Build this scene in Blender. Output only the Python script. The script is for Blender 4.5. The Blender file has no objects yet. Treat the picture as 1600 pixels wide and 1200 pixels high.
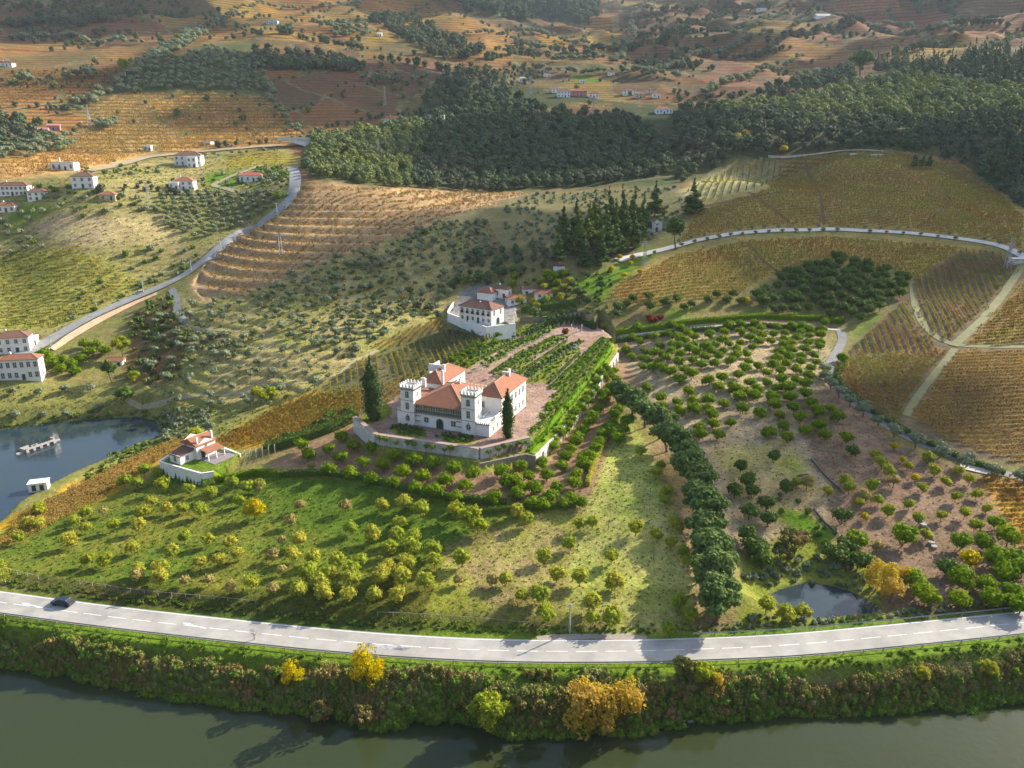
import bpy, math, random
import numpy as np
from mathutils import Vector

# ------------------------------------------------------------------ camera, sky, sun, exposure
SC = bpy.context.scene
COL = SC.collection
PITCH = math.radians(18.0); FPX = 1209.0; CAMZ = 98.0
cam_d = bpy.data.cameras.new('camera'); cam = bpy.data.objects.new('camera', cam_d); COL.objects.link(cam)
cam.location = (0, 0, CAMZ); cam.rotation_euler = (math.radians(90) - PITCH, 0, 0)
cam_d.sensor_width = 36; cam_d.lens = 36 * FPX / 1600; cam_d.clip_start = 1; cam_d.clip_end = 30000
SC.camera = cam
SUN_EL = math.radians(28); SUN_AZ = math.radians(55)          # azimuth from +Y towards +X
TOSUN = Vector((math.sin(SUN_AZ) * math.cos(SUN_EL), math.cos(SUN_AZ) * math.cos(SUN_EL), math.sin(SUN_EL)))
world = bpy.data.worlds.new('World'); SC.world = world; world.use_nodes = True
wn = world.node_tree.nodes; sky = wn.new('ShaderNodeTexSky'); sky.sky_type = 'NISHITA'; sky.sun_disc = False
sky.sun_elevation = SUN_EL; sky.sun_rotation = SUN_AZ; sky.air_density = 1.0; sky.dust_density = 1.5; sky.ozone_density = 1.0
wn['Background'].inputs['Strength'].default_value = 0.14
world.node_tree.links.new(sky.outputs[0], wn['Background'].inputs['Color'])
sun_d = bpy.data.lights.new('sun', 'SUN'); sun_d.energy = 4.75; sun_d.angle = math.radians(0.5); sun_d.color = (1.0, 0.93, 0.80)
sun = bpy.data.objects.new('sun', sun_d); COL.objects.link(sun); sun.rotation_euler = TOSUN.to_track_quat('Z', 'Y').to_euler()
SC.view_settings.view_transform = 'Standard'; SC.view_settings.look = 'None'
SC.view_settings.gamma = 1; SC.view_settings.use_curve_mapping = False; SC.view_settings.exposure = 1.08
SC.render.engine = 'CYCLES'; SC.cycles.max_bounces = 5; SC.cycles.diffuse_bounces = 2; SC.cycles.glossy_bounces = 2
SC.cycles.transparent_max_bounces = 8; SC.cycles.volume_bounces = 0

R = random.Random(7); NR = np.random.RandomState(11)

# ------------------------------------------------------------------ tagging
def tag(o, label=None, cat=None, group=None, kind=None):
    if label: o['label'] = label
    if cat: o['category'] = cat
    if group: o['group'] = group
    if kind: o['kind'] = kind
    return o
def empty(name, loc, rz=0.0, **k):
    o = bpy.data.objects.new(name, None); COL.objects.link(o); o.location = loc; o.rotation_euler = (0, 0, rz)
    o.empty_display_size = 0.5
    return tag(o, **k)
def link(name, mesh, parent=None, loc=None, rz=0.0, sc=None, **k):
    o = bpy.data.objects.new(name, mesh); COL.objects.link(o)
    if parent: o.parent = parent
    if loc is not None: o.location = loc
    if rz: o.rotation_euler = (0, 0, rz)
    if sc is not None: o.scale = (sc, sc, sc) if isinstance(sc, (int, float)) else sc
    return tag(o, **k)

# ------------------------------------------------------------------ photograph geometry
def ray(u, v):
    cx = (np.asarray(u, float) - 800) / FPX; cy = (600 - np.asarray(v, float)) / FPX
    return cx, math.cos(PITCH) + cy * math.sin(PITCH), -math.sin(PITCH) + cy * math.cos(PITCH)
def PZ(u, v, z):                                   # the point on a sight line at height z
    dx, dy, dz = ray(u, v); t = (z - CAMZ) / dz
    return np.array([t * dx, t * dy])
def PY(u, v, Y):
    dx, dy, dz = ray(u, v); t = Y / dy
    return np.array([t * dx, Y, CAMZ + t * dz])
def proj(x, y, z):
    zz = np.asarray(z) - CAMZ
    dep = y * math.cos(PITCH) - zz * math.sin(PITCH)
    up = y * math.sin(PITCH) + zz * math.cos(PITCH)
    dep = np.where(dep > 1, dep, 1)
    return 800 + FPX * x / dep, 600 - FPX * up / dep

# ------------------------------------------------------------------ noise
def _hash(ix, iy, seed):
    n = (ix.astype(np.int64) * 374761393 + iy.astype(np.int64) * 668265263 + seed * 1442695041) & 0x7fffffff
    n = ((n ^ (n >> 13)) * 1274126177) & 0x7fffffff
    return ((n ^ (n >> 16)) & 0xffff) / 65535.0
def vnoise(x, y, s, seed=0):
    x = np.asarray(x, float) / s; y = np.asarray(y, float) / s
    ix = np.floor(x); iy = np.floor(y); fx = x - ix; fy = y - iy
    fx = fx * fx * (3 - 2 * fx); fy = fy * fy * (3 - 2 * fy)
    a = _hash(ix, iy, seed); b = _hash(ix + 1, iy, seed); c = _hash(ix, iy + 1, seed); d = _hash(ix + 1, iy + 1, seed)
    return (a * (1 - fx) + b * fx) * (1 - fy) + (c * (1 - fx) + d * fx) * fy
def fbm(x, y, s, seed=0, o=4):
    r = 0; a = 0.5; t = 0
    for k in range(o):
        r = r + a * vnoise(x, y, s, seed + k * 17); t += a; a *= 0.5; s *= 0.5
    return r / t * 2 - 1
def sstep(a, b, x):
    t = np.clip((x - a) / (b - a), 0, 1); return t * t * (3 - 2 * t)
def inpoly(x, y, P):
    x = np.asarray(x, float); y = np.asarray(y, float); c = np.zeros(x.shape, bool); n = len(P)
    for i in range(n):
        x1, y1 = P[i]; x2, y2 = P[(i + 1) % n]
        if y1 == y2: continue
        c ^= ((y1 > y) != (y2 > y)) & (x < (x2 - x1) * (y - y1) / (y2 - y1) + x1)
    return c
def plots(x, y, s, seed=0):
    """irregular field plots: plot number and distance to its edge"""
    wx = x + fbm(x, y, s * 1.2, seed + 3) * s * .5; wy = (y + fbm(x, y, s * 1.2, seed + 8) * s * .5) * .75
    cx = np.floor(wx / s); cy = np.floor(wy / s); f1 = np.full(x.shape, 1e9); f2 = f1.copy(); idn = np.zeros(x.shape)
    for i in (-1, 0, 1):
        for j in (-1, 0, 1):
            a, b = cx + i, cy + j; d = np.hypot((a + .5 + (_hash(a, b, seed) - .5) * .9) * s - wx, (b + .5 + (_hash(a, b, seed + 1) - .5) * .9) * s - wy)
            n = d < f1; f2 = np.where(n, f1, np.minimum(f2, d)); f1 = np.where(n, d, f1); idn = np.where(n, _hash(a, b, seed + 2), idn)
    return idn, f2 - f1
def sdist(x, y, P, closed=True):
    d = np.full(np.shape(x), 1e9); n = len(P)
    for i in range(n if closed else n - 1):
        x1, y1 = P[i]; x2, y2 = P[(i + 1) % n]; ex, ey = x2 - x1, y2 - y1
        t = np.clip(((x - x1) * ex + (y - y1) * ey) / (ex * ex + ey * ey + 1e-9), 0, 1)
        d = np.minimum(d, np.hypot(x - x1 - t * ex, y - y1 - t * ey))
    return d

# ------------------------------------------------------------------ lie of the land
RZ = 6.0
_near = [(0,957),(156,978),(312,995),(500,1015.6),(656,1028),(812,1034.5),(1000,1034.5),(1225,1027.5),(1375,1014),(1600,990)]
_far = [(0,925),(125,943),(312,965),(500,984),(656,996),(812,1002),(1000,1001.5),(1225,992),(1375,977.5),(1600,956)]
_riv = [(0,1030),(94,1046),(200,1068),(312,1086),(500,1106),(594,1129),(719,1125),(790,1142),(875,1137),(1000,1133),(1150,1119),(1225,1110),(1375,1104),(1600,1086)]
def _curve(px, z):
    p = np.array([PZ(u, v, z) for u, v in px]); s0 = (p[1] - p[0]); s1 = (p[-1] - p[-2])
    s0 = s0 / np.hypot(*s0); s1 = s1 / np.hypot(*s1)
    return np.vstack([p[0] - s0 * 2500, p[0] - s0 * 60, p, p[-1] + s1 * 60, p[-1] + s1 * 2500])
def _smooth(xs, ys, w):
    return lambda x: sum(np.interp(np.asarray(x) + o, xs, ys) for o in np.linspace(-w, w, 7)) / 7
_cn, _cf, _cr = _curve(_near, RZ), _curve(_far, RZ), _curve(_riv, 0.0)
y_mid = _smooth(_cn[:, 0], (_cn[:, 1] + np.interp(_cn[:, 0], _cf[:, 0], _cf[:, 1])) / 2, 9)
def y_near(x): return y_mid(x) - 3.75
def y_far(x): return y_mid(x) + 3.75
y_riv = _smooth(_cr[:, 0], _cr[:, 1], 2)

CZ = [(0,905,7),(200,925,7),(400,950,7.2),(600,965,7.3),(800,978,7.3),(1000,978,7),(1200,972,6),(1400,955,5.5),(1600,930,7),
 (900,800,12),(1000,750,14),(1050,850,10.5),(900,880,9),(940,700,13.5),(600,800,10),(400,800,8),(200,800,6),(0,840,4.5),(200,745,4.5),(400,735,9),
 (600,765,11.5),(800,750,14),(750,724,14.8),(560,695,13.5),(830,722,14.8),(872,690,13.6),(915,640,13.8),(955,600,15),(975,545,17.5),(450,880,8),(750,880,9),(1000,900,8.5),
 (1600,800,9.5),(1450,850,7.5),(1400,780,10),(1300,700,14.5),(1200,650,17),(1100,600,20),(1000,560,21),(1200,800,9),(1100,800,11),(1150,720,13.5),
 (1290,930,4.5),(1200,880,6),(1120,900,8),(1300,850,6.5),
 (30,600,12),(100,640,4.5),(0,665,3),(240,650,4),(0,795,2),(150,760,2.5),(250,700,4),
 (300,600,12),(400,600,13),(500,600,15),(560,640,14.5),(400,650,10),(440,560,19),(640,560,17.5),(700,530,20),(300,500,24),(200,560,13),(400,460,31),(600,450,32),(700,400,42),(540,520,23),
 (850,400,44),(800,440,33),(690,490,24),(694,513,22.8),(730,522,22.6),(762,532,22.4),(650,500,23.5),(300,440,33),(340,400,40),(500,330,58),(400,360,48),(480,290,70),(600,380,47),
 (125,510,20),(200,470,24),(280,432,31),(50,545,16),(100,400,41),(200,400,40),(125,290,71),(0,320,62),(0,400,40),(0,500,19),(300,350,52),(300,290,68),(400,300,66),(420,345,54),
 (1000,400,41),(1020,360,48),(900,440,34),(900,510,21.5),(1100,495,26),(1290,505,23),(1300,450,32),(1100,430,37),(950,470,29),(1100,378,46),(1300,355,49),(1450,365,48),(1590,400,42),
 (1450,440,34),(1450,540,23),(1590,540,24),(1500,620,18),(1600,700,13.5),(1300,600,18.5),(1400,500,27),(1370,430,36),(1200,300,58),(1550,300,60)]
CY = [(450,230,580),(300,240,560),(50,210,580),(100,250,500),(300,180,680),(1300,255,550),(1150,280,500),(1450,250,560),(1550,220,630),
 (700,300,500),(900,310,500),(1050,290,520),(600,230,600),(800,230,650),(1000,230,650),(1150,235,600),(500,180,700),(700,180,760),(900,170,800),(1100,170,800),(100,170,660),
 (0,100,800),(200,100,780),(400,100,850),(600,100,950),(800,120,1000),(1000,110,1100),(1200,130,950),(1400,150,850),(1600,170,750),
 (0,0,1200),(200,0,1250),(400,0,1300),(600,0,1550),(800,0,2150),(1000,0,2300),(1200,0,1950),(1400,0,1750),(1600,0,1550),
 (800,60,1500),(1000,60,1600),(1200,70,1300),(1400,80,1150),(1600,90,1050),(400,50,1050),(600,40,1250),(200,50,1000),(0,50,1000),
 (0,-140,1700),(400,-140,1900),(800,-140,2900),(1200,-140,2700),(1600,-140,2200)]
_pts = []
for u, v, z in CZ: x, y = PZ(u, v, z); _pts.append((x, y, z))
for u, v, Y in CY: _pts.append(tuple(PY(u, v, Y)))
for k in range(len(_pts)):                                    # carry the slopes on beyond both picture edges
    x, y, z = _pts[k]; az = math.atan2(x, y); r = math.hypot(x, y)
    if az < -0.47 and r > 150: _pts.append((r * math.sin(az - 0.35), r * math.cos(az - 0.35), z * 1.03))
    if az > 0.47 and r > 150: _pts.append((r * math.sin(az + 0.35), r * math.cos(az + 0.35), z * 1.03))
_p = np.array(_pts)
_q = np.column_stack([np.arctan2(_p[:, 0], _p[:, 1]), np.log(np.hypot(_p[:, 0], _p[:, 1]))])
def _phi(d2): return 0.5 * d2 * np.log(d2 + 1e-12)
_n = len(_q); _A = np.zeros((_n + 3, _n + 3))
_A[:_n, :_n] = _phi(((_q[:, None] - _q[None]) ** 2).sum(-1)) + np.eye(_n) * 0.0008
_A[:_n, _n] = 1; _A[:_n, _n + 1:] = _q; _A[_n, :_n] = 1; _A[_n + 1:, :_n] = _q.T
_w = np.linalg.solve(_A, np.concatenate([_p[:, 2], [0, 0, 0]]))
def tps(az, lr):
    out = np.full(az.shape, _w[_n]) + _w[_n + 1] * az + _w[_n + 2] * lr
    for k in range(_n): out += _w[k] * _phi((az - _q[k, 0]) ** 2 + (lr - _q[k, 1]) ** 2)
    return out

# level places: (outline in picture at height z, z)
def wpoly(px, z): return np.array([PZ(u, v, z) for u, v in px])
POND_L = wpoly([(-120,690),(0,672),(60,664),(130,656),(215,651),(243,657),(252,672),(245,684),(215,692),(175,712),(120,735),(75,758),(30,785),(6,812),(-60,850),(-140,880)], 1.0)
POND_R = wpoly([(1196,934),(1215,922),(1250,912),(1290,914),(1330,924),(1372,948),(1370,956),(1340,960),(1290,966),(1260,966),(1225,952),(1205,945)], 4.0)
TERR = wpoly([(556,655),(579,678),(590,682),(749,704),(812,693),(826,686)], 18.0)
TERR = np.vstack([TERR, wpoly([(880,627),(930,572),(955,541),(958,527),(938,512),(905,505),(860,512),(800,520),(742,552)], 20.5), wpoly([(640,612),(600,630)], 18.0)])
TERR2 = np.vstack([wpoly([(572,694),(590,699),(750,724),(828,708),(836,712)], 16.0), wpoly([(884,652),(934,596),(966,551),(964,530),(940,512)], 18.4), wpoly([(700,640),(580,660)], 16.5)])
RTW = np.vstack([wpoly([(836,712)], 16.0), wpoly([(884,652),(934,596),(966,551)], 18.4)])
MANOR = wpoly([(699,491),(760,513.5),(805,507),(806,474),(760,464),(722,468),(708,480)], 26.0)
COTT = wpoly([(250,723.5),(315,742),(334,739),(362,724),(376,706),(340,692),(298,690)], 10.5)
LROAD_PX = [(-40,596),(45,550),(90,525),(150,492),(200,470),(250,450),(290,430),(330,400),(378,365),(420,341),(448,320),(461,296),(462,278),(457,262)]
def height(x, y):
    x = np.asarray(x, float); y = np.asarray(y, float)
    az = np.clip(np.arctan2(x, np.maximum(y, 1)), -0.95, 0.95); r = np.hypot(x, y)
    lr = np.log(np.clip(r, 105, 3600))
    z = tps(az, lr)
    z = z + fbm(x, y, 45, 3) * np.clip((r - 130) / 500, 0.25, 2.2)
    g = np.clip((r - 650) / 900, 0, 1.3)
    z = z + (np.abs(fbm(x, y, 380, 9, 4)) * -95 + 24) * g + (np.abs(fbm(x + 90, y * .6, 150, 19, 3)) * -26 + 7) * g
    z = z - np.clip(z - 430, 0, 1e9) * 0.5
    # terraces of the bare vine hill
    u, v = proj(x, y, z)
    m = inpoly(u, v, [(300,445),(330,400),(380,360),(440,330),(470,290),(520,288),(700,300),(760,320),(690,345),(600,380),(520,405),(440,435),(380,460),(320,470)])
    s = 2.9; f = z / s; fl = np.floor(f); fr = f - fl
    zt = s * (fl + sstep(0.62, 0.98, fr) + 0.12 * fr * (fr < 0.62))
    z = np.where(m, zt, z)
    # small terraces in the olive slope
    m = inpoly(u, v, [(300,470),(440,440),(620,390),(760,345),(800,420),(720,480),(560,570),(420,640),(250,640),(210,560),(280,500)])
    s = 2.0; f = (z + fbm(x, y, 30, 21) * 2) / s; fl = np.floor(f); fr = f - fl
    z = np.where(m, z + (s * (fl + sstep(0.6, 1.0, fr)) - s * f) * 0.55, z)
    # ponds
    for P, wz in ((POND_L, 1.0), (POND_R, 4.0)):
        ins = inpoly(x, y, P); d = sdist(x, y, P)
        z = np.where(ins, wz - np.minimum(d * 0.5, 1.5), np.where(d < 7, wz + 0.15 + (np.maximum(z, wz + 0.8) - wz - 0.15) * sstep(0, 7, d), z))
    # terraces with walls
    zt = 18 + 2.5 * sstep(222, 262, y)
    dT = np.full(z.shape, 99.); nt = (x > -50) & (x < 10) & (y > 180) & (y < 230); dT[nt] = sdist(x[nt], y[nt], TERR)
    near_w = (x > -30) & (x < 70) & (y > 180) & (y < 290); dw = np.full(z.shape, 99.); dw[near_w] = sdist(x[near_w], y[near_w], RTW, False)
    z = np.where(dw < 20, np.minimum(z, zt - 2.1 - 3.4 + 3.4 * sstep(5, 19, dw) + 99 * (dw > 19)), z)
    z = np.where(inpoly(x, y, TERR2), zt - 2.1, z)
    z = np.where(inpoly(x, y, TERR) & ((x > -5) | (dT > .35)), zt, z)
    z = np.where(inpoly(x, y, MANOR), np.maximum(z, 26.0), z)
    z = np.where(inpoly(x, y, COTT), 10.5, z)
    # road shelf and river bank
    yn, yf, yr = y_near(x), y_far(x), y_riv(x)
    far_side = 5.93 + (z - 5.93) * sstep(0.8, 6.5, y - yf)
    t = np.clip((y - yr) / np.maximum(yn - 2.6 - yr, 0.5), -3, 1)
    bank = -0.4 + 6.3 * np.sign(t) * np.abs(t) ** 0.85 + fbm(x, y, 3.0, 5) * 0.35 * (t < 0.95)
    bank = np.where(t < 0, np.maximum(-0.4 + 4 * t, -4), bank)
    opp = yr - 230 - y
    bank = np.where(opp > 0, np.minimum(-4 + opp * 0.55, 320) + fbm(x, y, 120, 4) * np.clip(opp * 0.08, 0, 14), bank)
    z = np.where(y > yf, far_side, np.where(y > yn - 2.2, 5.93, bank))
    return z

# ------------------------------------------------------------------ terrain grid (polar about the view point, finer where seen)
NA, NRR = 800, 860
AZ = np.linspace(-0.74, 0.74, NA)
AZF = np.concatenate([np.linspace(-math.pi, -0.75, 70), AZ, np.linspace(0.75, math.pi, 70)])
LR = np.concatenate([np.linspace(math.log(8), math.log(98), 30)[:-1], np.linspace(math.log(98), math.log(4200), NRR)])
RRg = np.exp(LR)
gx = RRg[:, None] * np.sin(AZF)[None]; gy = RRg[:, None] * np.cos(AZF)[None]
GZ = height(gx, gy)
_i0 = 70; _j0 = 29
def H(x, y):                                                   # height of the built mesh
    x = np.asarray(x, float); y = np.asarray(y, float)
    fa = (np.arctan2(x, y) - AZ[0]) / (AZ[1] - AZ[0]); fr = (np.log(np.maximum(np.hypot(x, y), 99)) - LR[_j0]) / (LR[-1] - LR[-2])
    fa = np.clip(fa, 0, NA - 1.001); fr = np.clip(fr, 0, NRR - 1.001)
    ia = fa.astype(int); ir = fr.astype(int); a = fa - ia; b = fr - ir; ia += _i0; ir += _j0
    return (GZ[ir, ia] * (1 - a) + GZ[ir, ia + 1] * a) * (1 - b) + (GZ[ir + 1, ia] * (1 - a) + GZ[ir + 1, ia + 1] * a) * b
def P3(u, v):                                                  # where a sight line meets the ground
    u = np.atleast_1d(np.asarray(u, float)); v = np.atleast_1d(np.asarray(v, float))
    dx, dy, dz = ray(u, v); n = np.sqrt(dx * dx + dy * dy)
    rr = np.exp(np.linspace(math.log(99), math.log(4100), 700))
    lo = np.full(u.shape, rr[0]); hi = np.full(u.shape, rr[-1]); done = np.zeros(u.shape, bool)
    for k in range(1, len(rr)):
        t = rr[k] / n; below = (CAMZ + t * dz < H(t * dx, t * dy)) & ~done
        hi = np.where(below, rr[k], hi); lo = np.where(below, rr[k - 1], lo); done |= below
    for _ in range(12):
        m = (lo + hi) / 2; t = m / n; b = CAMZ + t * dz < H(t * dx, t * dy)
        hi = np.where(b, m, hi); lo = np.where(b, lo, m)
    t = hi / n; x = t * dx; y = t * dy
    return np.column_stack([x, y, H(x, y)])
def pxpath(px): return P3([p[0] for p in px], [p[1] for p in px])
# ------------------------------------------------------------------ materials
class NT:
    def __init__(s, name):
        s.m = bpy.data.materials.new(name); s.m.use_nodes = True; s.t = s.m.node_tree; s.n = s.t.nodes
        s.b = s.n['Principled BSDF']; s.out = s.n['Material Output']
        s.b.inputs['Roughness'].default_value = 0.85; s.b.inputs['Specular IOR Level'].default_value = 0.25
    def new(s, ty, **k):
        n = s.n.new(ty)
        for a, b in k.items(): setattr(n, a, b)
        return n
    def l(s, a, b): s.t.links.new(a, b)
    def pos(s): return s.new('ShaderNodeNewGeometry').outputs['Position']
    def noise(s, scale, detail=3, vec=None, rough=0.6):
        n = s.new('ShaderNodeTexNoise'); n.inputs['Scale'].default_value = scale; n.inputs['Detail'].default_value = detail
        n.inputs['Roughness'].default_value = rough; s.l(vec if vec is not None else s.pos(), n.inputs['Vector']); return n.outputs['Fac']
    def math(s, op, a, b=None, c=None):
        n = s.new('ShaderNodeMath', operation=op)
        for i, q in enumerate((a, b, c)):
            if q is None: continue
            if isinstance(q, (int, float)): n.inputs[i].default_value = q
            else: s.l(q, n.inputs[i])
        return n.outputs[0]
    def rng(s, v, a, b, c, d):
        n = s.new('ShaderNodeMapRange'); s.l(v, n.inputs[0])
        for i, q in enumerate((a, b, c, d)): n.inputs[i + 1].default_value = q
        return n.outputs[0]
    def mix(s, f, a, b, mode='MIX'):
        n = s.new('ShaderNodeMix', data_type='RGBA', blend_type=mode)
        for q, i in ((f, 0), (a, 6), (b, 7)):
            if isinstance(q, (int, float)): n.inputs[i].default_value = q
            elif isinstance(q, tuple): n.inputs[i].default_value = (*q[:3], 1)
            else: s.l(q, n.inputs[i])
        return n.outputs[2]
    def bump(s, h, st, dist=0.3):
        n = s.new('ShaderNodeBump'); n.inputs['Strength'].default_value = st; n.inputs['Distance'].default_value = dist
        s.l(h, n.inputs['Height']); s.l(n.outputs[0], s.b.inputs['Normal'])
_mc = {}
def mat(name, c, c2=None, rough=0.85, scale=1.5, metal=0.0, bump=0.0, spec=0.25):
    if name in _mc: return _mc[name]
    t = NT(name); t.b.inputs['Roughness'].default_value = rough; t.b.inputs['Metallic'].default_value = metal
    t.b.inputs['Specular IOR Level'].default_value = spec
    if c2 is None: c2 = tuple(x * 0.75 for x in c)
    f = t.rng(t.noise(scale, 5), 0.35, 0.68, 0, 1)
    t.l(t.mix(f, c2, c), t.b.inputs['Base Color'])
    if bump: t.bump(t.noise(scale * 4, 3), bump)
    _mc[name] = t.m; return t.m
def leafmat(name, ca, cb, cc=None, patch=0.0, trans=0.28, spread=1.0):
    """ca..cb mixed per tree and per clump; cc a third tint in patches"""
    if name in _mc: return _mc[name]
    t = NT(name); rnd = t.new('ShaderNodeObjectInfo').outputs['Random']
    n1 = t.rng(t.noise(1.1, 3), 0.3, 0.7, 0, 1)
    f = t.math('ADD', t.math('MULTIPLY', rnd, 0.55 * spread), t.math('MULTIPLY', n1, 0.5))
    c = t.mix(f, ca, cb)
    if cc:
        n2 = t.rng(t.noise(patch if patch else 0.08, 3), 0.45, 0.6, 0, 1); c = t.mix(n2, c, cc)
    n3 = t.rng(t.noise(9, 1), 0.3, 0.7, 0.7, 1.25)
    vm = t.new('ShaderNodeVectorMath', operation='SCALE'); t.l(c, vm.inputs[0]); t.l(n3, vm.inputs['Scale']); c = vm.outputs[0]
    hs = t.new('ShaderNodeHueSaturation'); hs.inputs['Saturation'].default_value = 1.15; t.l(c, hs.inputs['Color']); c = hs.outputs[0]
    t.l(c, t.b.inputs['Base Color']); t.b.inputs['Roughness'].default_value = 0.7; t.b.inputs['Specular IOR Level'].default_value = 0.06
    tr = t.new('ShaderNodeBsdfTranslucent'); t.l(c, tr.inputs[0])
    mx = t.new('ShaderNodeMixShader'); mx.inputs[0].default_value = trans; t.l(t.b.outputs[0], mx.inputs[1]); t.l(tr.outputs[0], mx.inputs[2])
    t.l(mx.outputs[0], t.out.inputs['Surface']); _mc[name] = t.m; return t.m
BARK = mat('bark', (0.16, 0.12, 0.09), scale=3)
WHITE = mat('white_render', (0.88, 0.86, 0.81), (0.76, 0.73, 0.67), scale=0.35)
WHITE2 = mat('old_white_render', (0.72, 0.70, 0.66), (0.45, 0.42, 0.37), scale=0.5)
def tilemat(name, c, c2):
    if name in _mc: return _mc[name]
    t = NT(name); w = t.new('ShaderNodeTexWave'); w.inputs['Scale'].default_value = 1.3; w.inputs['Distortion'].default_value = 0.5
    tc = t.new('ShaderNodeTexCoord'); t.l(tc.outputs['Object'], w.inputs['Vector'])
    n = t.rng(t.noise(0.8, 5), 0.3, 0.7, 0, 1); n2 = t.rng(t.noise(5, 2), 0.35, 0.65, 0, 0.5)
    c0 = t.mix(n2, t.mix(n, c, c2), (0.13, 0.07, 0.045))
    t.l(t.mix(t.math('MULTIPLY', w.outputs['Fac'], 0.25), c0, tuple(x * 0.5 for x in c)), t.b.inputs['Base Color'])
    t.bump(w.outputs['Fac'], 0.5, 0.1); _mc[name] = t.m; return t.m
TILE = tilemat('terracotta_tiles', (0.50, 0.19, 0.095), (0.36, 0.155, 0.09))
TILE_D = tilemat('weathered_tiles', (0.30, 0.14, 0.085), (0.22, 0.12, 0.085))
GLASS = mat('window_glass', (0.03, 0.04, 0.05), rough=0.12, spec=0.5)
WOODG = mat('green_paint', (0.03, 0.08, 0.06), rough=0.5)
GRAN = mat('granite', (0.36, 0.33, 0.29), (0.25, 0.23, 0.2), scale=2)

# ------------------------------------------------------------------ fields and their colours: outline in the picture, two tints, contour stripes
DG = (0.035, 0.05, 0.022); FOR = (0.045, 0.055, 0.025)
RUST = (0.24, 0.085, 0.035); RUSTD = (0.15, 0.065, 0.035); GOLD = (0.34, 0.20, 0.05); ORNG = (0.36, 0.17, 0.055); BRN = (0.16, 0.09, 0.05)
OLV = (0.15, 0.15, 0.055); GRN = (0.085, 0.135, 0.018); BGR = (0.105, 0.175, 0.02); DRY = (0.40, 0.33, 0.17); SOIL = (0.27, 0.18, 0.12); SOILD = (0.15, 0.10, 0.065)
PINK = (0.34, 0.25, 0.205); SCR = (0.17, 0.14, 0.065)
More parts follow.
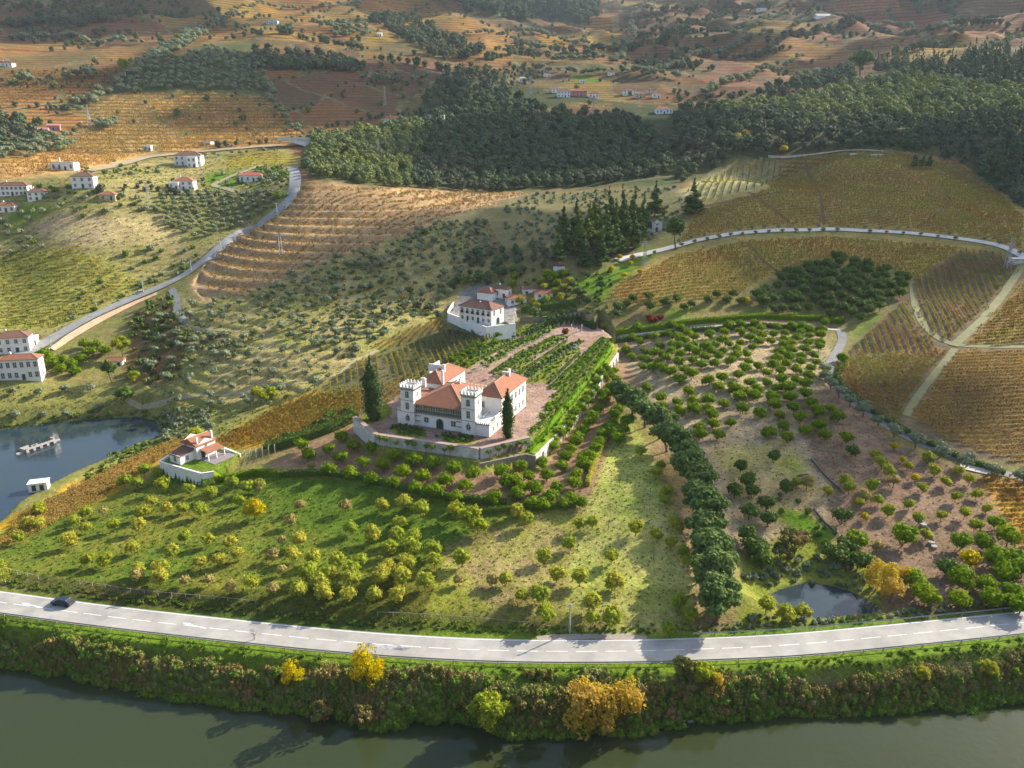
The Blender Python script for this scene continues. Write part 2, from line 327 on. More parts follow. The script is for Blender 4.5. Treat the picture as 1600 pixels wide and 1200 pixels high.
# (outline, tint a, tint b, stripe strength, stripes per metre of height)
FIELDS = [
 ([(-900,-600),(2500,-600),(2500,300),(-900,300)], (0.19,0.10,0.05), (0.12,0.10,0.045), .5, .35),
 ([(-900,-600),(400,-600),(395,0),(300,45),(225,75),(-900,70)], (0.17,0.085,0.045), (0.11,0.08,0.04), .5, .3),
 ([(-900,66),(225,72),(175,105),(130,150),(100,170),(-900,172)], (0.33,0.20,0.08), (0.27,0.15,0.06), .5, .5),
 ([(-900,170),(100,170),(150,150),(180,185),(120,225),(0,262),(-900,330)], (0.30,0.15,0.055), (0.17,0.15,0.05), .5, .5),
 ([(180,146),(300,142),(405,150),(430,165),(470,212),(440,226),(300,236),(235,240),(160,264),(0,282),(0,262),(100,215)], (0.52,0.32,0.15), (0.42,0.235,0.11), .4, .55),
 ([(150,150),(220,105),(330,70),(400,60),(420,90),(410,150),(280,142)], (0.12,0.12,0.05), (0.09,0.10,0.04), .3, .3),
 ([(395,0),(600,-40),(700,20),(830,60),(840,105),(760,90),(690,80),(640,58),(560,78),(400,55),(330,72),(300,60)], (0.38,0.22,0.06), (0.30,0.16,0.055), .6, .3),
 ([(400,52),(520,52),(570,75),(640,85),(640,115),(540,112),(400,108)], (0.21,0.11,0.06), (0.16,0.09,0.05), .4, .4),
 ([(560,82),(640,78),(700,105),(690,130),(570,125)], (0.13,0.07,0.05), (0.11,0.065,0.045), .5, .5),
 ([(405,112),(560,112),(575,150),(560,185),(500,210),(470,212),(440,175)], (0.22,0.09,0.045), (0.16,0.075,0.04), .4, .5),
 ([(570,128),(690,128),(660,185),(600,200),(540,205),(565,180)], (0.17,0.09,0.045), (0.12,0.08,0.035), .5, .5),
 ([(700,0),(950,-60),(930,40),(840,30),(800,30)], FOR, (0.06,0.07,0.03), 0, .3),
 ([(840,52),(970,48),(995,66),(985,78),(840,76)], (0.46,0.30,0.06), (0.36,0.20,0.05), .5, .4),
 ([(800,78),(985,80),(975,97),(860,99),(800,95)], (0.38,0.20,0.07), (0.30,0.16,0.05), .5, .4),
 ([(910,20),(960,18),(995,50),(960,50),(930,45)], (0.34,0.12,0.07), (0.26,0.10,0.05), .3, .4),
 ([(990,18),(1050,15),(1045,35),(1000,45)], (0.36,0.14,0.07), (0.26,0.10,0.05), .3, .4),
 ([(895,120),(935,122),(930,128),(900,130)], BGR, BGR, 0, 1),
 ([(1000,0),(1300,-60),(1310,20),(1160,70),(1050,100),(990,100),(985,60)], (0.15,0.065,0.045), (0.10,0.09,0.05), .6, .3),
 ([(1150,75),(1290,45),(1480,50),(1475,68),(1380,95),(1290,110),(1200,140),(1100,150),(1090,135)], (0.27,0.10,0.06), (0.20,0.08,0.05), .6, .35),
 ([(1280,-20),(1400,-60),(1410,20),(1310,22)], (0.38,0.20,0.10), (0.30,0.15,0.08), .5, .3),
 ([(1320,24),(1480,30),(1430,45),(1330,42)], (0.27,0.05,0.05), (0.24,0.07,0.05), .3, .3),
 ([(1440,30),(1520,-30),(1900,-60),(1900,80),(1600,74),(1500,56)], (0.30,0.13,0.08), (0.22,0.11,0.07), .5, .25),
 ([(1400,95),(1500,62),(1560,72),(1500,95),(1420,102)], (0.34,0.20,0.06), (0.26,0.16,0.05), .5, .4),
 # woods
 ([(490,215),(560,205),(640,185),(700,110),(800,130),(1000,165),(1090,165),(1200,160),(1300,135),(1400,110),(1600,80),(1900,80),(1900,330),(1600,330),(1560,300),(1500,250),(1400,235),(1300,240),(1230,238),(1130,262),(1060,292),(930,292),(760,302),(620,295),(505,285),(470,262)], FOR, (0.07,0.075,0.03), 0, 1),
 ([(1500,200),(1700,190),(1700,215),(1580,212)], (0.36,0.25,0.06), GRN, 0, 1),
 ([(840,170),(900,160),(960,165),(930,185),(850,188)], (0.14,0.075,0.05), (0.12,0.07,0.045), .3, .6),
 # left middle slopes
 ([(0,280),(160,264),(300,237),(440,228),(470,250),(460,300),(430,335),(380,362),(330,398),(290,428),(250,448),(150,490),(90,523),(-100,580),(-900,640),(-900,280)], (0.255,0.21,0.105), (0.185,0.175,0.065), .35, .5),
 ([(0,400),(120,385),(230,440),(210,465),(140,492),(90,515),(-300,520),(-300,420)], (0.29,0.27,0.08), (0.235,0.215,0.08), .3, .9),
 ([(30,330),(110,328),(180,345),(190,385),(110,385),(50,360)], DRY, (0.28,0.20,0.13), .2, .4),
 ([(170,330),(250,340),(290,375),(240,385),(180,370)], (0.30,0.23,0.12), DRY, .3, .4),
 ([(20,320),(120,322),(60,340),(10,350)], BGR, GRN, 0, 1),
 ([(240,310),(300,300),(420,300),(430,325),(380,360),(310,385),(260,350)], (0.16,0.15,0.07), OLV, 0, 1),
 ([(320,272),(370,265),(390,285),(330,300)], BGR, GRN, 0, 1),
 ([(380,236),(470,240),(450,262),(330,262)], (0.24,0.22,0.05), (0.20,0.14,0.05), .5, .8),
 # bare vine hill with terraces
 ([(296,448),(330,400),(380,360),(440,330),(470,290),(520,286),(700,298),(830,300),(760,322),(690,345),(600,380),(520,405),(440,435),(380,462),(318,475)], (0.34,0.24,0.14), (0.28,0.18,0.105), .25, 1.4),
 ([(440,330),(470,290),(520,288),(700,298),(780,300),(700,335),(600,360),(480,350)], (0.31,0.215,0.125), (0.255,0.17,0.10), .2, 1.4),
 # olive slope below it
 ([(318,475),(380,462),(440,437),(520,407),(600,382),(690,347),(830,300),(930,295),(850,420),(700,470),(690,500),(640,510),(520,590),(420,650),(250,640),(190,560),(240,490),(280,460)], (0.285,0.23,0.12), (0.20,0.19,0.07), .0, .4),
 ([(760,322),(830,300),(1060,292),(1080,330),(1000,400),(900,430),(830,420),(760,400),(720,350)], (0.15,0.125,0.065), (0.10,0.10,0.045), 0, 1),
 ([(210,490),(270,470),(300,540),(260,600),(190,590)], (0.09,0.09,0.04), (0.17,0.10,0.05), 0, 1),
 # strip between pond and castle: low vines in autumn colour
 ([(-100,640),(100,600),(230,600),(420,640),(560,600),(560,655),(420,700),(240,760),(0,860),(-200,900),(-200,640)], OLV, (0.20,0.18,0.07), 0, 1),
 ([(-100,860),(40,795),(130,755),(240,700),(290,680),(300,690),(240,730),(130,800),(0,850),(-100,900)], (0.42,0.21,0.05), (0.30,0.22,0.05), .2, .8),
 ([(330,690),(420,640),(480,615),(560,600),(575,640),(500,672),(400,700),(350,705)], (0.36,0.18,0.045), (0.30,0.21,0.05), .2, .8),
 ([(500,605),(590,555),(650,520),(760,500),(790,520),(735,560),(690,600),(610,630),(560,650)], (0.10,0.09,0.05), (0.08,0.08,0.04), 0, 1),
 # castle knoll and orchards
 ([(410,730),(560,652),(580,690),(750,728),(830,725),(962,530),(1000,600),(975,640),(915,790),(820,795),(620,768),(540,740),(450,735)], (0.24,0.15,0.10), (0.17,0.12,0.07), 0, 1),
 ([(580,686),(750,726),(826,712),(822,700),(960,535),(968,540),(850,722),(838,734),(752,738),(570,700)], BGR, (0.20,0.22,0.03), 0, 1),
 ([(-100,860),(130,790),(250,745),(330,745),(450,735),(560,742),(640,772),(830,792),(920,790),(900,900),(860,985),(600,985),(300,955),(0,910),(-200,900)], GRN, (0.19,0.18,0.05), 0, 1),
 ([(430,745),(560,745),(700,790),(760,830),(690,870),(560,850),(450,820)], (0.11, 0.155, 0.03), GRN, 0, 1),
 ([(700,850),(830,800),(920,790),(960,900),(1060,990),(850,1000),(650,985),(680,920)], (0.22,0.17,0.09), (0.19,0.20,0.05), 0, 1),
 ([(915,790),(960,680),(985,660),(1040,740),(1080,850),(1090,990),(980,1000),(880,940)], (0.34,0.30,0.13), (0.22,0.24,0.07), 0, 1),
 ([(985,610),(1030,640),(1075,740),(1110,830),(1140,900),(1150,990),(1085,990),(1075,860),(1030,740)], (0.25,0.18,0.12), (0.19,0.16,0.06), 0, 1),
 ([(965,500),(1290,500),(1300,600),(1400,690),(1560,745),(1750,760),(1750,985),(1480,960),(1380,950),(1180,860),(1140,900),(1110,830),(1030,640),(1000,600),(965,560)], (0.31,0.24,0.155), (0.22,0.175,0.11), 0, 1),
 ([(1250,620),(1300,600),(1400,690),(1560,745),(1750,760),(1750,985),(1480,960),(1380,950),(1290,840),(1300,760),(1260,700)], (0.20,0.135,0.095), (0.14,0.10,0.065), 0, 1),
 ([(1110,700),(1220,690),(1260,720),(1290,800),(1220,820),(1150,780)], (0.33,0.24,0.14), (0.22,0.22,0.07), 0, 1),
 ([(1150,870),(1240,830),(1320,850),(1380,900),(1380,960),(1300,990),(1150,990)], (0.20,0.17,0.07), (0.15,0.17,0.04), 0, 1),
 ([(1205,795),(1260,800),(1300,830),(1290,850),(1250,840)], BGR, GRN, 0, 1),
 ([(950,480),(1290,480),(1340,520),(1290,505),(1100,500),(960,520)], (0.12,0.16,0.035), (0.18,0.12,0.07), 0, 1),
 ([(1340,505),(1380,488),(1410,478),(1350,525),(1330,540)], GRN, OLV, 0, 1),
 # right hill vineyards
 ([(945,470),(970,440),(1060,395),(1160,375),(1300,368),(1480,380),(1560,390),(1560,420),(1440,440),(1400,430),(1310,405),(1200,430),(1150,460),(1030,475)], (0.30,0.22,0.08), (0.22,0.155,0.06), .25, 1.25),
 ([(1060,385),(1090,300),(1230,245),(1300,240),(1400,235),(1500,255),(1560,300),(1620,340),(1620,395),(1540,376),(1400,357),(1200,356),(1100,370)], (0.29,0.215,0.08), (0.21,0.15,0.06), .25, 1.0),
 ([(1060,300),(1130,262),(1200,245),(1230,250),(1200,292),(1090,320)], (0.30,0.26,0.14), (0.24,0.22,0.11), 0, 1),
 ([(1310,600),(1330,540),(1380,490),(1430,440),(1500,388),(1560,395),(1600,400),(1750,400),(1750,780),(1600,735),(1480,710),(1400,675)], (0.13,0.09,0.06), (0.10,0.085,0.05), 0, 1),
 ([(1590,440),(1700,420),(1700,540),(1490,540)], (0.20,0.14,0.06), (0.15,0.10,0.05), .3, 1.5),
 ([(1495,548),(1700,548),(1700,760),(1600,730),(1415,650)], (0.18,0.13,0.06), (0.14,0.09,0.05), .3, 1.7),
 ([(1530,745),(1750,770),(1750,860),(1600,860)], (0.32,0.20,0.055), (0.27,0.13,0.05), .35, 1.7),
 # green strips by the road
 ([(-200,905),(300,955),(600,985),(800,992),(1000,990),(1200,983),(1400,968),(1800,930),(1800,1000),(-200,1000)], BGR, (0.09,0.16,0.02), 0, 1),
 ([(0,893),(100,905),(300,925),(520,955),(700,970),(870,975),(860,990),(600,984),(300,955),(40,925)], (0.13,0.10,0.05), (0.09,0.11,0.03), 0, 1),
 ([(900,410),(980,430),(1030,395),(1010,385),(960,420)], BGR, GRN, 0, 1),
 ([(880,440),(940,470),(960,445),(1000,415),(940,425)], BGR, GRN, 0, 1),
]
JIT = 1.0
GAIN = 1.25
def paint(x, y, z):
    u, v = proj(x, y, z)
    u = u + fbm(x, y, 9, 31, 3) * 9 + NR.uniform(-3, 3, x.shape); v = v + fbm(x, y, 9, 41, 3) * 6 + NR.uniform(-1.5, 1.5, x.shape)
    A = np.zeros(x.shape + (4,)); B = np.zeros(x.shape + (4,)); A[...] = (*SCR, 0); B[...] = (*OLV, 1)
    for P, a, b, s, f in FIELDS:
        P = np.array(P, float); lo = P.min(0) - 8; hi = P.max(0) + 8
        m = (u > lo[0]) & (u < hi[0]) & (v > lo[1]) & (v < hi[1]) & (y > 60)
        idx = np.nonzero(m); mm = inpoly(u[idx], v[idx], P); idx = tuple(i[mm] for i in idx)
        A[idx] = (*a, s); B[idx] = (*b, f / 2)
    r = np.hypot(x, y); far = (r > 600) & (A[..., 0] > A[..., 1] * 1.02)
    for s, sd, lo, hi in ((60, 5, 560, 1000), (95, 9, 1000, 1600), (150, 13, 1600, 1e9)):
        m = far & (r >= lo) & (r < hi); q, e = plots(x[m], y[m], s, sd)
        pal = np.array([(0.24,0.11,0.05),(0.31,0.18,0.06),(0.36,0.25,0.07),(0.13,0.085,0.05),(0.16,0.15,0.06),(0.25,0.11,0.05),(0.17,0.11,0.055),(0.09,0.10,0.045),(0.27,0.15,0.06)])
        c = pal[np.minimum((q * 9).astype(int), 8)]; w = .5
        for T in (A, B): T[m, :3] = T[m, :3] * (1 - w) + c * w * (1 if T is A else .75)
        ed = e < s * .05; k = np.nonzero(m); k = tuple(i[ed] for i in k); A[k] = (0.10, 0.10, 0.045, 0); B[k] = (0.22, 0.18, 0.10, .5)
        A[m, 3] = np.where(A[m, 3] > 0, .95, 0); B[m, 3] = {60: .36, 95: .21, 150: .14}[s] / 2
    yn = y_near(x); yr = y_riv(x)
    mr = (y < yn + 1); A[mr] = (0.14, 0.20, 0.03, 0); B[mr] = (0.11, 0.16, 0.025, .5)
    mr = (y < yn - 3.4 + fbm(x, y, 4, 8) * 1.5); A[mr] = (0.20, 0.16, 0.09, 0); B[mr] = (0.10, 0.13, 0.035, .5)
    mr = (y < yr + 0.8); A[mr] = (0.08, 0.07, 0.045, 0); B[mr] = (0.12, 0.10, 0.07, .5)
    # castle court and garden paths
    inT = inpoly(x, y, TERR); A[inT] = (*PINK, 0); B[inT] = (0.26, 0.17, 0.13, .5)
    for P in GBEDS:
        m = inT & inpoly(u, v, P); A[m] = (*GRN, 0); B[m] = (0.20, 0.20, 0.05, .5)
    m = inpoly(x, y, MANOR); A[m] = (0.20, 0.19, 0.18, 0); B[m] = (0.24, 0.22, 0.2, .5)
    m = inpoly(x, y, COTT); A[m] = (*GRN, 0); B[m] = (0.17, 0.15, 0.06, .5)
    for P, wz in ((POND_L, 1.), (POND_R, 4.)):
        m = inpoly(x, y, P); A[m] = (.05, .05, .035, 0); B[m] = (.04, .05, .03, .5)
    return A, B
GBEDS = [
 [(700,574),(742,535),(800,514),(862,503),(866,511),(802,530),(745,568),(722,582)],
 [(750,572),(800,536),(856,514),(860,520),(802,546),(762,574)],
 [(768,580),(802,554),(862,526),(886,530),(842,556),(806,585),(790,592),(772,590)],
 [(812,592),(836,569),(882,538),(912,532),(902,550),(878,572),(858,595),(828,597)],
 [(856,606),(910,552),(934,532),(947,533),(924,562),(880,612)],
 [(826,686),(822,676),(860,630),(915,560),(945,525),(962,527),(958,545),(930,575),(882,630),(850,668)],
 [(556,655),(560,640),(600,628),(612,640),(600,655),(575,662)],
 [(608,668),(630,663),(665,673),(660,682),(620,678)],
 [(680,681),(700,676),(740,684),(738,692),(700,691)],
 [(814,640),(815,610),(826,612),(824,630)],
]
# ------------------------------------------------------------------ ground sheet
TA, TB = paint(gx, gy, GZ)
def soften(T):
    far = (RRg > 620)[:, None, None]; S = T[..., :3].copy()
    for ax, n in ((0, 2), (1, 2), (0, 1), (1, 1)): S = sum(np.roll(S, k, ax) for k in range(-n, n + 1)) / (2 * n + 1)
    inT = (inpoly(gx, gy, TERR) | inpoly(gx, gy, MANOR))[..., None]
    T[..., :3] = np.where(far | inT, T[..., :3], S)
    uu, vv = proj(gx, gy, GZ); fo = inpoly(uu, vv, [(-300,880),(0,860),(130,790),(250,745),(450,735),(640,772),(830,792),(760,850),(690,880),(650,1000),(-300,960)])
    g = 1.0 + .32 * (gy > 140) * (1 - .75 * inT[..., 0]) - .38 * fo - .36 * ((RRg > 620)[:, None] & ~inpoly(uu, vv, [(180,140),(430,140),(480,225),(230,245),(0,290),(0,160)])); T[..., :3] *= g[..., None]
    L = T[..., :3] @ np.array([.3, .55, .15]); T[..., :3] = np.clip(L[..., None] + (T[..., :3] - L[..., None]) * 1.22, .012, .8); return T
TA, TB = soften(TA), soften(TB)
def build_ground():
    nr, na = GZ.shape
    co = np.stack([gx, gy, GZ], -1).reshape(-1, 3)
    me = bpy.data.meshes.new('ground')
    i = np.arange(nr - 1)[:, None] * na; j = np.arange(na - 1)[None]
    a = (i + j); q = np.stack([a, a + 1, a + 1 + na, a + na], -1).reshape(-1, 4)[:, ::-1]
    w = (i[:, 0] + na - 1); q2 = np.stack([w, i[:, 0], i[:, 0] + na, w + na], -1)[:, ::-1]
    q = np.vstack([q, q2])
    me.vertices.add(len(co)); me.vertices.foreach_set('co', co.ravel().astype(np.float32))
    me.loops.add(q.size); me.loops.foreach_set('vertex_index', q.ravel().astype(np.int32))
    me.polygons.add(len(q)); me.polygons.foreach_set('loop_start', np.arange(len(q), dtype=np.int32) * 4)
    me.polygons.foreach_set('use_smooth', np.ones(len(q), bool)); me.update(calc_edges=True)
    for nm, arr in (('tint_a', TA), ('tint_b', TB)):
        at = me.attributes.new(nm, 'FLOAT_COLOR', 'POINT'); at.data.foreach_set('color', arr.reshape(-1).astype(np.float32))
    t = NT('ground_cover')
    aa = t.new('ShaderNodeAttribute', attribute_name='tint_a'); ab = t.new('ShaderNodeAttribute', attribute_name='tint_b')
    P = t.pos()
    n1 = t.noise(0.05, 6, P, 0.65); n2 = t.noise(0.7, 4, P, 0.7); n3 = t.noise(4.0, 2, P, 0.7)
    f = t.rng(t.math('ADD', t.math('MULTIPLY', n1, 0.6), t.math('MULTIPLY', n2, 0.4)), 0.42, 0.58, 0, 1)
    c = t.mix(f, aa.outputs['Color'], ab.outputs['Color'])
    sep = t.new('ShaderNodeSeparateXYZ'); t.l(P, sep.inputs[0])
    ph = t.math('MULTIPLY', sep.outputs['Z'], t.math('MULTIPLY', ab.outputs['Alpha'], 2 * 2 * math.pi))
    ph = t.math('ADD', ph, t.math('MULTIPLY', t.noise(0.02, 3, P), 7.0))
    st = t.rng(t.math('SINE', ph), -0.2, 0.9, 0, 1)
    br = t.rng(n2, 0.35, 0.6, 0.35, 1.0)
    st = t.math('MULTIPLY', t.math('MULTIPLY', st, br), aa.outputs['Alpha'])
    c = t.mix(st, c, (0.075, 0.055, 0.035))
    v = t.rng(t.math('ADD', t.math('MULTIPLY', t.noise(1.6, 4, P, .8), 0.5), t.math('MULTIPLY', t.noise(.25, 6, P, .8), 0.5)), 0.36, 0.62, 0.42, 1.5)
    vm = t.new('ShaderNodeVectorMath', operation='SCALE'); t.l(c, vm.inputs[0]); t.l(v, vm.inputs['Scale'])
    t.l(vm.outputs[0], t.b.inputs['Base Color']); t.b.inputs['Roughness'].default_value = 0.95; t.b.inputs['Specular IOR Level'].default_value = 0.08
    t.bump(t.math('ADD', n2, t.math('MULTIPLY', n3, 0.4)), 0.9, 0.45)
    me.materials.append(t.m)
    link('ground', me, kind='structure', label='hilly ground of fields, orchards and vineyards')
build_ground()

# ------------------------------------------------------------------ mesh helper
class MB:
    def __init__(s): s.v = []; s.f = []; s.mi = []; s.cur = 0
    def quad(s, a, b, c, d):
        n = len(s.v); s.v += [a, b, c, d]; s.f.append((n, n + 1, n + 2, n + 3)); s.mi.append(s.cur)
    def poly(s, pts):
        n = len(s.v); s.v += [tuple(p) for p in pts]; s.f.append(tuple(range(n, n + len(pts)))); s.mi.append(s.cur)
    def box(s, x0, x1, y0, y1, z0, z1):
        n = len(s.v); s.v += [(x0,y0,z0),(x1,y0,z0),(x1,y1,z0),(x0,y1,z0),(x0,y0,z1),(x1,y0,z1),(x1,y1,z1),(x0,y1,z1)]
        for f in ((0,3,2,1),(4,5,6,7),(0,1,5,4),(1,2,6,5),(2,3,7,6),(3,0,4,7)): s.f.append(tuple(n + i for i in f)); s.mi.append(s.cur)
        return s
    def tube(s, p, q, r0, r1=None, n=6, cap=True):
        r1 = r0 if r1 is None else r1; p = Vector(p); q = Vector(q); d = (q - p).normalized()
        e = d.orthogonal().normalized(); g = d.cross(e); k = len(s.v)
        for c, r in ((p, r0), (q, r1)):
            for i in range(n):
                a = 2 * math.pi * i / n; s.v.append(tuple(c + e * (math.cos(a) * r) + g * (math.sin(a) * r)))
        for i in range(n): s.f.append((k + i, k + (i + 1) % n, k + n + (i + 1) % n, k + n + i)); s.mi.append(s.cur)
        if cap: s.f.append(tuple(range(k + n, k + 2 * n))); s.mi.append(s.cur)
        return s
    def extrude(s, pts, z0, z1):                       # vertical prism, pts counter-clockwise
        n = len(pts); k = len(s.v); s.v += [(p[0], p[1], z0) for p in pts] + [(p[0], p[1], z1) for p in pts]
        for i in range(n): s.f.append((k + i, k + (i + 1) % n, k + n + (i + 1) % n, k + n + i)); s.mi.append(s.cur)
        s.f.append(tuple(range(k + n, k + 2 * n))); s.mi.append(s.cur); s.f.append(tuple(range(k + n - 1, k - 1, -1))); s.mi.append(s.cur)
        return s
    def mesh(s, name, *mats, smooth=False):
        me = bpy.data.meshes.new(name); me.from_pydata([tuple(map(float, p)) for p in s.v], [], s.f)
        for m in mats: me.materials.append(m)
        if len(mats) > 1: me.polygons.foreach_set('material_index', s.mi)
        if smooth: me.polygons.foreach_set('use_smooth', [True] * len(s.f))
        me.update(); return me
    def build(s, name, mats, parent=None, smooth=False, loc=None, rz=0, **k):
        if not isinstance(mats, (list, tuple)): mats = [mats]
        return link(name, s.mesh(name, *mats, smooth=smooth), parent, loc, rz, **k)
def npmesh(name, V, F4, mats, smooth=False):            # many quads at once
    me = bpy.data.meshes.new(name); V = np.asarray(V, np.float32).reshape(-1, 3); F4 = np.asarray(F4, np.int32)
    me.vertices.add(len(V)); me.vertices.foreach_set('co', V.ravel()); me.loops.add(F4.size); me.loops.foreach_set('vertex_index', F4.ravel())
    me.polygons.add(len(F4)); me.polygons.foreach_set('loop_start', np.arange(len(F4), dtype=np.int32) * 4)
    if smooth: me.polygons.foreach_set('use_smooth', np.ones(len(F4), bool))
    me.update(calc_edges=True)
    for m in mats: me.materials.append(m)
    return me
def resample(P, step):
    P = np.asarray(P, float); d = np.concatenate([[0], np.cumsum(np.hypot(*np.diff(P[:, :2], axis=0).T))])
    n = max(2, int(d[-1] / step) + 1); t = np.linspace(0, d[-1], n)
    return np.column_stack([np.interp(t, d, P[:, k]) for k in range(P.shape[1])])
def smoothp(P, it=3):
    P = np.array(P, float)
    for _ in range(it): P[1:-1] = (P[:-2] + 2 * P[1:-1] + P[2:]) / 4
    return P
def normals(P):
    t = np.gradient(P[:, :2], axis=0); t /= np.hypot(t[:, 0], t[:, 1])[:, None] + 1e-9
    return np.column_stack([-t[:, 1], t[:, 0]])
def ribbon(P, width, off=0.0, zf=None, nx=2):
    P = np.asarray(P); N = normals(P); rows = []
    for k in np.linspace(-width / 2, width / 2, nx):
        q = P[:, :2] + N * (k + 0.0)
        rows.append(np.column_stack([q, (H(q[:, 0], q[:, 1]) if zf is None else np.full(len(q), zf)) + off]))
    V = np.stack(rows, 1); n = len(P); F = []
    i = np.arange(n - 1)[:, None] * nx + np.arange(nx - 1)[None]; i = i.ravel()
    return V.reshape(-1, 3), np.stack([i + nx, i + nx + 1, i + 1, i], -1)[:, ::-1]

# ------------------------------------------------------------------ water
def water():
    t = NT('river_water'); t.b.inputs['Roughness'].default_value = 0.08; t.b.inputs['IOR'].default_value = 1.33; t.b.inputs['Specular IOR Level'].default_value = 0.38
    t.l(t.mix(t.rng(t.noise(0.02, 3), 0.3, 0.7, 0, 1), (0.032, 0.043, 0.015), (0.038, 0.048, 0.018)), t.b.inputs['Base Color'])
    t.bump(t.math('ADD', t.noise(0.9, 3), t.math('MULTIPLY', t.noise(0.15, 2), 1.5)), 0.10, 0.25)
    xs = np.linspace(-2400, 2400, 120); m = MB()
    for a, b in zip(xs[:-1], xs[1:]): m.quad((a, -260, 0), (b, -260, 0), (b, float(y_riv(b)) + 2, 0), (a, float(y_riv(a)) + 2, 0))
    m.build('river', t.m, kind='structure', label='dark green river along the foot of the bank')
    t2 = NT('pond_water'); t2.b.inputs['Roughness'].default_value = 0.05; t2.b.inputs['IOR'].default_value = 1.33; t2.b.inputs['Specular IOR Level'].default_value = 0.5
    t2.l(t2.mix(t2.rng(t2.noise(0.05, 3), 0.3, 0.7, 0, 1), (0.022, 0.042, 0.06), (0.035, 0.05, 0.045)), t2.b.inputs['Base Color'])
    t2.bump(t2.noise(0.8, 3), 0.10, 0.2)
    for P, z, nm, lb in ((POND_L, 1.0, 'pond', 'long blue pond left of the castle hill'), (POND_R, 4.0, 'pond', 'small grey reedy pond beside the road')):
        c = P.mean(0); Q = [c + (p - c) * (1 + 2.0 / np.hypot(*(p - c))) for p in P]
        m = MB(); m.poly([(q[0], q[1], z) for q in (Q if z == 1.0 else Q)]); o = m.build(nm, t2.m, kind='structure', label=lb)
        if o.data.polygons[0].normal.z < 0: o.data.flip_normals()
water()
# ------------------------------------------------------------------ main road
ASPH = mat('pale_worn_asphalt', (0.41, 0.38, 0.335), (0.29, 0.27, 0.24), scale=0.22, rough=0.9)
PAINT = mat('road_paint', (0.80, 0.80, 0.77), (0.66, 0.65, 0.62), scale=2)
def main_road():
    xs = np.arange(-420, 440, 2.0); P = np.column_stack([xs, y_mid(xs)])
    def strip(P, w, off, z, name, mt, **k):
        V, F = ribbon(P, w, 0, z); V = V.copy(); N = normals(P); V = V.reshape(-1, 2, 3); V[:, :, :2] += (N * off)[:, None]
        return link(name, npmesh(name, V, F, [mt]), **k)
    road = strip(P, 7.0, 0, RZ, 'main_road', ASPH, kind='structure', label='pale two lane road curving along the river')
    for s in (-1, 1): strip(P, 0.17, s * 3.15, RZ + 0.008, 'edge_line', PAINT, parent=road)
    Pd = resample(P, 0.5); acc = 0; n = 0
    for i in range(0, len(Pd) - 9, 11):
        q = Pd[i:i + 9]
        if abs(q[0][0]) > 140: continue
        strip(q, 0.16, 0, RZ + 0.008, 'centre_dash', PAINT, parent=road)
    for (u0, v0, u1, v1) in ((33,942,68,950),(285,973,322,982)):       # merge arrows
        a = PZ(u0, v0, RZ); b = PZ(u1, v1, RZ); d = (b - a) / np.hypot(*(b - a)); nn = np.array([-d[1], d[0]]); m = MB(); z = RZ + 0.012
        m.quad(*[(p[0], p[1], z) for p in (a + d * 1.6 - nn * .1, b - nn * .1, b + nn * .12, a + d * 1.6 + nn * .12)])
        m.poly([(p[0], p[1], z) for p in (a, a + d * 1.8 - nn * .5, a + d * 1.8 + nn * .5)])
        m.build('lane_arrow', PAINT, road)
    # dark mottled strip along the roadway
    a = PZ(562, 1007, RZ); b = PZ(640, 1014, RZ); t = NT('dark_mottle'); t.l(t.mix(t.rng(t.noise(.5, 4), .4, .6, 0, 1), (0.12, .115, .12), (0.42, .40, .39)), t.b.inputs['Base Color'])
    strip(resample(np.array([a, b]), 1.0), 1.3, 0, RZ + 0.004, 'road_patch', t.m, parent=road)
    t = NT('worn'); t.l(t.mix(t.rng(t.noise(.5, 4), .4, .6, 0, 1), (0.34, .32, .31), (0.44, .42, .41)), t.b.inputs['Base Color'])
    # gravel lay-by
    lay = np.array([PZ(u, v, RZ) for u, v in [(840,1000),(880,994),(930,992),(975,994),(1010,1000)]]); V, F = ribbon(resample(lay, 2), 2.2, 0, RZ - 0.02)
    link('lay_by', npmesh('lay_by', V, F, [mat('gravel', (0.36, 0.30, 0.24), scale=2)]), kind='structure')
    # guardrails
    ST = mat('galvanised_steel', (0.42, 0.43, 0.44), rough=0.45, metal=0.6)
    def rail(P, off, lab):
        N = normals(P); Q = P + N * off; root = empty('guardrail', (Q[0][0], Q[0][1], RZ), label=lab, cat='guardrail')
        o = Q[0]; m = MB()
        for a, b in zip(Q[:-1], Q[1:]):
            for z0, z1, e in ((.46, .54, .0), (.54, .60, .05), (.60, .68, .05), (.68, .76, .0)):
                e1 = .05 - e
                A = (a[0] - o[0], a[1] - o[1] + e); B_ = (b[0] - o[0], b[1] - o[1] + e); A2 = (A[0], A[1] - e + (e1 if z0 in (.46,.60) else e)); B2 = (B_[0], B_[1] - e + (e1 if z0 in (.46,.60) else e))
                m.quad((*A, z0), (*B_, z0), (*B2, z1), (*A2, z1))
        m.build('rail', ST, root)
        pm = MB().box(-.05, .05, -.06, .06, -.4, .72).mesh('post', ST)
        for q in resample(Q, 4.0)[:300]: link('post', pm, root, (q[0] - o[0], q[1] - o[1], 0))
    rail(np.column_stack([np.arange(-140, 142, 2.0), y_mid(np.arange(-140, 142, 2.0))]), -3.95, 'long steel guardrail on the river side of the road')
    xs2 = np.arange(float(PZ(1085, 990, RZ)[0]), 140, 2.0)
    rail(np.column_stack([xs2, y_mid(xs2)]), 4.05, 'shorter steel guardrail on the pond side of the road')
main_road()
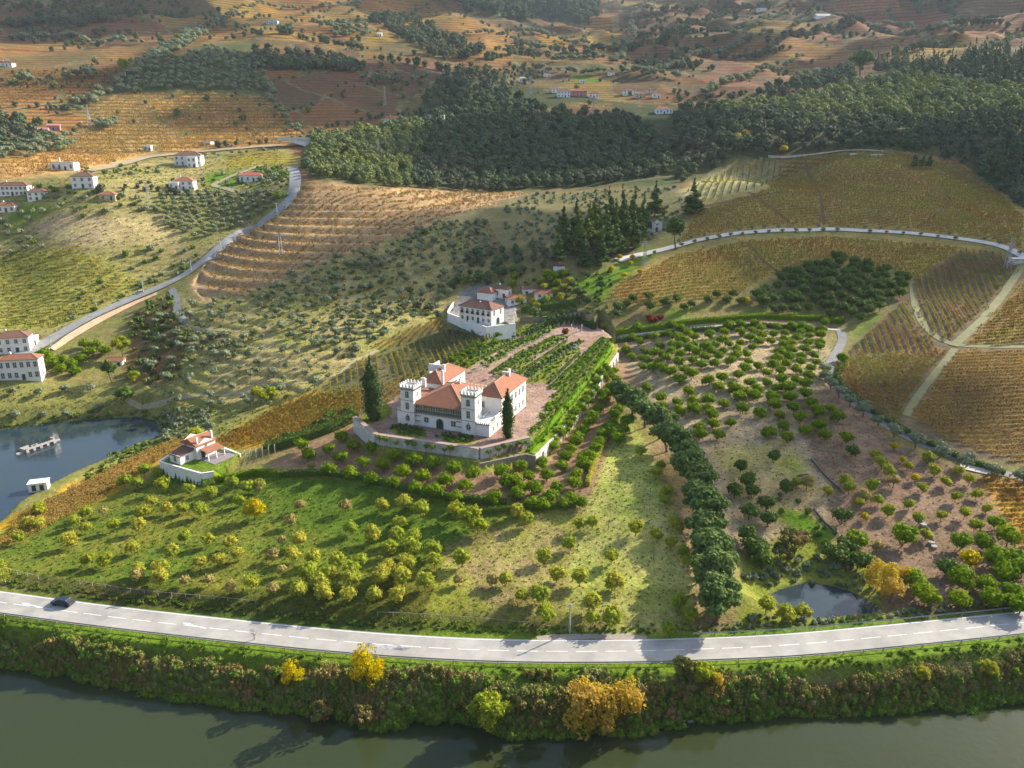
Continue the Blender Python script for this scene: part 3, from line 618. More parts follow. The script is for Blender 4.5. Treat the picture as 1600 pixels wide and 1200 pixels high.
# ------------------------------------------------------------------ lesser roads and tracks, draped
GRAV = mat('white_gravel', (0.62, 0.58, 0.52), (0.45, 0.41, 0.36), scale=0.8)
DIRT = mat('dirt_track', (0.42, 0.34, 0.22), (0.30, 0.25, 0.13), scale=0.5)
TAR = mat('old_tarmac', (0.33, 0.32, 0.30), (0.26, 0.25, 0.235), scale=0.3)
GRASSTR = mat('grassy_track', (0.22, 0.20, 0.09), (0.15, 0.16, 0.05), scale=0.5)
ROADP = {}
def track(px, w, mt, name, lab, off=0.12):
    P = smoothp(resample(pxpath(px), 2.0), 6); V, F = ribbon(P, w, off, None, 4); ROADP[lab] = P
    link(name, npmesh(name, V, F, [mt]), kind='structure', label=lab); return P
LR_P = track(LROAD_PX, 6.6, TAR, 'road', 'grey hillside road on the left', 0.5)
track([(268,452),(276,470),(277,488),(290,505)], 3, TAR, 'road', 'short spur below the hillside road', 0.25)
track([(290,508),(320,516),(350,517),(400,517),(440,510),(480,500)], 1.4, DIRT, 'path', 'pale path along the olive slope')
track([(530,470),(560,465),(620,460)], 1.2, DIRT, 'path', 'short pale path by the round bushes')
track([(200,626),(300,620),(420,610),(520,590),(560,560),(590,548)], 1.4, DIRT, 'path', 'path above the autumn vines')
track([(400,545),(440,530),(400,560),(330,600)], 1.1, DIRT, 'path', 'faint path low on the olive slope')
track([(140,268),(170,262),(230,246),(300,238),(380,232),(440,228)], 6.5, DIRT, 'road', 'dusty shelf road to the bridge', 0.6)
track([(370,300),(330,290),(370,272),(410,258)], 4, DIRT, 'path', 'dirt drive to the red roofed house', 0.3)
track([(965,408),(1000,398),(1030,392),(1060,384),(1100,374),(1150,365),(1200,361),(1300,358),(1400,363),(1480,371),(1540,379),(1575,388),(1600,402),(1640,420)], 4.6, GRAV, 'road', 'white gravel ring road round the golden vineyard', 0.35)
track([(960,528),(1000,523),(1060,516),(1120,511),(1200,507),(1280,512),(1312,516)], 1.7, GRAV, 'path', 'white path beside the long hedge')
track([(1312,516),(1318,530),(1305,555),(1293,575),(1298,598),(1335,632),(1400,676),(1480,712),(1560,738),(1650,760)], 3.2, mat('lane_tar', (0.24,0.23,0.22), scale=.4), 'road', 'lane round the right vineyard', 0.15)
track([(1500,728),(1530,737),(1565,741)], 3.0, GRAV, 'path', 'pale bare stretch of lane', 0.22)
track([(1425,440),(1430,480),(1440,505),(1462,528),(1490,540),(1560,542),(1640,541)], 2.8, GRASSTR, 'path', 'grassy track between the vine blocks')
track([(1490,541),(1530,505),(1560,470),(1588,430),(1600,410)], 3.2, GRASSTR, 'path', 'wide grassy track up the right vineyard', 0.2)
track([(1492,545),(1460,585),(1430,625),(1415,650)], 2.4, GRASSTR, 'path', 'grassy track down the right vineyard')
track([(1200,245),(1300,238),(1380,237)], 3.0, DIRT, 'path', 'track above the upper vineyard', 0.4)
for px in ([(1090,325),(1160,310),(1240,300),(1330,297),(1420,300)], [(1170,300),(1200,320),(1240,352)], [(1258,245),(1275,290),(1288,350)], [(1500,300),(1470,330),(1435,355)],
           [(1165,378),(1195,410),(1225,432)], [(750,318),(850,300),(1000,282),(1050,275)]):
    track(px, 1.8, mat('dark_track', (0.16, 0.12, 0.07), scale=.5), 'path', 'narrow vineyard track', 0.1)
# ------------------------------------------------------------------ trees
def blobs_mesh(name, blobs, nleaf, size, seed, mt, flat=0.5, core=True, droop=0.0):
    """foliage: leaf-sized faces spread through lumps; blobs = [(x,y,z,rx,ry,rz)]"""
    r = np.random.RandomState(seed); B = np.array(blobs, float); wgt = (B[:, 3] * B[:, 5]); wgt = wgt / wgt.sum()
    k = r.choice(len(B), nleaf, p=wgt); d = r.normal(size=(nleaf, 3)); d /= np.linalg.norm(d, axis=1)[:, None]
    rad = (r.uniform(0.70, 1.08, nleaf) + (r.rand(nleaf) < .14) * r.uniform(.04, .22, nleaf))[:, None]; c = B[k, :3] + d * B[k, 3:6] * rad
    n = d / B[k, 3:6]; n /= np.linalg.norm(n, axis=1)[:, None]; n = n + r.normal(size=(nleaf, 3)) * flat; n[:, 2] += 0.25; n /= np.linalg.norm(n, axis=1)[:, None]
    a = np.cross(n, r.normal(size=(nleaf, 3))); a /= np.linalg.norm(a, axis=1)[:, None]; b = np.cross(n, a)
    s = (size * r.uniform(0.55, 1.5, nleaf))[:, None] * 0.5; s2 = s * r.uniform(0.55, 1.0, nleaf)[:, None]
    V = np.stack([c - a * s, c - b * s2 + n * s * .25, c + a * s, c + b * s2 - n * s * .15], 1)
    F = np.arange(nleaf * 4).reshape(-1, 4)
    if core:
        u8 = []
        for bx in B:                                             # dull inner mass so that crowns are not see-through
            nu, nv = 7, 4
            pts = []
            for i in range(nv + 1):
                th = math.pi * i / nv
                for j in range(nu):
                    ph = 2 * math.pi * j / nu + i * .4; q = r.uniform(.62, .84)
                    pts.append((bx[0] + bx[3] * q * math.sin(th) * math.cos(ph), bx[1] + bx[4] * q * math.sin(th) * math.sin(ph), bx[2] + bx[5] * q * math.cos(th)))
            u8.append(np.array(pts))
        base = len(V.reshape(-1, 3)); FF = []; VV = [V.reshape(-1, 3)]
        for pts in u8:
            for i in range(nv):
                for j in range(nu): FF.append((base + i * nu + j, base + (i + 1) * nu + j, base + (i + 1) * nu + (j + 1) % nu, base + i * nu + (j + 1) % nu))
            VV.append(pts); base += len(pts)
        V = np.vstack(VV); F = np.vstack([F, np.array(FF)])
    return npmesh(name, V, F, [mt])
def round_blobs(h, rx, seed, n=6, z0=0.55, flatten=0.8):
    r = random.Random(seed); out = [(0, 0, h - rx * flatten, rx * .72, rx * .72, rx * flatten * .85)]
    for k in range(n):
        a = 2 * math.pi * (k + r.random() * .6) / n; q = rx * r.uniform(.42, .58); s = rx * r.uniform(.42, .58)
        out.append((math.cos(a) * q, math.sin(a) * q, h - rx * flatten + rx * r.uniform(-.35, .3), s, s, s * flatten))
    return out
def trunk_mesh(name, h, r0, crown_z, rx, seed, mt=None, limbs=4, lean=0.1):
    r = random.Random(seed); m = MB(); top = (r.uniform(-lean, lean) * h, r.uniform(-lean, lean) * h, crown_z)
    m.tube((0, 0, -0.4), top, r0, r0 * .65, 7)
    for k in range(limbs):
        a = 2 * math.pi * (k + r.random() * .5) / limbs; e = (top[0] + math.cos(a) * rx * .6, top[1] + math.sin(a) * rx * .6, crown_z + (h - crown_z) * r.uniform(.4, .8))
        mid = ((top[0] + e[0]) / 2 + r.uniform(-.1, .1) * rx, (top[1] + e[1]) / 2, (top[2] * .45 + e[2] * .55))
        m.tube(top, mid, r0 * .5, r0 * .36, 5, False); m.tube(mid, e, r0 * .36, r0 * .12, 5)
        f = (mid[0] + r.uniform(-.4, .4) * rx, mid[1] + r.uniform(-.4, .4) * rx, h * r.uniform(.8, .95)); m.tube(mid, f, r0 * .25, r0 * .08, 4)
    return m.mesh(name, mt or BARK)
L_CIT = leafmat('citrus_leaves', (0.15, 0.235, 0.03), (0.25, 0.31, 0.04), (0.17, 0.26, 0.03), .05, .32)
L_YEL = leafmat('yellowing_leaves', (0.45, 0.47, 0.095), (0.28, 0.36, 0.07), (0.50, 0.46, 0.11), .06, .42, 1.1)
L_TAN = leafmat('tan_leaves', (0.48, 0.40, 0.16), (0.40, 0.33, 0.14), None, 0, .38)
L_OLI = leafmat('olive_leaves', (0.20, 0.235, 0.13), (0.29, 0.32, 0.20), None, 0, .2)
L_DRK = leafmat('dark_leaves', (0.075, 0.13, 0.035), (0.13, 0.19, 0.045), (0.11, 0.155, 0.04), .03, .2)
L_PLA = leafmat('grey_green_leaves', (0.105, 0.165, 0.055), (0.18, 0.235, 0.08), None, 0, .25)
L_CON = leafmat('conifer_needles', (0.06, 0.10, 0.035), (0.11, 0.16, 0.045), (0.15, 0.19, 0.045), .04, .12)
L_CYP = leafmat('cypress_needles', (0.045, 0.085, 0.03), (0.07, 0.11, 0.035), None, 0, .08)
L_GLD = leafmat('golden_leaves', (0.62, 0.49, 0.06), (0.54, 0.47, 0.07), (0.56, 0.41, 0.07), .15, .45)
L_LIM = leafmat('lime_leaves', (0.38, 0.41, 0.07), (0.27, 0.33, 0.06), (0.43, 0.41, 0.08), .15, .4)
L_ORG = leafmat('orange_leaves', (0.62, 0.43, 0.12), (0.50, 0.37, 0.14), (0.60, 0.47, 0.10), .2, .4)
L_FOR = leafmat('wood_leaves', (0.13, 0.17, 0.075), (0.24, 0.27, 0.12), (0.25, 0.27, 0.09), .02, .15, 1.5)  # lighter copy, sunlight on the wood is put into its green
L_FORD = leafmat('dark_shaded_wood_leaves', (0.085, 0.125, 0.065), (0.15, 0.18, 0.09), (0.14, 0.15, 0.09), .02, .1, 1.6)  # darker copy with the wood's shade put into its green; also dark far trees
L_SCB = leafmat('scrub_leaves', (0.27, 0.24, 0.11), (0.19, 0.215, 0.075), (0.23, 0.27, 0.08), .25, .2)
L_SCO = leafmat('olive_scrub_leaves', (0.22, 0.21, 0.07), (0.15, 0.18, 0.05), (0.28, 0.20, 0.09), .3, .2)
L_SCG = leafmat('green_scrub_leaves', (0.13, 0.22, 0.045), (0.20, 0.25, 0.06), None, 0, .25)
L_BRI = leafmat('bright_leaves', (0.13, 0.26, 0.02), (0.18, 0.30, 0.03), None, 0, .3)
L_RED = leafmat('red_leaves', (0.28, 0.06, 0.05), (0.20, 0.07, 0.04), None, 0, .3)
L_VIN = leafmat('vine_leaves', (0.38, 0.33, 0.06), (0.26, 0.26, 0.05), (0.40, 0.24, 0.06), .06, .35, 1.4)
L_VIG = leafmat('gold_vine_leaves', (0.40, 0.335, 0.09), (0.27, 0.26, 0.075), (0.36, 0.23, 0.085), .03, .35, 1.4)
L_VIR = leafmat('rust_vine_leaves', (0.43, 0.27, 0.12), (0.34, 0.27, 0.10), (0.48, 0.34, 0.13), .03, .35, 1.4)
L_VIO = leafmat('green_vine_leaves', (0.26, 0.26, 0.055), (0.18, 0.20, 0.045), (0.40, 0.33, 0.06), .05, .35, 1.4)

L_DRY = leafmat('dry_grass_blades', (0.34, 0.30, 0.13), (0.22, 0.24, 0.08), None, 0, .3)
KIND = {}
def kind(key, name, h, rx, nleaf, size, mt, crown_z=None, tr=0.12, variants=3, blobs=None, lump=6, flatten=.8, flat=.5, limbs=4, core=True, trunk=True, bark=None):
    V = []
    for s in range(variants):
        sd = hash_(key) + s; B = blobs(h, rx, sd) if blobs else round_blobs(h, rx, sd, lump, flatten=flatten)
        c = blobs_mesh(name + '_crown', B, nleaf, size, sd, mt, flat, core)
        t = trunk_mesh(name + '_trunk', h, tr, crown_z if crown_z else h - 1.75 * rx * flatten, rx, sd, bark, limbs) if trunk else None
        V.append((c, t))
    KIND[key] = (name, V, h, rx)
def hash_(s): return sum(ord(c) * (i + 3) for i, c in enumerate(s)) % 9973
def cone_blobs(h, rx, sd):
    r = random.Random(sd); out = []; n = 9
    for i in range(n):
        t = i / (n - 1); z = h * (0.16 + 0.8 * t); q = rx * (1 - t) ** .8
        if q < .3: q = .3
        for k in range(max(1, int(5 * (1 - t)))):
            a = r.random() * 6.28; out.append((math.cos(a) * q * .5, math.sin(a) * q * .5, z + r.uniform(-.3, .3), q * .6, q * .6, h / n * .62))
    return out
def cyp_blobs(h, rx, sd):
    out = []; r = random.Random(sd); n = 12
    for i in range(n):
        t = (i + .5) / n; q = rx * (math.sin(math.pi * min(1, t * .62 + .22)) ** .9) * (1 if t < .6 else (1 - ((t - .6) / .42) ** 2.2))
        q = max(q, .25); a = r.random() * 6.28; out.append((math.cos(a) * q * .12, math.sin(a) * q * .12, h * (0.03 + .93 * t), q * .95, q * .95, h / n * 1.5))
    return out
def tall_blobs(h, rx, sd):
    r = random.Random(sd); out = []
    for i in range(17):
        t = r.random(); z = h * (0.18 + .72 * t); q = rx * (.75 * math.sin(math.pi * (0.12 + .8 * t)) + .1); a = r.random() * 6.28; s = rx * r.uniform(.22, .42)
        out.append((math.cos(a) * q * .8, math.sin(a) * q * .8, z, s, s, s * 1.35))
    out.append((0, 0, h * .5, rx * .42, rx * .42, h * .28)); return out
def wide_blobs(h, rx, sd):
    r = random.Random(sd); out = [(0, 0, h * .62, rx * .62, rx * .62, h * .25)]
    for i in range(22):
        a = r.random() * 6.28; q = rx * math.sqrt(r.random()) * .82; s = rx * r.uniform(.17, .34)
        out.append((math.cos(a) * q, math.sin(a) * q, h * (.52 + .32 * (1 - (q / rx) ** 2)) + r.uniform(-.1, .08) * h, s, s, s * .8))
    return out
def low_blobs(h, rx, sd):
    r = random.Random(sd); out = []
    for i in range(7):
        a = r.random() * 6.28; q = rx * math.sqrt(r.random()) * .65; s = rx * r.uniform(.32, .5)
        out.append((math.cos(a) * q, math.sin(a) * q, h * r.uniform(.3, .62), s, s, h * .38))
    return out
def crown_blobs(h, rx, sd):
    r = random.Random(sd); out = [(0, 0, h * .42, rx * .75, rx * .75, h * .42)]
    for k in range(8):
        a = 2 * math.pi * (k + r.random()) / 8; q = rx * r.uniform(.4, .66); s = rx * r.uniform(.28, .42)
        out.append((math.cos(a) * q, math.sin(a) * q, h * r.uniform(.4, .75), s, s, s * .85))
    out.append((rx * .1, 0, h * .84, rx * .38, rx * .38, rx * .32)); return out
def vine_blobs(h, rx, sd): return [(-.35, 0, h * .6, .45, .2, h * .36), (.35, .04, h * .56, .45, .22, h * .38)]
kind('citrus', 'orange_tree', 4.0, 2.3, 560, .46, L_CIT, tr=.13, variants=4)
kind('yellow', 'autumn_fruit_tree', 4.2, 1.9, 420, .42, L_YEL, tr=.10, variants=4, flatten=.95, flat=.7, limbs=6, lump=7)
kind('tan', 'autumn_fruit_tree', 3.5, 1.6, 260, .38, L_TAN, tr=.10, variants=2, flatten=.9, flat=.8, limbs=6)
kind('lime', 'autumn_fruit_tree', 4.2, 2.1, 420, .44, L_LIM, tr=.12, variants=2, flatten=.85)
kind('gold', 'golden_tree', 4.2, 2.0, 380, .42, L_GLD, tr=.12, variants=2, flatten=.9)
kind('olive', 'olive_tree', 3.9, 2.1, 330, .42, L_OLI, tr=.16, variants=4, flatten=.7)
kind('dark', 'evergreen_tree', 5.2, 2.7, 480, .6, L_DRK, tr=.18, variants=3)
kind('plane', 'large_broadleaf_tree', 10.0, 5.0, 2300, .72, L_PLA, 3.0, .35, 4, wide_blobs)
kind('conifer', 'conifer_tree', 18.0, 4.2, 1500, .9, L_CON, 3.0, .35, 4, cone_blobs, limbs=0)
kind('cypress', 'cypress_tree', 15.5, 2.9, 3000, .40, L_CYP, .6, .3, 2, cyp_blobs, limbs=0, flat=.35)
kind('poplar', 'riverside_tree', 9.5, 3.0, 1500, .42, L_GLD, 2.0, .22, 2, tall_blobs, core=False, flat=.9)
kind('poplaro', 'riverside_tree', 9.5, 3.0, 1900, .42, L_ORG, 2.0, .22, 3, tall_blobs, core=False, flat=.9)
kind('poplarl', 'riverside_tree', 8.5, 3.3, 2000, .42, L_LIM, 2.0, .22, 2, wide_blobs, flat=.8)
kind('willow', 'riverside_tree', 6.5, 2.8, 1300, .42, L_SCO, 1.5, .2, 2, wide_blobs, flat=.8)
kind('standard', 'standard_tree', 3.2, .85, 90, .32, L_DRK, 2.2, .11, 2, bark=WHITE2, limbs=2)
kind('youngtree', 'wall_tree', 3.4, 1.0, 150, .34, L_SCG, 1.4, .07, 3)
kind('pine', 'umbrella_pine', 11.0, 3.4, 700, .8, L_CON, 5.5, .28, 2, wide_blobs)
kind('birch', 'riverside_tree', 8.0, 1.8, 500, .36, L_LIM, 1.5, .1, 1, tall_blobs, core=False, flat=.9, bark=WHITE2)
kind('shrub', 'shrub', 1.6, 1.3, 120, .40, L_SCB, trunk=False, variants=3, blobs=low_blobs)
kind('shrubg', 'shrub', 1.7, 1.3, 130, .40, L_SCG, trunk=False, variants=3, blobs=low_blobs)
kind('shrubd', 'shrub', 1.8, 1.3, 120, .42, L_DRK, trunk=False, variants=3, blobs=low_blobs)
kind('shrubo', 'shrub', 1.7, 1.3, 120, .38, L_OLI, trunk=False, variants=3, blobs=low_blobs)
kind('shrubr', 'shrub', 1.9, 1.4, 200, .38, L_RED, trunk=False, variants=2, blobs=low_blobs)
kind('shrubb', 'shrub', 1.6, 1.3, 160, .38, L_BRI, trunk=False, variants=3, blobs=low_blobs)
kind('shrubt', 'shrub', 1.6, 1.3, 120, .40, L_TAN, trunk=False, variants=2, blobs=low_blobs)
kind('bankb', 'riverside_bush', 2.3, 1.5, 300, .26, L_SCB, trunk=False, variants=3, blobs=low_blobs, flat=1.0, core=True)
kind('bankt', 'riverside_bush', 2.1, 1.4, 240, .26, L_TAN, trunk=False, variants=2, blobs=low_blobs, flat=1.0, core=False)
kind('banko', 'riverside_bush', 2.4, 1.5, 300, .26, L_SCO, trunk=False, variants=3, blobs=low_blobs, flat=1.0)
kind('bankg', 'riverside_bush', 2.2, 1.6, 320, .27, L_SCG, trunk=False, variants=3, blobs=low_blobs, flat=.8)
kind('ochre', 'willow_tree', 6.0, 3.4, 1100, .4, L_SCO, 1.5, .2, 2, wide_blobs, flat=.8)
kind('tuft', 'grass_tuft', .55, .5, 14, .42, L_SCG, trunk=False, variants=2, blobs=low_blobs, core=False, flat=1.2)
kind('tuftd', 'grass_tuft', .45, .5, 14, .34, L_DRY, trunk=False, variants=2, blobs=low_blobs, core=False, flat=1.2)
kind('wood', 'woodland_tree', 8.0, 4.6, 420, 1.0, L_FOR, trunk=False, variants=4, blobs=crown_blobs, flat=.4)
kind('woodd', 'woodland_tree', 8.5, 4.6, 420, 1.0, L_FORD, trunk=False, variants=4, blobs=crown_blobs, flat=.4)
kind('woodc', 'woodland_conifer', 13, 2.6, 200, 1.1, L_FORD, trunk=False, variants=3, blobs=cone_blobs)
for key, mt in (('vine', L_VIN), ('vineg', L_VIG), ('viner', L_VIR), ('vineo', L_VIO)):
    kind(key, 'vine', 1.35, .8, 26, .42, mt, trunk=False, variants=3, blobs=vine_blobs, core=False, flat=.9)
def bare_mesh(seed, h):
    r = random.Random(seed); m = MB()
    def br(p, d, L, rad, lv):
        q = p + d * L; m.tube(p, q, rad, rad * .6, 5, False)
        if lv == 0: return
        for k in range(3 if lv > 1 else 4):
            nd = (d + Vector((r.uniform(-.9, .9), r.uniform(-.9, .9), r.uniform(-.1, .6)))).normalized(); br(p + d * L * r.uniform(.6, 1), nd, L * r.uniform(.6, .8), rad * .5, lv - 1)
    br(Vector((0, 0, -.3)), Vector((.15, 0, 1)).normalized(), h * .35, .13, 4); return m.mesh('bare_branches', mat('grey_twigs', (0.33, 0.29, 0.25), scale=2))
BARE = [bare_mesh(s, 3.2) for s in (1, 2, 3)]

def tree(key, x, y, s=1.0, label=None, cat='tree', group=None, rz=None, z=None, name=None, sz=None):
    nm, V, h, rx = KIND[key]; c, t = R.choice(V); rz = R.uniform(0, 6.28) if rz is None else rz
    z = float(H(x, y)) if z is None else z; sc = (s, s, s if sz is None else sz)
    if t is None: return link(name or nm, c, None, (x, y, z), rz, sc, label=label, cat=cat, group=group)
    e = empty(name or nm, (x, y, z), rz, label=label, cat=cat, group=group); e.scale = sc
    link('crown', c, e); link('trunk', t, e); return e
def bare(x, y, s, **k): return link('bare_tree', R.choice(BARE), None, (x, y, float(H(x, y))), R.uniform(0, 6.28), s, cat='tree', **k)
def at(pts, hc=0.0):
    """picture points of crown middles that stand hc metres over the ground -> ground points"""
    p = np.array(pts, float); g = P3(p[:, 0], p[:, 1])
    if hc:
        dep = g[:, 1] * math.cos(PITCH) - (g[:, 2] - CAMZ) * math.sin(PITCH); dv = hc * FPX * math.cos(PITCH) / dep * .95
        g = P3(p[:, 0], p[:, 1] + dv)
    return g
ROADPTS = np.vstack([p[:, :2] for p in ROADP.values()])
def off_road(x, y, d=3.0):
    ok = np.ones(len(x), bool)
    for c in range(0, len(x), 2000):
        sl = slice(c, c + 2000); dd = np.hypot(x[sl, None] - ROADPTS[None, ::2, 0], y[sl, None] - ROADPTS[None, ::2, 1]).min(1); ok[sl] = dd > d
    return ok
def region(poly, sp, jit=0.35, rot=0.0, seed=1, minroad=2.5, spy=None, holes=(), thin=None):
    """points over the ground inside a picture outline, on a jittered lattice in the world"""
    r = np.random.RandomState(abs(seed)); P = np.array(poly, float)
    uu = np.concatenate([P[:, 0], (P[:, 0] + np.roll(P[:, 0], 1)) / 2]); vv = np.concatenate([P[:, 1], (P[:, 1] + np.roll(P[:, 1], 1)) / 2])
    g = P3(np.clip(uu, -250, 1850), np.clip(vv, -60, 1190)); c, s = math.cos(rot), math.sin(rot)
    a = g[:, 0] * c + g[:, 1] * s; b = -g[:, 0] * s + g[:, 1] * c; spy = spy or sp; m = sp * 3
    A, B = np.meshgrid(np.arange(a.min() - m - 20, a.max() + m + 20, sp), np.arange(b.min() - m - 20, b.max() + m + 20, spy))
    A = A.ravel() + r.uniform(-jit, jit, A.size) * sp; B = B.ravel() + r.uniform(-jit, jit, B.size) * spy
    x = A * c - B * s; y = A * s + B * c; k = (np.hypot(x, y) < 4000) & (y > 90); x = x[k]; y = y[k]
    z = H(x, y); u, v = proj(x, y, z); k = inpoly(u, v, P) & (np.abs(np.arctan2(x, y)) < .73)
    for hpoly in holes: k &= ~inpoly(u, v, hpoly)
    x = x[k]; y = y[k]
    if thin is not None: k = fbm(x, y, thin[0], 77) > thin[1] + r.uniform(-.15, .15, len(x)); x = x[k]; y = y[k]
    if minroad: k = off_road(x, y, minroad); x = x[k]; y = y[k]
    return x, y
def stuff(name, label, sets, cat=None, **kk):
    """many small plants as ONE object: sets = [(kind key, x, y, scale)] instanced by geometry nodes"""
    srcs = []; xs, ys, ss, vi, rz = [], [], [], [], []
    for key, x, y, s, *ro in sets:
        if len(x) == 0: continue
        V = KIND[key][1]; base = len(srcs); srcs += [SRC(key, i) for i in range(len(V))]; n = len(x)
        xs.append(x); ys.append(y); ss.append(np.broadcast_to(s, (n,)) * (NR.uniform(.85, 1.15, n) if key[:4] == 'vine' else NR.uniform(.55, 1.4, n) if key[:4] == 'wood' else NR.uniform(.65, 1.4, n))); vi.append(base + NR.randint(0, len(V), n))
        rz.append((ro[0] + NR.choice([0, math.pi], n)) if ro else NR.uniform(0, 6.28, n))
    x = np.concatenate(xs); y = np.concatenate(ys); s = np.concatenate(ss); vi = np.concatenate(vi); rz = np.concatenate(rz)
    me = bpy.data.meshes.new(name); me.vertices.add(len(x)); me.vertices.foreach_set('co', np.column_stack([x, y, H(x, y) - .05]).ravel().astype(np.float32))
    for nm, ty, ar in (('sc', 'FLOAT', s.astype(np.float32)), ('vi', 'INT', vi.astype(np.int32)), ('rz', 'FLOAT', rz.astype(np.float32))):
        me.attributes.new(nm, ty, 'POINT').data.foreach_set('value', ar)
    o = link(name, me, kind='stuff', label=label)
    ng = bpy.data.node_groups.new(name, 'GeometryNodeTree'); ng.interface.new_socket('Geometry', in_out='INPUT', socket_type='NodeSocketGeometry'); ng.interface.new_socket('Geometry', in_out='OUTPUT', socket_type='NodeSocketGeometry')
    N = ng.nodes; L = ng.links; gi = N.new('NodeGroupInput'); go = N.new('NodeGroupOutput'); jn = N.new('GeometryNodeJoinGeometry')
    def attr(nm, ty):
        a = N.new('GeometryNodeInputNamedAttribute'); a.data_type = ty; a.inputs['Name'].default_value = nm; return a.outputs['Attribute']
    asc, avi, arz = attr('sc', 'FLOAT'), attr('vi', 'INT'), attr('rz', 'FLOAT')
    cx = N.new('ShaderNodeCombineXYZ'); L.new(arz, cx.inputs['Z'])
    for k, so in enumerate(srcs):
        oi = N.new('GeometryNodeObjectInfo'); oi.inputs['Object'].default_value = so; oi.inputs['As Instance'].default_value = True
        ip = N.new('GeometryNodeInstanceOnPoints'); cmp = N.new('FunctionNodeCompare'); cmp.data_type = 'INT'; cmp.operation = 'EQUAL'
        L.new(avi, cmp.inputs[2]); cmp.inputs[3].default_value = k
        L.new(gi.outputs[0], ip.inputs['Points']); L.new(cmp.outputs[0], ip.inputs['Selection']); L.new(oi.outputs['Geometry'], ip.inputs['Instance'])
        L.new(cx.outputs[0], ip.inputs['Rotation']); L.new(asc, ip.inputs['Scale']); L.new(ip.outputs[0], jn.inputs[0])
    L.new(jn.outputs[0], go.inputs[0]); md = o.modifiers.new('plants', 'NODES'); md.node_group = ng
    return o
_src = {}
def SRC(key, i):
    """a real plant standing in the scene whose shape the instanced ones share"""
    if (key, i) in _src: return _src[(key, i)]
    nm, V, h, rx = KIND[key]; (u, v), lab, cat = SRCSPOT.get(key, ((760, 300), 'lone plant', 'plant'))
    g = P3(u + (i - 1) * SRCD.get(key, 14), v)[0]
    o = link(nm, V[i][0], None, (g[0], g[1], g[2] - .05), R.uniform(0, 6.28), None, label=lab, cat=cat, group=lab + 's'); _src[(key, i)] = o; return o
SRCD = {'wood': 16, 'woodd': 16, 'woodc': 12}
SRCSPOT = {'tuft': ((600, 900), 'grass tuft on the lawn of the front orchard', 'grass'), 'tuftd': ((960, 860), 'dry grass tuft on the pale meadow', 'grass'), 'shrub': ((930, 1055), 'brown bush on the river bank below the guardrail', 'bush'), 'shrubg': ((700, 1065), 'green bush on the river bank below the guardrail', 'bush'),
 'bankb': ((925, 1068), 'twiggy brown bush on the river bank', 'bush'), 'bankt': ((520, 1050), 'pale straw coloured bush on the river bank', 'bush'), 'banko': ((840, 1062), 'olive green bush on the river bank', 'bush'), 'bankg': ((700, 1075), 'leafy green bush on the river bank', 'bush'),
 'shrubd': ((560, 505), 'dark green bush low on the olive slope', 'bush'), 'shrubo': ((1180, 905), 'grey green bush by the reedy pond', 'bush'), 'shrubb': ((885, 640), 'bright green bush on the strip beside the castle wall', 'bush'),
 'shrubt': ((300, 1030), 'dry tan bush on the river bank below the guardrail', 'bush'), 'wood': ((600, 262), 'sun-toned green tree at the lit end of the wood', 'tree'), 'woodd': ((820, 262), 'shade-toned green tree in the shaded wood', 'tree'),
 'woodc': ((1440, 262), 'dark conifer above the upper vineyard', 'tree'), 'vine': ((1400, 560), 'vine at the edge of the middle vine block', 'vine'), 'vineg': ((1100, 440), 'golden vine on the round hill', 'vine'),
 'viner': ((520, 340), 'rust coloured vine on the terraced hill', 'vine'), 'vineo': ((640, 560), 'greenish vine in the block behind the castle', 'vine'), 'olive': ((560, 420), 'silvery olive tree beside the path on the dry slope', 'tree')}
# ------------------------------------------------------------------ orchards and groves, tree by tree
Z = lambda ox, oy, f, pts: [(ox + x / f, oy + y / f) for x, y in pts]
def plant(key, pts, hc, lab, grp, smin=.85, smax=1.15, s0=1.0, limit=300, cat='tree'):
    g = at(pts, hc) if len(pts) else []
    for p in g[:limit]: tree(key, p[0], p[1], s0 * R.uniform(smin, smax), lab, cat, grp)
grove = Z(400, 600, 4, [(615,385),(720,385),(455,400),(330,430),(535,450),(675,485),(795,500),(865,445),(985,468),(1105,490),(1235,520),(920,540),(1040,570),(595,550),(725,585),(865,610),(995,635),(1185,600),(1120,665),(1310,620),(1355,550),(1250,690),(1490,700),(1535,535),(1565,600),(455,530),(540,320),(290,380)])
plant('citrus', grove, 2.2, 'round orange tree in the grove below the white castle wall', 'orange trees below the castle wall', s0=1.02)
g2 = Z(800, 600, 4, [(55,510),(105,575),(20,600),(220,560),(30,680),(145,650),(275,640),(130,740),(190,745),(320,730),(430,735),(310,510),(335,455),(185,485),(400,550),(385,610),(370,695),(240,690),(75,640),
 (260,340),(250,385),(345,260),(370,220),(395,170),(430,145),(465,100),(490,60),(520,20),(370,400),(415,325),(445,285),(480,240),(500,205),(540,150),(575,100),(590,60),(480,450),(520,400),(545,355),(565,310),(600,265),(630,230),(640,190),(660,150),(400,360),(300,300),(330,285),(610,20),(560,50),(530,-20),(570,-50),(610,-60),(650,-30),(550,-80),(590,-110),(640,-90),(620,20),(655,70),(690,110),(455,500),(440,460)])
plant('citrus', g2, 2.0, 'orange tree in the rows right of the castle retaining wall', 'orange trees right of the castle', s0=.92)
y1 = Z(0, 600, 4, [(868,622),(1185,660),(955,725),(470,855),(545,800),(180,870),(245,870),(125,955),(445,980),(545,890),(1160,950),(1305,970),(1255,790),(1325,685),(1455,620),(1550,650),(1500,725),(1445,990),(1490,1060),(1080,1050),(835,1020),(870,890),(870,1150),(1370,1095),(1005,1150),(1255,1105),(905,545),(990,560),(1040,770),(1150,770)])
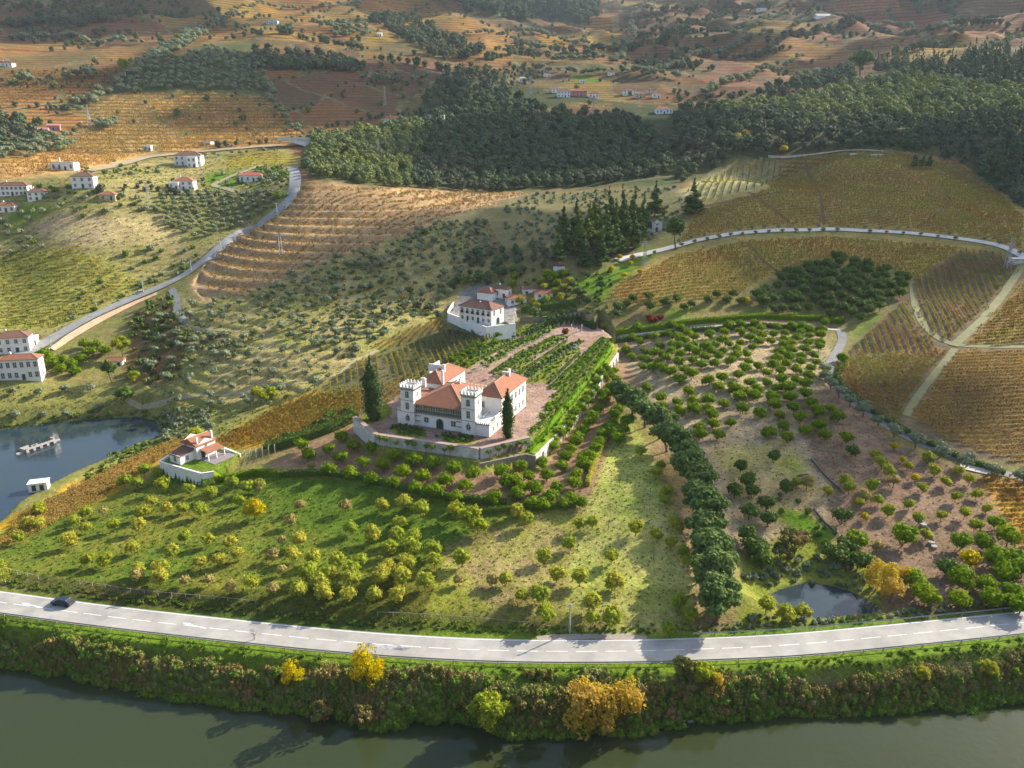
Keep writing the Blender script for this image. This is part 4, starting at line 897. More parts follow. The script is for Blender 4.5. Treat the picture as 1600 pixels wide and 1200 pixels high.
y2 = Z(400, 600, 4, [(20,630),(790,755),(930,750),(1030,790),(590,900),(730,945),(900,870),(880,950),(985,950),(845,1025),(980,1035),(1110,1040),(1120,1100),(1285,1095),(270,975),(230,1065),(360,1085),(505,1105),(650,1110),(460,1175),(600,1180),(790,1190),(830,1140),(950,1120),(900,1185),(330,1180)])
y3 = Z(500, 900, 3.2, [(20,40),(140,95),(165,15),(270,90),(305,15),(390,95),(410,10),(530,30),(1475,30),(1100,100),(1125,190),(1455,210),(20,90)]) + Z(0, 900, 3.2, [(1260,30),(1490,70),(805,10),(1590,20)])
plant('yellow', y1, 1.9, 'small yellow green tree in the grass orchard between pond and castle', 'yellowing orchard trees left', s0=.95)
plant('yellow', y2 + y3, 1.9, 'small yellow green tree in the grass orchard in front of the castle', 'yellowing orchard trees middle', s0=1.05)
tn = Z(0, 600, 4, [(1305,690),(650,790),(540,790)]) + Z(400, 600, 4, [(280,755),(220,850),(165,970),(105,1065),(165,1155),(20,640),(350,500)]) + Z(0, 900, 3.2, [(930,15),(1045,15),(1155,50),(1365,60),(690,0)]) + Z(500, 900, 3.2, [(695,10),(860,15),(965,130)])
TREEHOLE = 0
plant('tan', tn, 1.7, 'small thin tree with tan leaves in the grass orchard', 'tan orchard trees', s0=.95)
plant('tan', [(540,790)], 1.7, 'bushy grey brown tree on bright grass below the grove', None, s0=1.25)
plant('lime', Z(0, 600, 4, [(785,610),(1020,640),(715,880),(900,805),(250,785),(555,1095),(660,1100)]), 1.9, 'dense lime yellow tree in the grass orchard', 'dense lime orchard trees')
plant('gold', [(398,799)], 2.2, 'large golden tree standing alone in the grass orchard', None, s0=1.35)
plant('lime', [(712,800),(735,812)], 2.2, 'broad olive yellow tree under the grove hedge', 'pair of broad trees under the grove hedge', s0=1.35)
plant('lime', [(747,822)], 2.2, 'low olive yellow tree at the right end of the pair below the hedge', None, s0=1.1)
plant('yellow', Z(800, 600, 4, [(425,880),(500,870),(100,850),(30,800)]) + [(850,870),(815,930),(925,945),(870,900),(955,915),(905,905),(790,905),(890,850),(925,965)], 1.6, 'scattered yellow green tree on the dry slope below the grove', 'scattered trees on the dry slope', s0=.95)
for p, l in ((Z(800,600,4,[(770,900)])[0], 'small leafy tree with dark forked trunk on the pale meadow'), (Z(800,600,4,[(620,1080)])[0], 'leaning yellow green tree low on the pale meadow')):
    g = at([p], 2.0)[0]; tree('lime', g[0], g[1], .95, l)
for (u, v), l in (((980, 755), 'bare bent tree high on the pale meadow'), ((1000, 820), 'bare twisted tree in the middle of the pale meadow'), ((950, 828), 'bare tree left of the forked tree on the meadow'), ((1022, 875), 'low bare tree on the lower meadow'),
    ((397, 1000), 'thin bare tree in front of the guardrail')):
    g = P3(u, v)[0]; bare(g[0], g[1], 1.1, label=l)
# row of big trees
for i, (u, v) in enumerate([(968,612),(988,632),(1008,645),(1030,662),(1042,682),(1057,697),(1070,715),(1080,735),(1088,752),(1093,778),(1098,800),(1102,822),(1105,848),(1108,868),(1112,890),(1114,915),(1116,940)]):
    g = at([(u, v)], 5.0)[0]; tree('plane', g[0], g[1], R.uniform(.85, 1.08), 'big grey green tree in the dense row beside the meadow', 'tree', 'dense row of big trees beside the meadow')
plant('yellow', Z(800, 600, 4, [(800,430),(930,510),(970,680),(1040,890),(990,990),(1070,1050),(1100,1110),(900,560),(960,730),(1010,860)]) + [(1060,940),(1078,965),(1045,985)], 1.5, 'small yellow tree in the shade of the big tree row', 'small yellow trees along the big row', s0=.9)
plant('citrus', Z(800, 600, 4, [(650,310),(660,350),(690,280),(720,240)]), 1.8, 'round tree at the top of the meadow', 'round trees at the meadow top', s0=1.1)
# right orchard
r1 = Z(800, 600, 4, [(930,80),(940,130),(945,170),(1105,50),(1130,110),(1140,165),(1030,110),(1045,165),(1225,100),(1225,140),(1320,120),(1385,30),(1415,80),(1440,155),(1510,80),(1245,190),(1255,245),(1365,235),(1170,265),(1170,310),(1285,310),(1550,180),(1590,300),(840,15)])
r2 = Z(1200, 600, 4, [(20,75),(105,25),(140,80),(235,65),(265,110),(40,130),(155,150),(70,190),(195,210),(300,170),(385,150),(430,205),(95,255),(320,255),(230,285),(10,295),(115,335),(350,320),(490,340)])
r3 = Z(1200, 600, 4, [(665,440),(705,500),(995,465),(750,550),(865,510),(1035,545),(1185,545),(1105,610),(1250,600),(960,650),(645,640),(480,605),(505,655),(370,670),(565,740),(685,720),(745,795),(880,750),(1170,705),(1300,690),(1225,810),(1080,820),(935,840),(1365,775),(1290,890),(980,940)])
r4 = Z(1200, 600, 4, [(1420,870),(550,985),(835,960),(1195,985),(1345,985),(1490,970),(1420,1090),(1560,1090),(1480,1180),(1590,1160)]) + [(1500,905),(1540,912),(1580,925),(1497,935),(1545,935),(1590,945),(1440,925),(1425,905),(1450,935)]
plant('citrus', r1, 1.9, 'orange tree on pale bare soil right of the big tree row', 'orange trees on pale soil', s0=.95)
plant('citrus', r2, 1.9, 'sunlit orange tree in the upper part of the brown orchard', 'orange trees upper brown orchard', s0=1.0)
plant('lime', r3, 1.6, 'small yellow green tree in the dark soil orchard below the lane', 'small trees in the dark soil orchard', s0=.82)
plant('citrus', r4, 2.0, 'large orange tree near the road in the right orchard', 'orange trees near the road', s0=1.2)
x, y = region([(965,540),(1000,512),(1100,507),(1290,508),(1300,590),(1230,640),(1120,615),(1000,590)], 6.1, .16, .35, 5, 2.0, thin=(25, -.5))
o = np.argsort(y)
for i in o[:295]: tree('citrus', x[i], y[i], R.uniform(.8, 1.1), 'orange tree in the upper terraces below the long hedge', 'tree', 'orange trees below the long hedge')
plant('dark', Z(1200, 600, 4, [(525,405),(35,440),(115,630),(460,820),(610,1100),(1110,1140)]) + Z(800,600,4,[(1425,500),(1470,600),(1500,660),(1390,660),(1590,740),(1480,990),(1540,1040)]), 2.5, 'dark green round tree among the soil terraces', 'dark round trees in the right orchard', s0=.85)
plant('gold', Z(1200, 600, 4, [(785,375)]), 2, 'vivid yellow tree highest in the dark soil orchard', None, s0=.8)
plant('gold', Z(1200, 600, 4, [(840,455)]), 2, 'small vivid yellow tree just below the highest yellow one', None, s0=.62)
plant('gold', Z(1200, 600, 4, [(915,570)]), 2, 'yellow tree in the middle of the dark soil orchard', None, s0=.72)
plant('gold', Z(1200, 600, 4, [(600,810)]), 2, 'small yellow tree right of the green hollow', None, s0=.66)
plant('gold', Z(1200, 600, 4, [(1250,1095)]), 2.2, 'big bright yellow tree near the road at the far right', None, s0=1.15)
plant('tan', Z(1200, 600, 4, [(780,610),(240,620),(680,1010),(600,700)]), 1.8, 'pale grey leafed tree in the right orchard', 'pale thin trees in the right orchard', s0=1.1)
plant('lime', [(1050,548),(1245,752),(1025,835)], 2, 'yellow tree on the edge of the right orchard', 'yellow trees edging the right orchard', s0=.8)
plant('poplaro', [(976,546)], 2, 'orange red tree at the corner by the long hedge', None, s0=.5)
plant('poplaro', [(1388,915)], 4, 'large orange and yellow tree beside the small pond', None, s0=.92)
plant('poplaro', [(1365,905)], 3, 'orange tree leaning left over the small pond', None, s0=.7)
plant('poplar', [(1410,898)], 3, 'yellow tree just right of the orange pond tree', None, s0=.62)
plant('ochre', [(1240,848)], 3.4, 'big tan green willow above the small pond', None, s0=1.15)
plant('ochre', [(1222,862)], 2.4, 'smaller tan green willow on the left of the big one', None, s0=.75)
plant('lime', [(1197,948),(1226,958),(1252,957)], 1.8, 'round yellowish bush on the near shore of the small pond', 'round bushes on the near pond shore', s0=.98)
plant('dark', [(1185,850),(1190,875),(1165,835),(1170,800),(1200,810),(1310,870),(1320,855),(1340,875),(1295,860),(1130,940)], 2.2, 'dark bush in the hollow above the small pond', 'dark bushes in the pond hollow', s0=.85)
# dark orchard above the right hedge
x, y = region([(1180,470),(1210,440),(1310,405),(1420,432),(1410,465),(1350,510),(1300,500),(1190,490)], 6.0, .3, .2, 8, 2.0)
for a, b in list(zip(x, y))[:290]: tree('dark', a, b, R.uniform(.85, 1.2), 'dark green tree in the shaded orchard above the long hedge', 'tree', 'shaded orchard above the long hedge')
g = at([(1293, 447)], 4)[0]; tree('plane', g[0], g[1], .8, 'tall rounded tree rising from the shaded orchard')
x, y = region([(940,480),(1000,470),(1160,462),(1185,480),(1040,492),(960,500)], 6.5, .35, 0, 9)
for a, b in zip(x, y): tree('dark', a, b, R.uniform(.7, 1.0), 'dark round bush at the foot of the golden vineyard', 'tree', 'bushes at the foot of the golden vineyard')
plant('shrubr', [(1014,497),(1032,496),(1020,500)], 1, 'dark red shrub by the long hedge', 'red shrubs by the long hedge', s0=1.5, cat='bush')
plant('gold', [(1166,471)], 2, 'bright yellow tree at the foot of the golden vineyard', None, s0=.9)
x, y = region([(1290,575),(1320,560),(1300,510),(1318,505),(1330,530),(1305,600)], 5, .3, 0, 10, 3.2)
for a, b in zip(x, y): tree('citrus', a, b, R.uniform(.8, 1), 'round tree tucked in the bend of the lane', 'tree', 'trees in the lane bend')
# pale olives along the lane and the ring road
lane = ROADP['lane round the right vineyard']
for q in resample(lane[26:], 6.3):
    if proj(q[0], q[1], q[2])[0] < 1640: tree('olive', q[0] - 2.6, q[1] - 2.6, R.uniform(1.05, 1.35), 'silver olive tree in the line along the lane', 'tree', 'olives lining the lane')
ring = ROADP['white gravel ring road round the golden vineyard']
for k, q in enumerate(resample(ring[12:], 8.0)):
    for s, dd in ((1, 3.6), (-1, 3.4)):
        if R.random() < .8: tree('olive', q[0], q[1] + s * dd, R.uniform(.5, .72), 'small olive tree on the verge of the white ring road', 'tree', 'olives lining the ring road')
# cypresses and conifers
g = P3(583, 656)[0]; tree('cypress', g[0], g[1], 1.2, 'tall dark columnar cypress left of the castle', sz=1.22)
g = PZ(793, 684, 18); tree('cypress', g[0], g[1], .72, 'shorter grey green cypress against the right castle wall', z=18, sz=.92)
con = [(885,395,.75),(905,400,.95),(920,392,1.05),(935,388,1.0),(948,400,1.1),(962,398,.95),(975,392,1.1),(990,390,.95),(930,370,1.0),(950,365,1.1),(970,362,1.1),(990,358,1.0),(1005,360,.9),(915,418,.75),(940,415,.8),(872,410,.7),(900,372,.9),(1000,375,.8),(880,372,.8),(960,378,1.0),(985,372,.95)]
for u, v, s in con:
    g = P3(u, v)[0]; tree('conifer', g[0], g[1], s * 1.2, 'tall dark conifer in the clump beside the hilltop chapel', 'tree', 'conifer clump by the chapel')
g = P3(1023, 338)[0]; tree('conifer', g[0], g[1], 1.3, 'nearly black conifer just behind the chapel', sz=1.05)
g = P3(1082, 335)[0]; tree('conifer', g[0], g[1], 1.6, 'dark broad conifer right of the chapel at the vineyard corner', sz=1.1)
g = P3(1056, 389)[0]; tree('pine', g[0], g[1], 1.5, 'umbrella pine with bare trunk where the ring road starts')
for u, v in ((985,412),(968,402),(1000,425),(955,420),(975,430),(988,402)): g = at([(u, v)], 1.5)[0]; tree('gold', g[0], g[1], .75, 'small yellow tree on the lawn below the conifers', 'tree', 'yellow trees on the lawn below the conifers')
# trees about the manor
for u, v, s in ((835,502,.9),(848,480,.6),(905,470,.85),(940,455,.7),(895,455,.7),(918,480,.7),(790,515,.45),(845,500,.5)): g = P3(u, v)[0]; tree('plane', g[0], g[1], s * .7, 'dark tree in the garden right of the manor house', 'tree', 'dark trees right of the manor')
for u, v, s in ((720,445,.8),(735,448,.85),(750,442,.8),(765,438,.8),(780,435,.75),(800,430,.7),(815,428,.75),(705,452,.7),(695,465,.6),(640,462,.65),(672,455,.65),(585,475,.7),(560,478,.45),(475,500,.45),(517,512,.5)):
    g = P3(u, v)[0]; tree('plane', g[0], g[1], s * .62, 'round dark tree on the slope behind the manor house', 'tree', 'round dark trees behind the manor')
plant('lime', [(805,432),(850,450),(868,455),(833,472),(852,470),(875,465),(838,480),(882,450),(812,470),(860,436),(890,440),(800,445),(845,440)], 1.8, 'yellow tree between the manor outbuildings', 'yellow trees by the manor outbuildings', s0=.95)
plant('citrus', [(866,432),(878,428),(856,430),(870,442)], 2, 'round green tree by the pavilion', 'round green trees by the pavilion', s0=1.2)
plant('olive', [(702,514),(712,515),(722,517),(729,520)], 1.6, 'small dark olive tree at the foot of the manor terrace wall', 'olives under the manor wall', s0=.6)
# left valley
g = P3(192, 560)[0]; tree('poplarl', g[0], g[1], 1.12, 'large lime yellow tree below the hillside road')
g = P3(175, 598)[0]; tree('pine', g[0], g[1], .85, 'big dark blue green tree by the shed')
g = P3(197, 628)[0]; tree('dark', g[0], g[1], 1.2, 'round dark tree at the head of the pond')
for u, v, s in ((70,565,1.3),(82,575,1.2),(96,572,1.1),(112,578,1.1),(128,568,1.0),(118,588,1.0),(133,545,1.0),(150,550,1.1),(165,555,1.0),(140,560,1.1),(95,585,1.0)):
    g = P3(u, v)[0]; tree('citrus', g[0], g[1], s * 1.15, 'dense green tree right of the roadside house', 'tree', 'green trees right of the roadside house')
plant('lime', [(402,615),(412,622),(425,615),(210,590),(300,690),(307,685)], 2, 'yellow green tree on the flat near the pond head', 'yellow trees near the pond head', s0=1.15)
x, y = region([(-40,595),(60,610),(140,605),(230,640),(100,655),(-40,665)], 8.5, .2, .4, 12)
for a, b in zip(x, y): tree('olive', a, b, R.uniform(.8, 1.0), 'olive tree on the slope between the roadside house and the pond', 'tree', 'olives above the pond')
x, y = region([(240,310),(300,302),(420,305),(425,325),(380,355),(310,378),(262,355)], 4.9, .16, .5, 13)
for a, b in list(zip(x, y))[:300]: tree('olive', a, b, R.uniform(.8, 1.0), 'olive tree in the dense planted grid below the white houses', 'tree', 'olives in the dense grid')
x, y = region([(-40,360),(45,375),(50,398),(-40,410)], 6, .3, .2, 14)
for a, b in zip(x, y): tree('olive', a, b, R.uniform(.8, 1.0), 'olive tree in the small grove at the left edge', 'tree', 'olives at the left edge')
sl = [(318,475),(380,462),(440,440),(520,407),(600,382),(690,347),(760,345),(780,400),(720,430),(700,470),(680,490),(620,515),(520,590),(420,650),(260,640),(215,560),(240,500),(280,470)]
x, y = region(sl, 6.8, .4, .3, 15, 1.6, thin=(40, -.5)); o = np.argsort(y)
for i in o[:140]: tree('olive', x[i], y[i], R.uniform(.55, 1.15), 'olive tree scattered on the dry slope left of the castle', 'tree', 'olives on the dry slope')
X2 = [(('olive'), x[o[140:]], y[o[140:]], .85)]
sets = list(X2)
x, y = region(sl, 4.6, .45, .9, 16, 1.5, thin=(22, -.02)); k = NR.rand(len(x)); 
sets += [('shrub', x[k < .5], y[k < .5], .95), ('shrubo', x[k >= .5], y[k >= .5], 1.0)]
x, y = region([(780,330),(830,303),(1060,293),(1080,330),(1010,385),(900,400),(840,395),(790,375)], 6.0, .4, 0, 17, 2.0, thin=(30, -.3)); sets += [('shrubo', x, y, 1.1)]
x, y = region([(690,500),(640,480),(700,470),(720,400),(840,385),(880,420),(820,440),(700,455)], 5.0, .4, 0, 18, 2.0); sets += [('woodd', x, y, .42)]
x, y = region([(205,490),(270,460),(310,540),(280,600),(200,600)], 5.0, .4, 0, 19, 2.0); k = NR.rand(len(x)); sets += [('shrub', x[k<.4], y[k<.4], 1.2), ('shrubd', x[k>=.4], y[k>=.4], 1.3)]
stuff('slope_scrub', 'low scrub and distant olives over the dry slopes', sets)
# woods
wood = [(490,217),(560,207),(640,195),(700,190),(820,185),(1000,190),(1050,230),(1045,275),(930,290),(760,300),(620,293),(505,283),(475,262)]
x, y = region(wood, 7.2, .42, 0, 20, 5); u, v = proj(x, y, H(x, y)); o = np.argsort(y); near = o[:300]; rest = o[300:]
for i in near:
    lit = u[i] < 640; tree('wood' if lit else 'woodd', x[i], y[i], R.uniform(.6, .95), 'tree at the front edge of the sunlit wood' if lit else 'tree at the front edge of the shaded wood', 'tree', 'front trees of the sunlit wood' if lit else 'front trees of the shaded wood')  # sunlit and shaded ends get separate foliage colours
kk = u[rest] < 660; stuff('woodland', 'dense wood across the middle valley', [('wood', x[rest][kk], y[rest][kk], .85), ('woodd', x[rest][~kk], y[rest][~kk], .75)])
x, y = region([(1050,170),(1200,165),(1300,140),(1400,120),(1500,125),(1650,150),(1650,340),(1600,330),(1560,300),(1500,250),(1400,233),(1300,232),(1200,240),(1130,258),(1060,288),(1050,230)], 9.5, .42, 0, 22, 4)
u, v = proj(x, y, H(x, y)); dk = (v > 190 + fbm(x, y, 60, 3) * 30) | (u < 1130); cn = dk & (u > 1400) & (NR.rand(len(u)) < .45)  # dk: where the hill's shade is put into the foliage colour
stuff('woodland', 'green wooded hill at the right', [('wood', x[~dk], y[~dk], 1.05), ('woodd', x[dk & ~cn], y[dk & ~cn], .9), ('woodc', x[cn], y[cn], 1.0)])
sets = []
for P, sp, key, s, th in (
 ([(1050,120),(1180,150),(1090,165),(1050,160)], 11, 'woodd', .6, (40, 0)),
 ([(760,100),(850,105),(850,118),(800,150),(760,140)], 11, 'woodd', .6, (40, 0)),
 ([(990,0),(1300,-30),(1250,60),(1100,110),(1000,105)], 26, 'woodd', .9, (130, 0.0)),
 ([(0,10),(380,-20),(330,40),(230,80),(0,85)], 15, 'woodd', .7, (70, .15)),
 ([(640,185),(700,110),(760,100),(790,140),(840,172),(950,180),(1020,190),(1000,200),(820,196),(700,195)], 11, 'woodd', 0.85, (45, -.35)),
 ([(580,30),(640,25),(700,55),(760,85),(700,100),(640,70)], 13, 'woodd', 1.12, None),
 ([(700,0),(950,-60),(930,42),(870,28),(800,32),(720,20)], 17, 'woodd', 1.50, (120, -.6)),
 ([(1385,-10),(1480,-20),(1500,5),(1490,28),(1420,22)], 17, 'woodd', 1.50, None),
 ([(395,80),(520,88),(570,105),(560,115),(400,105)], 9, 'woodd', 0.90, None),
 ([(400,93),(480,95),(570,102),(565,112),(480,112),(395,108)], 7, 'woodd', 0.75, None),
 ([(515,42),(575,42),(580,58),(520,60)], 9, 'olive', 1.89, None),
 ([(1340,110),(1450,100),(1650,75),(1650,150),(1500,125),(1400,118)], 13, 'woodc', 1.5, None),
 ([(1180,145),(1250,130),(1330,110),(1330,130),(1250,150),(1180,160)], 12, 'woodd', 1.12, None),
 ([(100,170),(150,150),(230,90),(300,50),(330,50),(240,110),(180,150),(120,180)], 8, 'olive', 1.74, None),
 ([(280,50),(400,0),(420,5),(330,55),(290,70)], 12, 'olive', 1.59, None),
 ([(400,112),(425,140),(455,190),(475,212),(465,214),(430,170),(405,140)], 7, 'olive', 1.58, None),
 ([(-40,182),(60,190),(110,195),(90,215),(40,232),(-40,250)], 8, 'woodd', 0.75, (30, -.1)),
 ([(-40,230),(40,225),(110,200),(180,190),(190,198),(110,235),(0,258)], 7.5, 'olive', 1.43, (30, -.2)),
 ([(1060,98),(1100,100),(1090,112),(1000,105)], 12, 'woodd', 0.98, None)):
    x, y = region(P, sp, .42, 0, hash_(key) + int(P[0][0]), 3, thin=th); sets.append((key, x, y, s))
x, y = region([(205,125),(330,72),(415,95),(412,145),(280,141),(170,148)], 6.8, .2, .3, 31, 3); sets.append(('olive', x, y, 1.25))
# tree lines between the far plots
for k, px in enumerate([[(0,170),(60,168),(120,172)],[(0,60),(100,62),(220,70)],[(0,38),(120,35),(200,20)],[(800,48),(870,62),(980,72)],[(830,76),(990,80)],[(860,97),(980,98)],[(1200,82),(1290,50),(1340,38)],[(1140,60),(1210,30),(1280,10)],[(1380,90),(1440,78),(1490,62)],
   [(1240,128),(1290,116),(1330,110)],[(1000,58),(1080,52),(1180,40)],[(1050,75),(1150,70)],[(990,100),(1130,92),(1240,78)],[(1300,28),(1420,40),(1500,55)],[(1390,20),(1500,40),(1600,50)],[(960,100),(990,60),(985,20),(1040,-10)],[(1290,46),(1380,52),(1470,46)],
   [(420,12),(560,8),(600,-10)],[(340,232),(430,222),(470,218)],[(240,250),(330,245),(430,238)],[(150,300),(230,295),(300,305)],[(0,345),(90,335),(130,322)],[(400,56),(480,62),(570,80)],[(560,128),(700,125)],[(700,150),(760,160),(840,165)],[(840,110),(900,118),(960,112),(1060,125)],[(500,205),(560,190),(640,180)],[(1010,120),(1100,85),(1190,55),(1270,20)],[(990,80),(1060,50),(1130,25),(1200,5)],[(1100,150),(1180,120),(1250,90)],[(1000,30),(1080,20),(1150,0)],[(700,60),(800,62),(860,80)],[(760,95),(830,88),(930,92)],[(0,130),(90,128),(150,120)],[(60,30),(180,35),(300,20)],[(1480,110),(1540,80),(1600,60)],[(600,95),(680,110),(760,120)]]):
    p = smoothp(resample(pxpath(px), 7 if px[0][1] < 160 else 6), 2); n = len(p); kp = NR.rand(n) < .85
    sets.append((('woodd', 'olive')[k % 2], p[kp, 0] + NR.uniform(-3, 3, kp.sum()), p[kp, 1] + NR.uniform(-3, 3, kp.sum()), (1.05 if px[0][1] < 160 else .45) * (1, 1.9)[k % 2]))
# sparse bushes on all far slopes
x, y = region([(-200,-40),(1800,-40),(1800,120),(1000,160),(600,215),(200,240),(-200,270)], 36, .5, .2, 33, 6, thin=(120, .1)); sets.append(('wood', x, y, .62))
for s, sd, lo_, hi_, sp, sc_ in ((60, 5, 600, 1000, 11, .34), (95, 9, 1000, 1600, 13, .7), (150, 13, 1600, 2600, 20, 1.1)):
    x, y = region([(-150,-40),(1750,-40),(1750,100),(1500,125),(1300,110),(1150,165),(1000,165),(850,120),(700,100),(560,205),(300,230),(0,265),(-150,300)], sp, .5, .2, 90 + sd, 3)
    r_ = np.hypot(x, y); q_, e_ = plots(x, y, s, sd); k = (r_ > lo_) & (r_ < hi_) & (((e_ < s * .06) & (fbm(x, y, s * 1.5, 4) > .0)) | (fbm(x, y, s * 2.2, 14) > .38)); sets.append(('woodd', x[k], y[k], sc_))
stuff('hillside_trees', 'scattered trees and hedgerows on the far hills', sets)
for u, v, s, l in ((196,118,1.15,'tall pale crowned tree on the far ridge at the left'), (278,66,.75,'tree on the ridge left of the blue house'), (1344,118,1.7,'single dark round tree below the far red field')):
    g = P3(u, v)[0]; tree('plane' if u > 1000 else 'poplarl', g[0], g[1], s * 1.6, l)
plant('gold', [(1224,236),(1152,216),(1165,212)], 2, 'yellow tree at the edge of the shaded wood', 'yellow trees by the shaded wood', s0=1.5)
for q in [(1243,232),(1276,230),(1292,231),(1325,228),(1341,226),(1355,225),(1375,222),(1390,220)]:
    g = P3(*q)[0]; tree('olive', g[0], g[1], 1.35, 'pale round tree in the line above the upper vineyard', 'tree', 'pale trees above the upper vineyard')
sets = []
for P, sp, s in (([(60,290),(140,296),(170,300),(160,318),(60,322)], 6, .8), ([(180,250),(250,262),(250,272),(160,278)], 7, .7), ([(215,322),(250,330),(330,395),(300,420),(180,440),(190,400),(290,375)], 9, .9), ([(400,262),(450,262),(450,320),(425,330),(405,290)], 5.5, .9),
   ([(-40,345),(40,340),(90,385),(40,392)], 8, .8), ([(230,292),(300,300),(330,292),(330,306),(240,308)], 6, .6), ([(100,260),(140,262),(150,275)], 5, .6), ([(0,300),(250,285),(430,262),(430,320),(250,345),(0,345)], 9.5, .75), ([(90,440),(250,430),(300,400),(300,425),(210,462),(90,520)], 9, .7), ([(160,305),(235,315),(240,330),(180,330)], 9, .9), ([(320,395),(300,425),(210,455),(215,440),(280,410)], 5, .6)):
    x, y = region(P, sp, .4, 0, int(P[0][0]) + 3, 3.4); k = NR.rand(len(x)) < .5; sets += [('shrubo', x[k], y[k], s * 1.7), ('shrubg', x[~k], y[~k], s * 1.5)]
stuff('garden_bushes', 'bushes and small trees among the houses on the left hill', sets)

# ------------------------------------------------------------------ vine rows
def rows(poly, d0, d1, sp, step, seed, wave=2.0, s=1.0, miss=.06, holes=()):
    a, b = P3([d0[0], d1[0]], [d0[1], d1[1]])[:, :2]; th = math.atan2(b[1] - a[1], b[0] - a[0])
    x, y = region(poly, step, .25, th, seed, 2.3, spy=sp, holes=holes)
    # straighten: lattice jitter across the row is removed, then the rows are gently bent
    c, sn = math.cos(th), math.sin(th); A = x * c + y * sn; B = np.round((-x * sn + y * c) / sp) * sp; B = B + fbm(A, B, 50, 5) * wave + NR.uniform(-.1, .1, len(A))
    x = A * c - B * sn; y = A * sn + B * c; k = NR.rand(len(x)) > miss; return x[k], y[k], th
VB = []
def vb(key, s, *a, **k): x, y, th = rows(*a, **k); VB.append((key, x, y, s, th))
vb('vine', 1.0, [(1432,443),(1505,392),(1555,395),(1590,430),(1558,468),(1490,538),(1462,525),(1440,500)], (1440,445), (1475,525), 2.7, .9, 41)
vb('vine', 1.0, [(1420,465),(1432,492),(1460,538),(1458,545),(1330,555),(1350,528),(1385,500)], (1400,490), (1425,545), 2.7, .9, 42)
vb('vineg', 1.05, [(1330,556),(1458,547),(1480,548),(1420,640),(1400,660),(1330,612),(1308,590),(1312,570)], (1340,575), (1450,610), 2.7, .95, 43, wave=3)
stuff('vine_rows', 'rows of vines on the nearest right hillside', VB); VB = []
vb('viner', 1.0, [(1500,550),(1700,548),(1700,752),(1600,728),(1480,695),(1430,650)], (1450,640), (1600,632), 2.7, 1.0, 44, wave=3)
vb('vineg', 1.0, [(1600,440),(1700,425),(1700,537),(1500,537),(1570,475)], (1500,520), (1600,512), 2.7, 1.0, 45, wave=3)
vb('vineg', 1.0, [(1535,745),(1560,745),(1700,775),(1700,870),(1600,860)], (1560,800), (1600,798), 2.2, 1.0, 46)
stuff('vine_rows', 'autumn vine rows beyond the grassy tracks at the right edge', VB); VB = []
vb('vineg', .95, [(948,470),(970,442),(1060,398),(1160,378),(1300,371),(1480,384),(1500,388),(1430,438),(1400,428),(1310,405),(1200,430),(1150,460),(1030,475)], (980,455), (1150,438), 2.8, 1.1, 47, wave=2)
stuff('vine_rows', 'golden vine rows on the rounded hill below the ring road', VB); VB = []
vb('vineg', 1.05, [(1062,384),(1090,330),(1200,298),(1240,250),(1300,242),(1400,238),(1500,258),(1560,302),(1600,340),(1600,390),(1540,374),(1400,355),(1200,354),(1100,368)], (1100,345), (1300,325), 3.4, 1.3, 48, wave=2)
vb('vineo', 1.2, [(1075,300),(1130,270),(1200,248),(1228,250),(1215,285),(1095,318)], (1120,310), (1145,275), 4.2, 1.3, 49, wave=0)
stuff('vine_rows', 'vine rows on the upper hill above the ring road', VB); VB = []
vb('vineo', .95, [(600,555),(700,515),(760,522),(790,525),(735,560),(690,585),(610,600)], (640,545), (650,580), 2.4, .9, 50)
vb('vineg', .95, [(500,615),(540,575),(598,545),(600,590),(520,600)], (560,560), (562,600), 2.4, .9, 51)
vb('vineg', .95, [(440,630),(510,608),(600,600),(690,580),(720,560),(740,562),(690,600),(615,628),(560,650),(500,640)], (600,625), (640,590), 2.4, .9, 52)
vb('viner', .95, [(580,540),(640,515),(690,498),(700,510),(640,535),(590,553)], (600,545), (635,515), 2.4, .9, 53)
stuff('vine_rows', 'vine rows behind the castle and the cypress', VB); VB = []
vb('viner', 1.0, [(0,850),(40,800),(130,757),(240,703),(285,688),(300,695),(240,725),(130,795),(20,850),(0,858)], (30,830), (240,718), 1.5, .8, 54, wave=3)
vb('vineg', 1.0, [(335,690),(420,645),(480,620),(558,610),(570,640),(500,668),(400,695),(350,702)], (360,690), (540,630), 1.8, .9, 55, wave=3)
stuff('low_vines', 'low autumn coloured vines along the pond and under the castle hill', VB); VB = []
vb('viner', .95, [(320,462),(335,402),(380,362),(440,334),(470,293),(520,290),(700,300),(820,302),(760,322),(690,342),(600,378),(520,402),(440,432),(380,458)], (400,420), (600,350), 2.9, 1.4, 56, wave=3, miss=.35)
stuff('vine_rows', 'sparse rust coloured vines on the terraced hill', VB); VB = []
vb('viner', 1.3, [(185,150),(300,145),(405,152),(430,167),(468,212),(440,224),(300,234),(235,238),(160,260),(20,278),(0,265),(100,218)], (200,200), (400,190), 4.6, 2.0, 57, wave=4, miss=.2)
vb('viner', 1.3, [(0,110),(210,105),(140,150),(0,168)], (20,140), (150,138), 5.5, 3.2, 58, wave=10, miss=.2)
vb('vineo', 1.0, [(0,405),(120,388),(215,440),(200,460),(140,486),(90,510),(0,512)], (20,460), (150,445), 2.6, 1.4, 59, wave=5, miss=.25)
stuff('vine_rows', 'vine rows on the left hillside fields', VB)

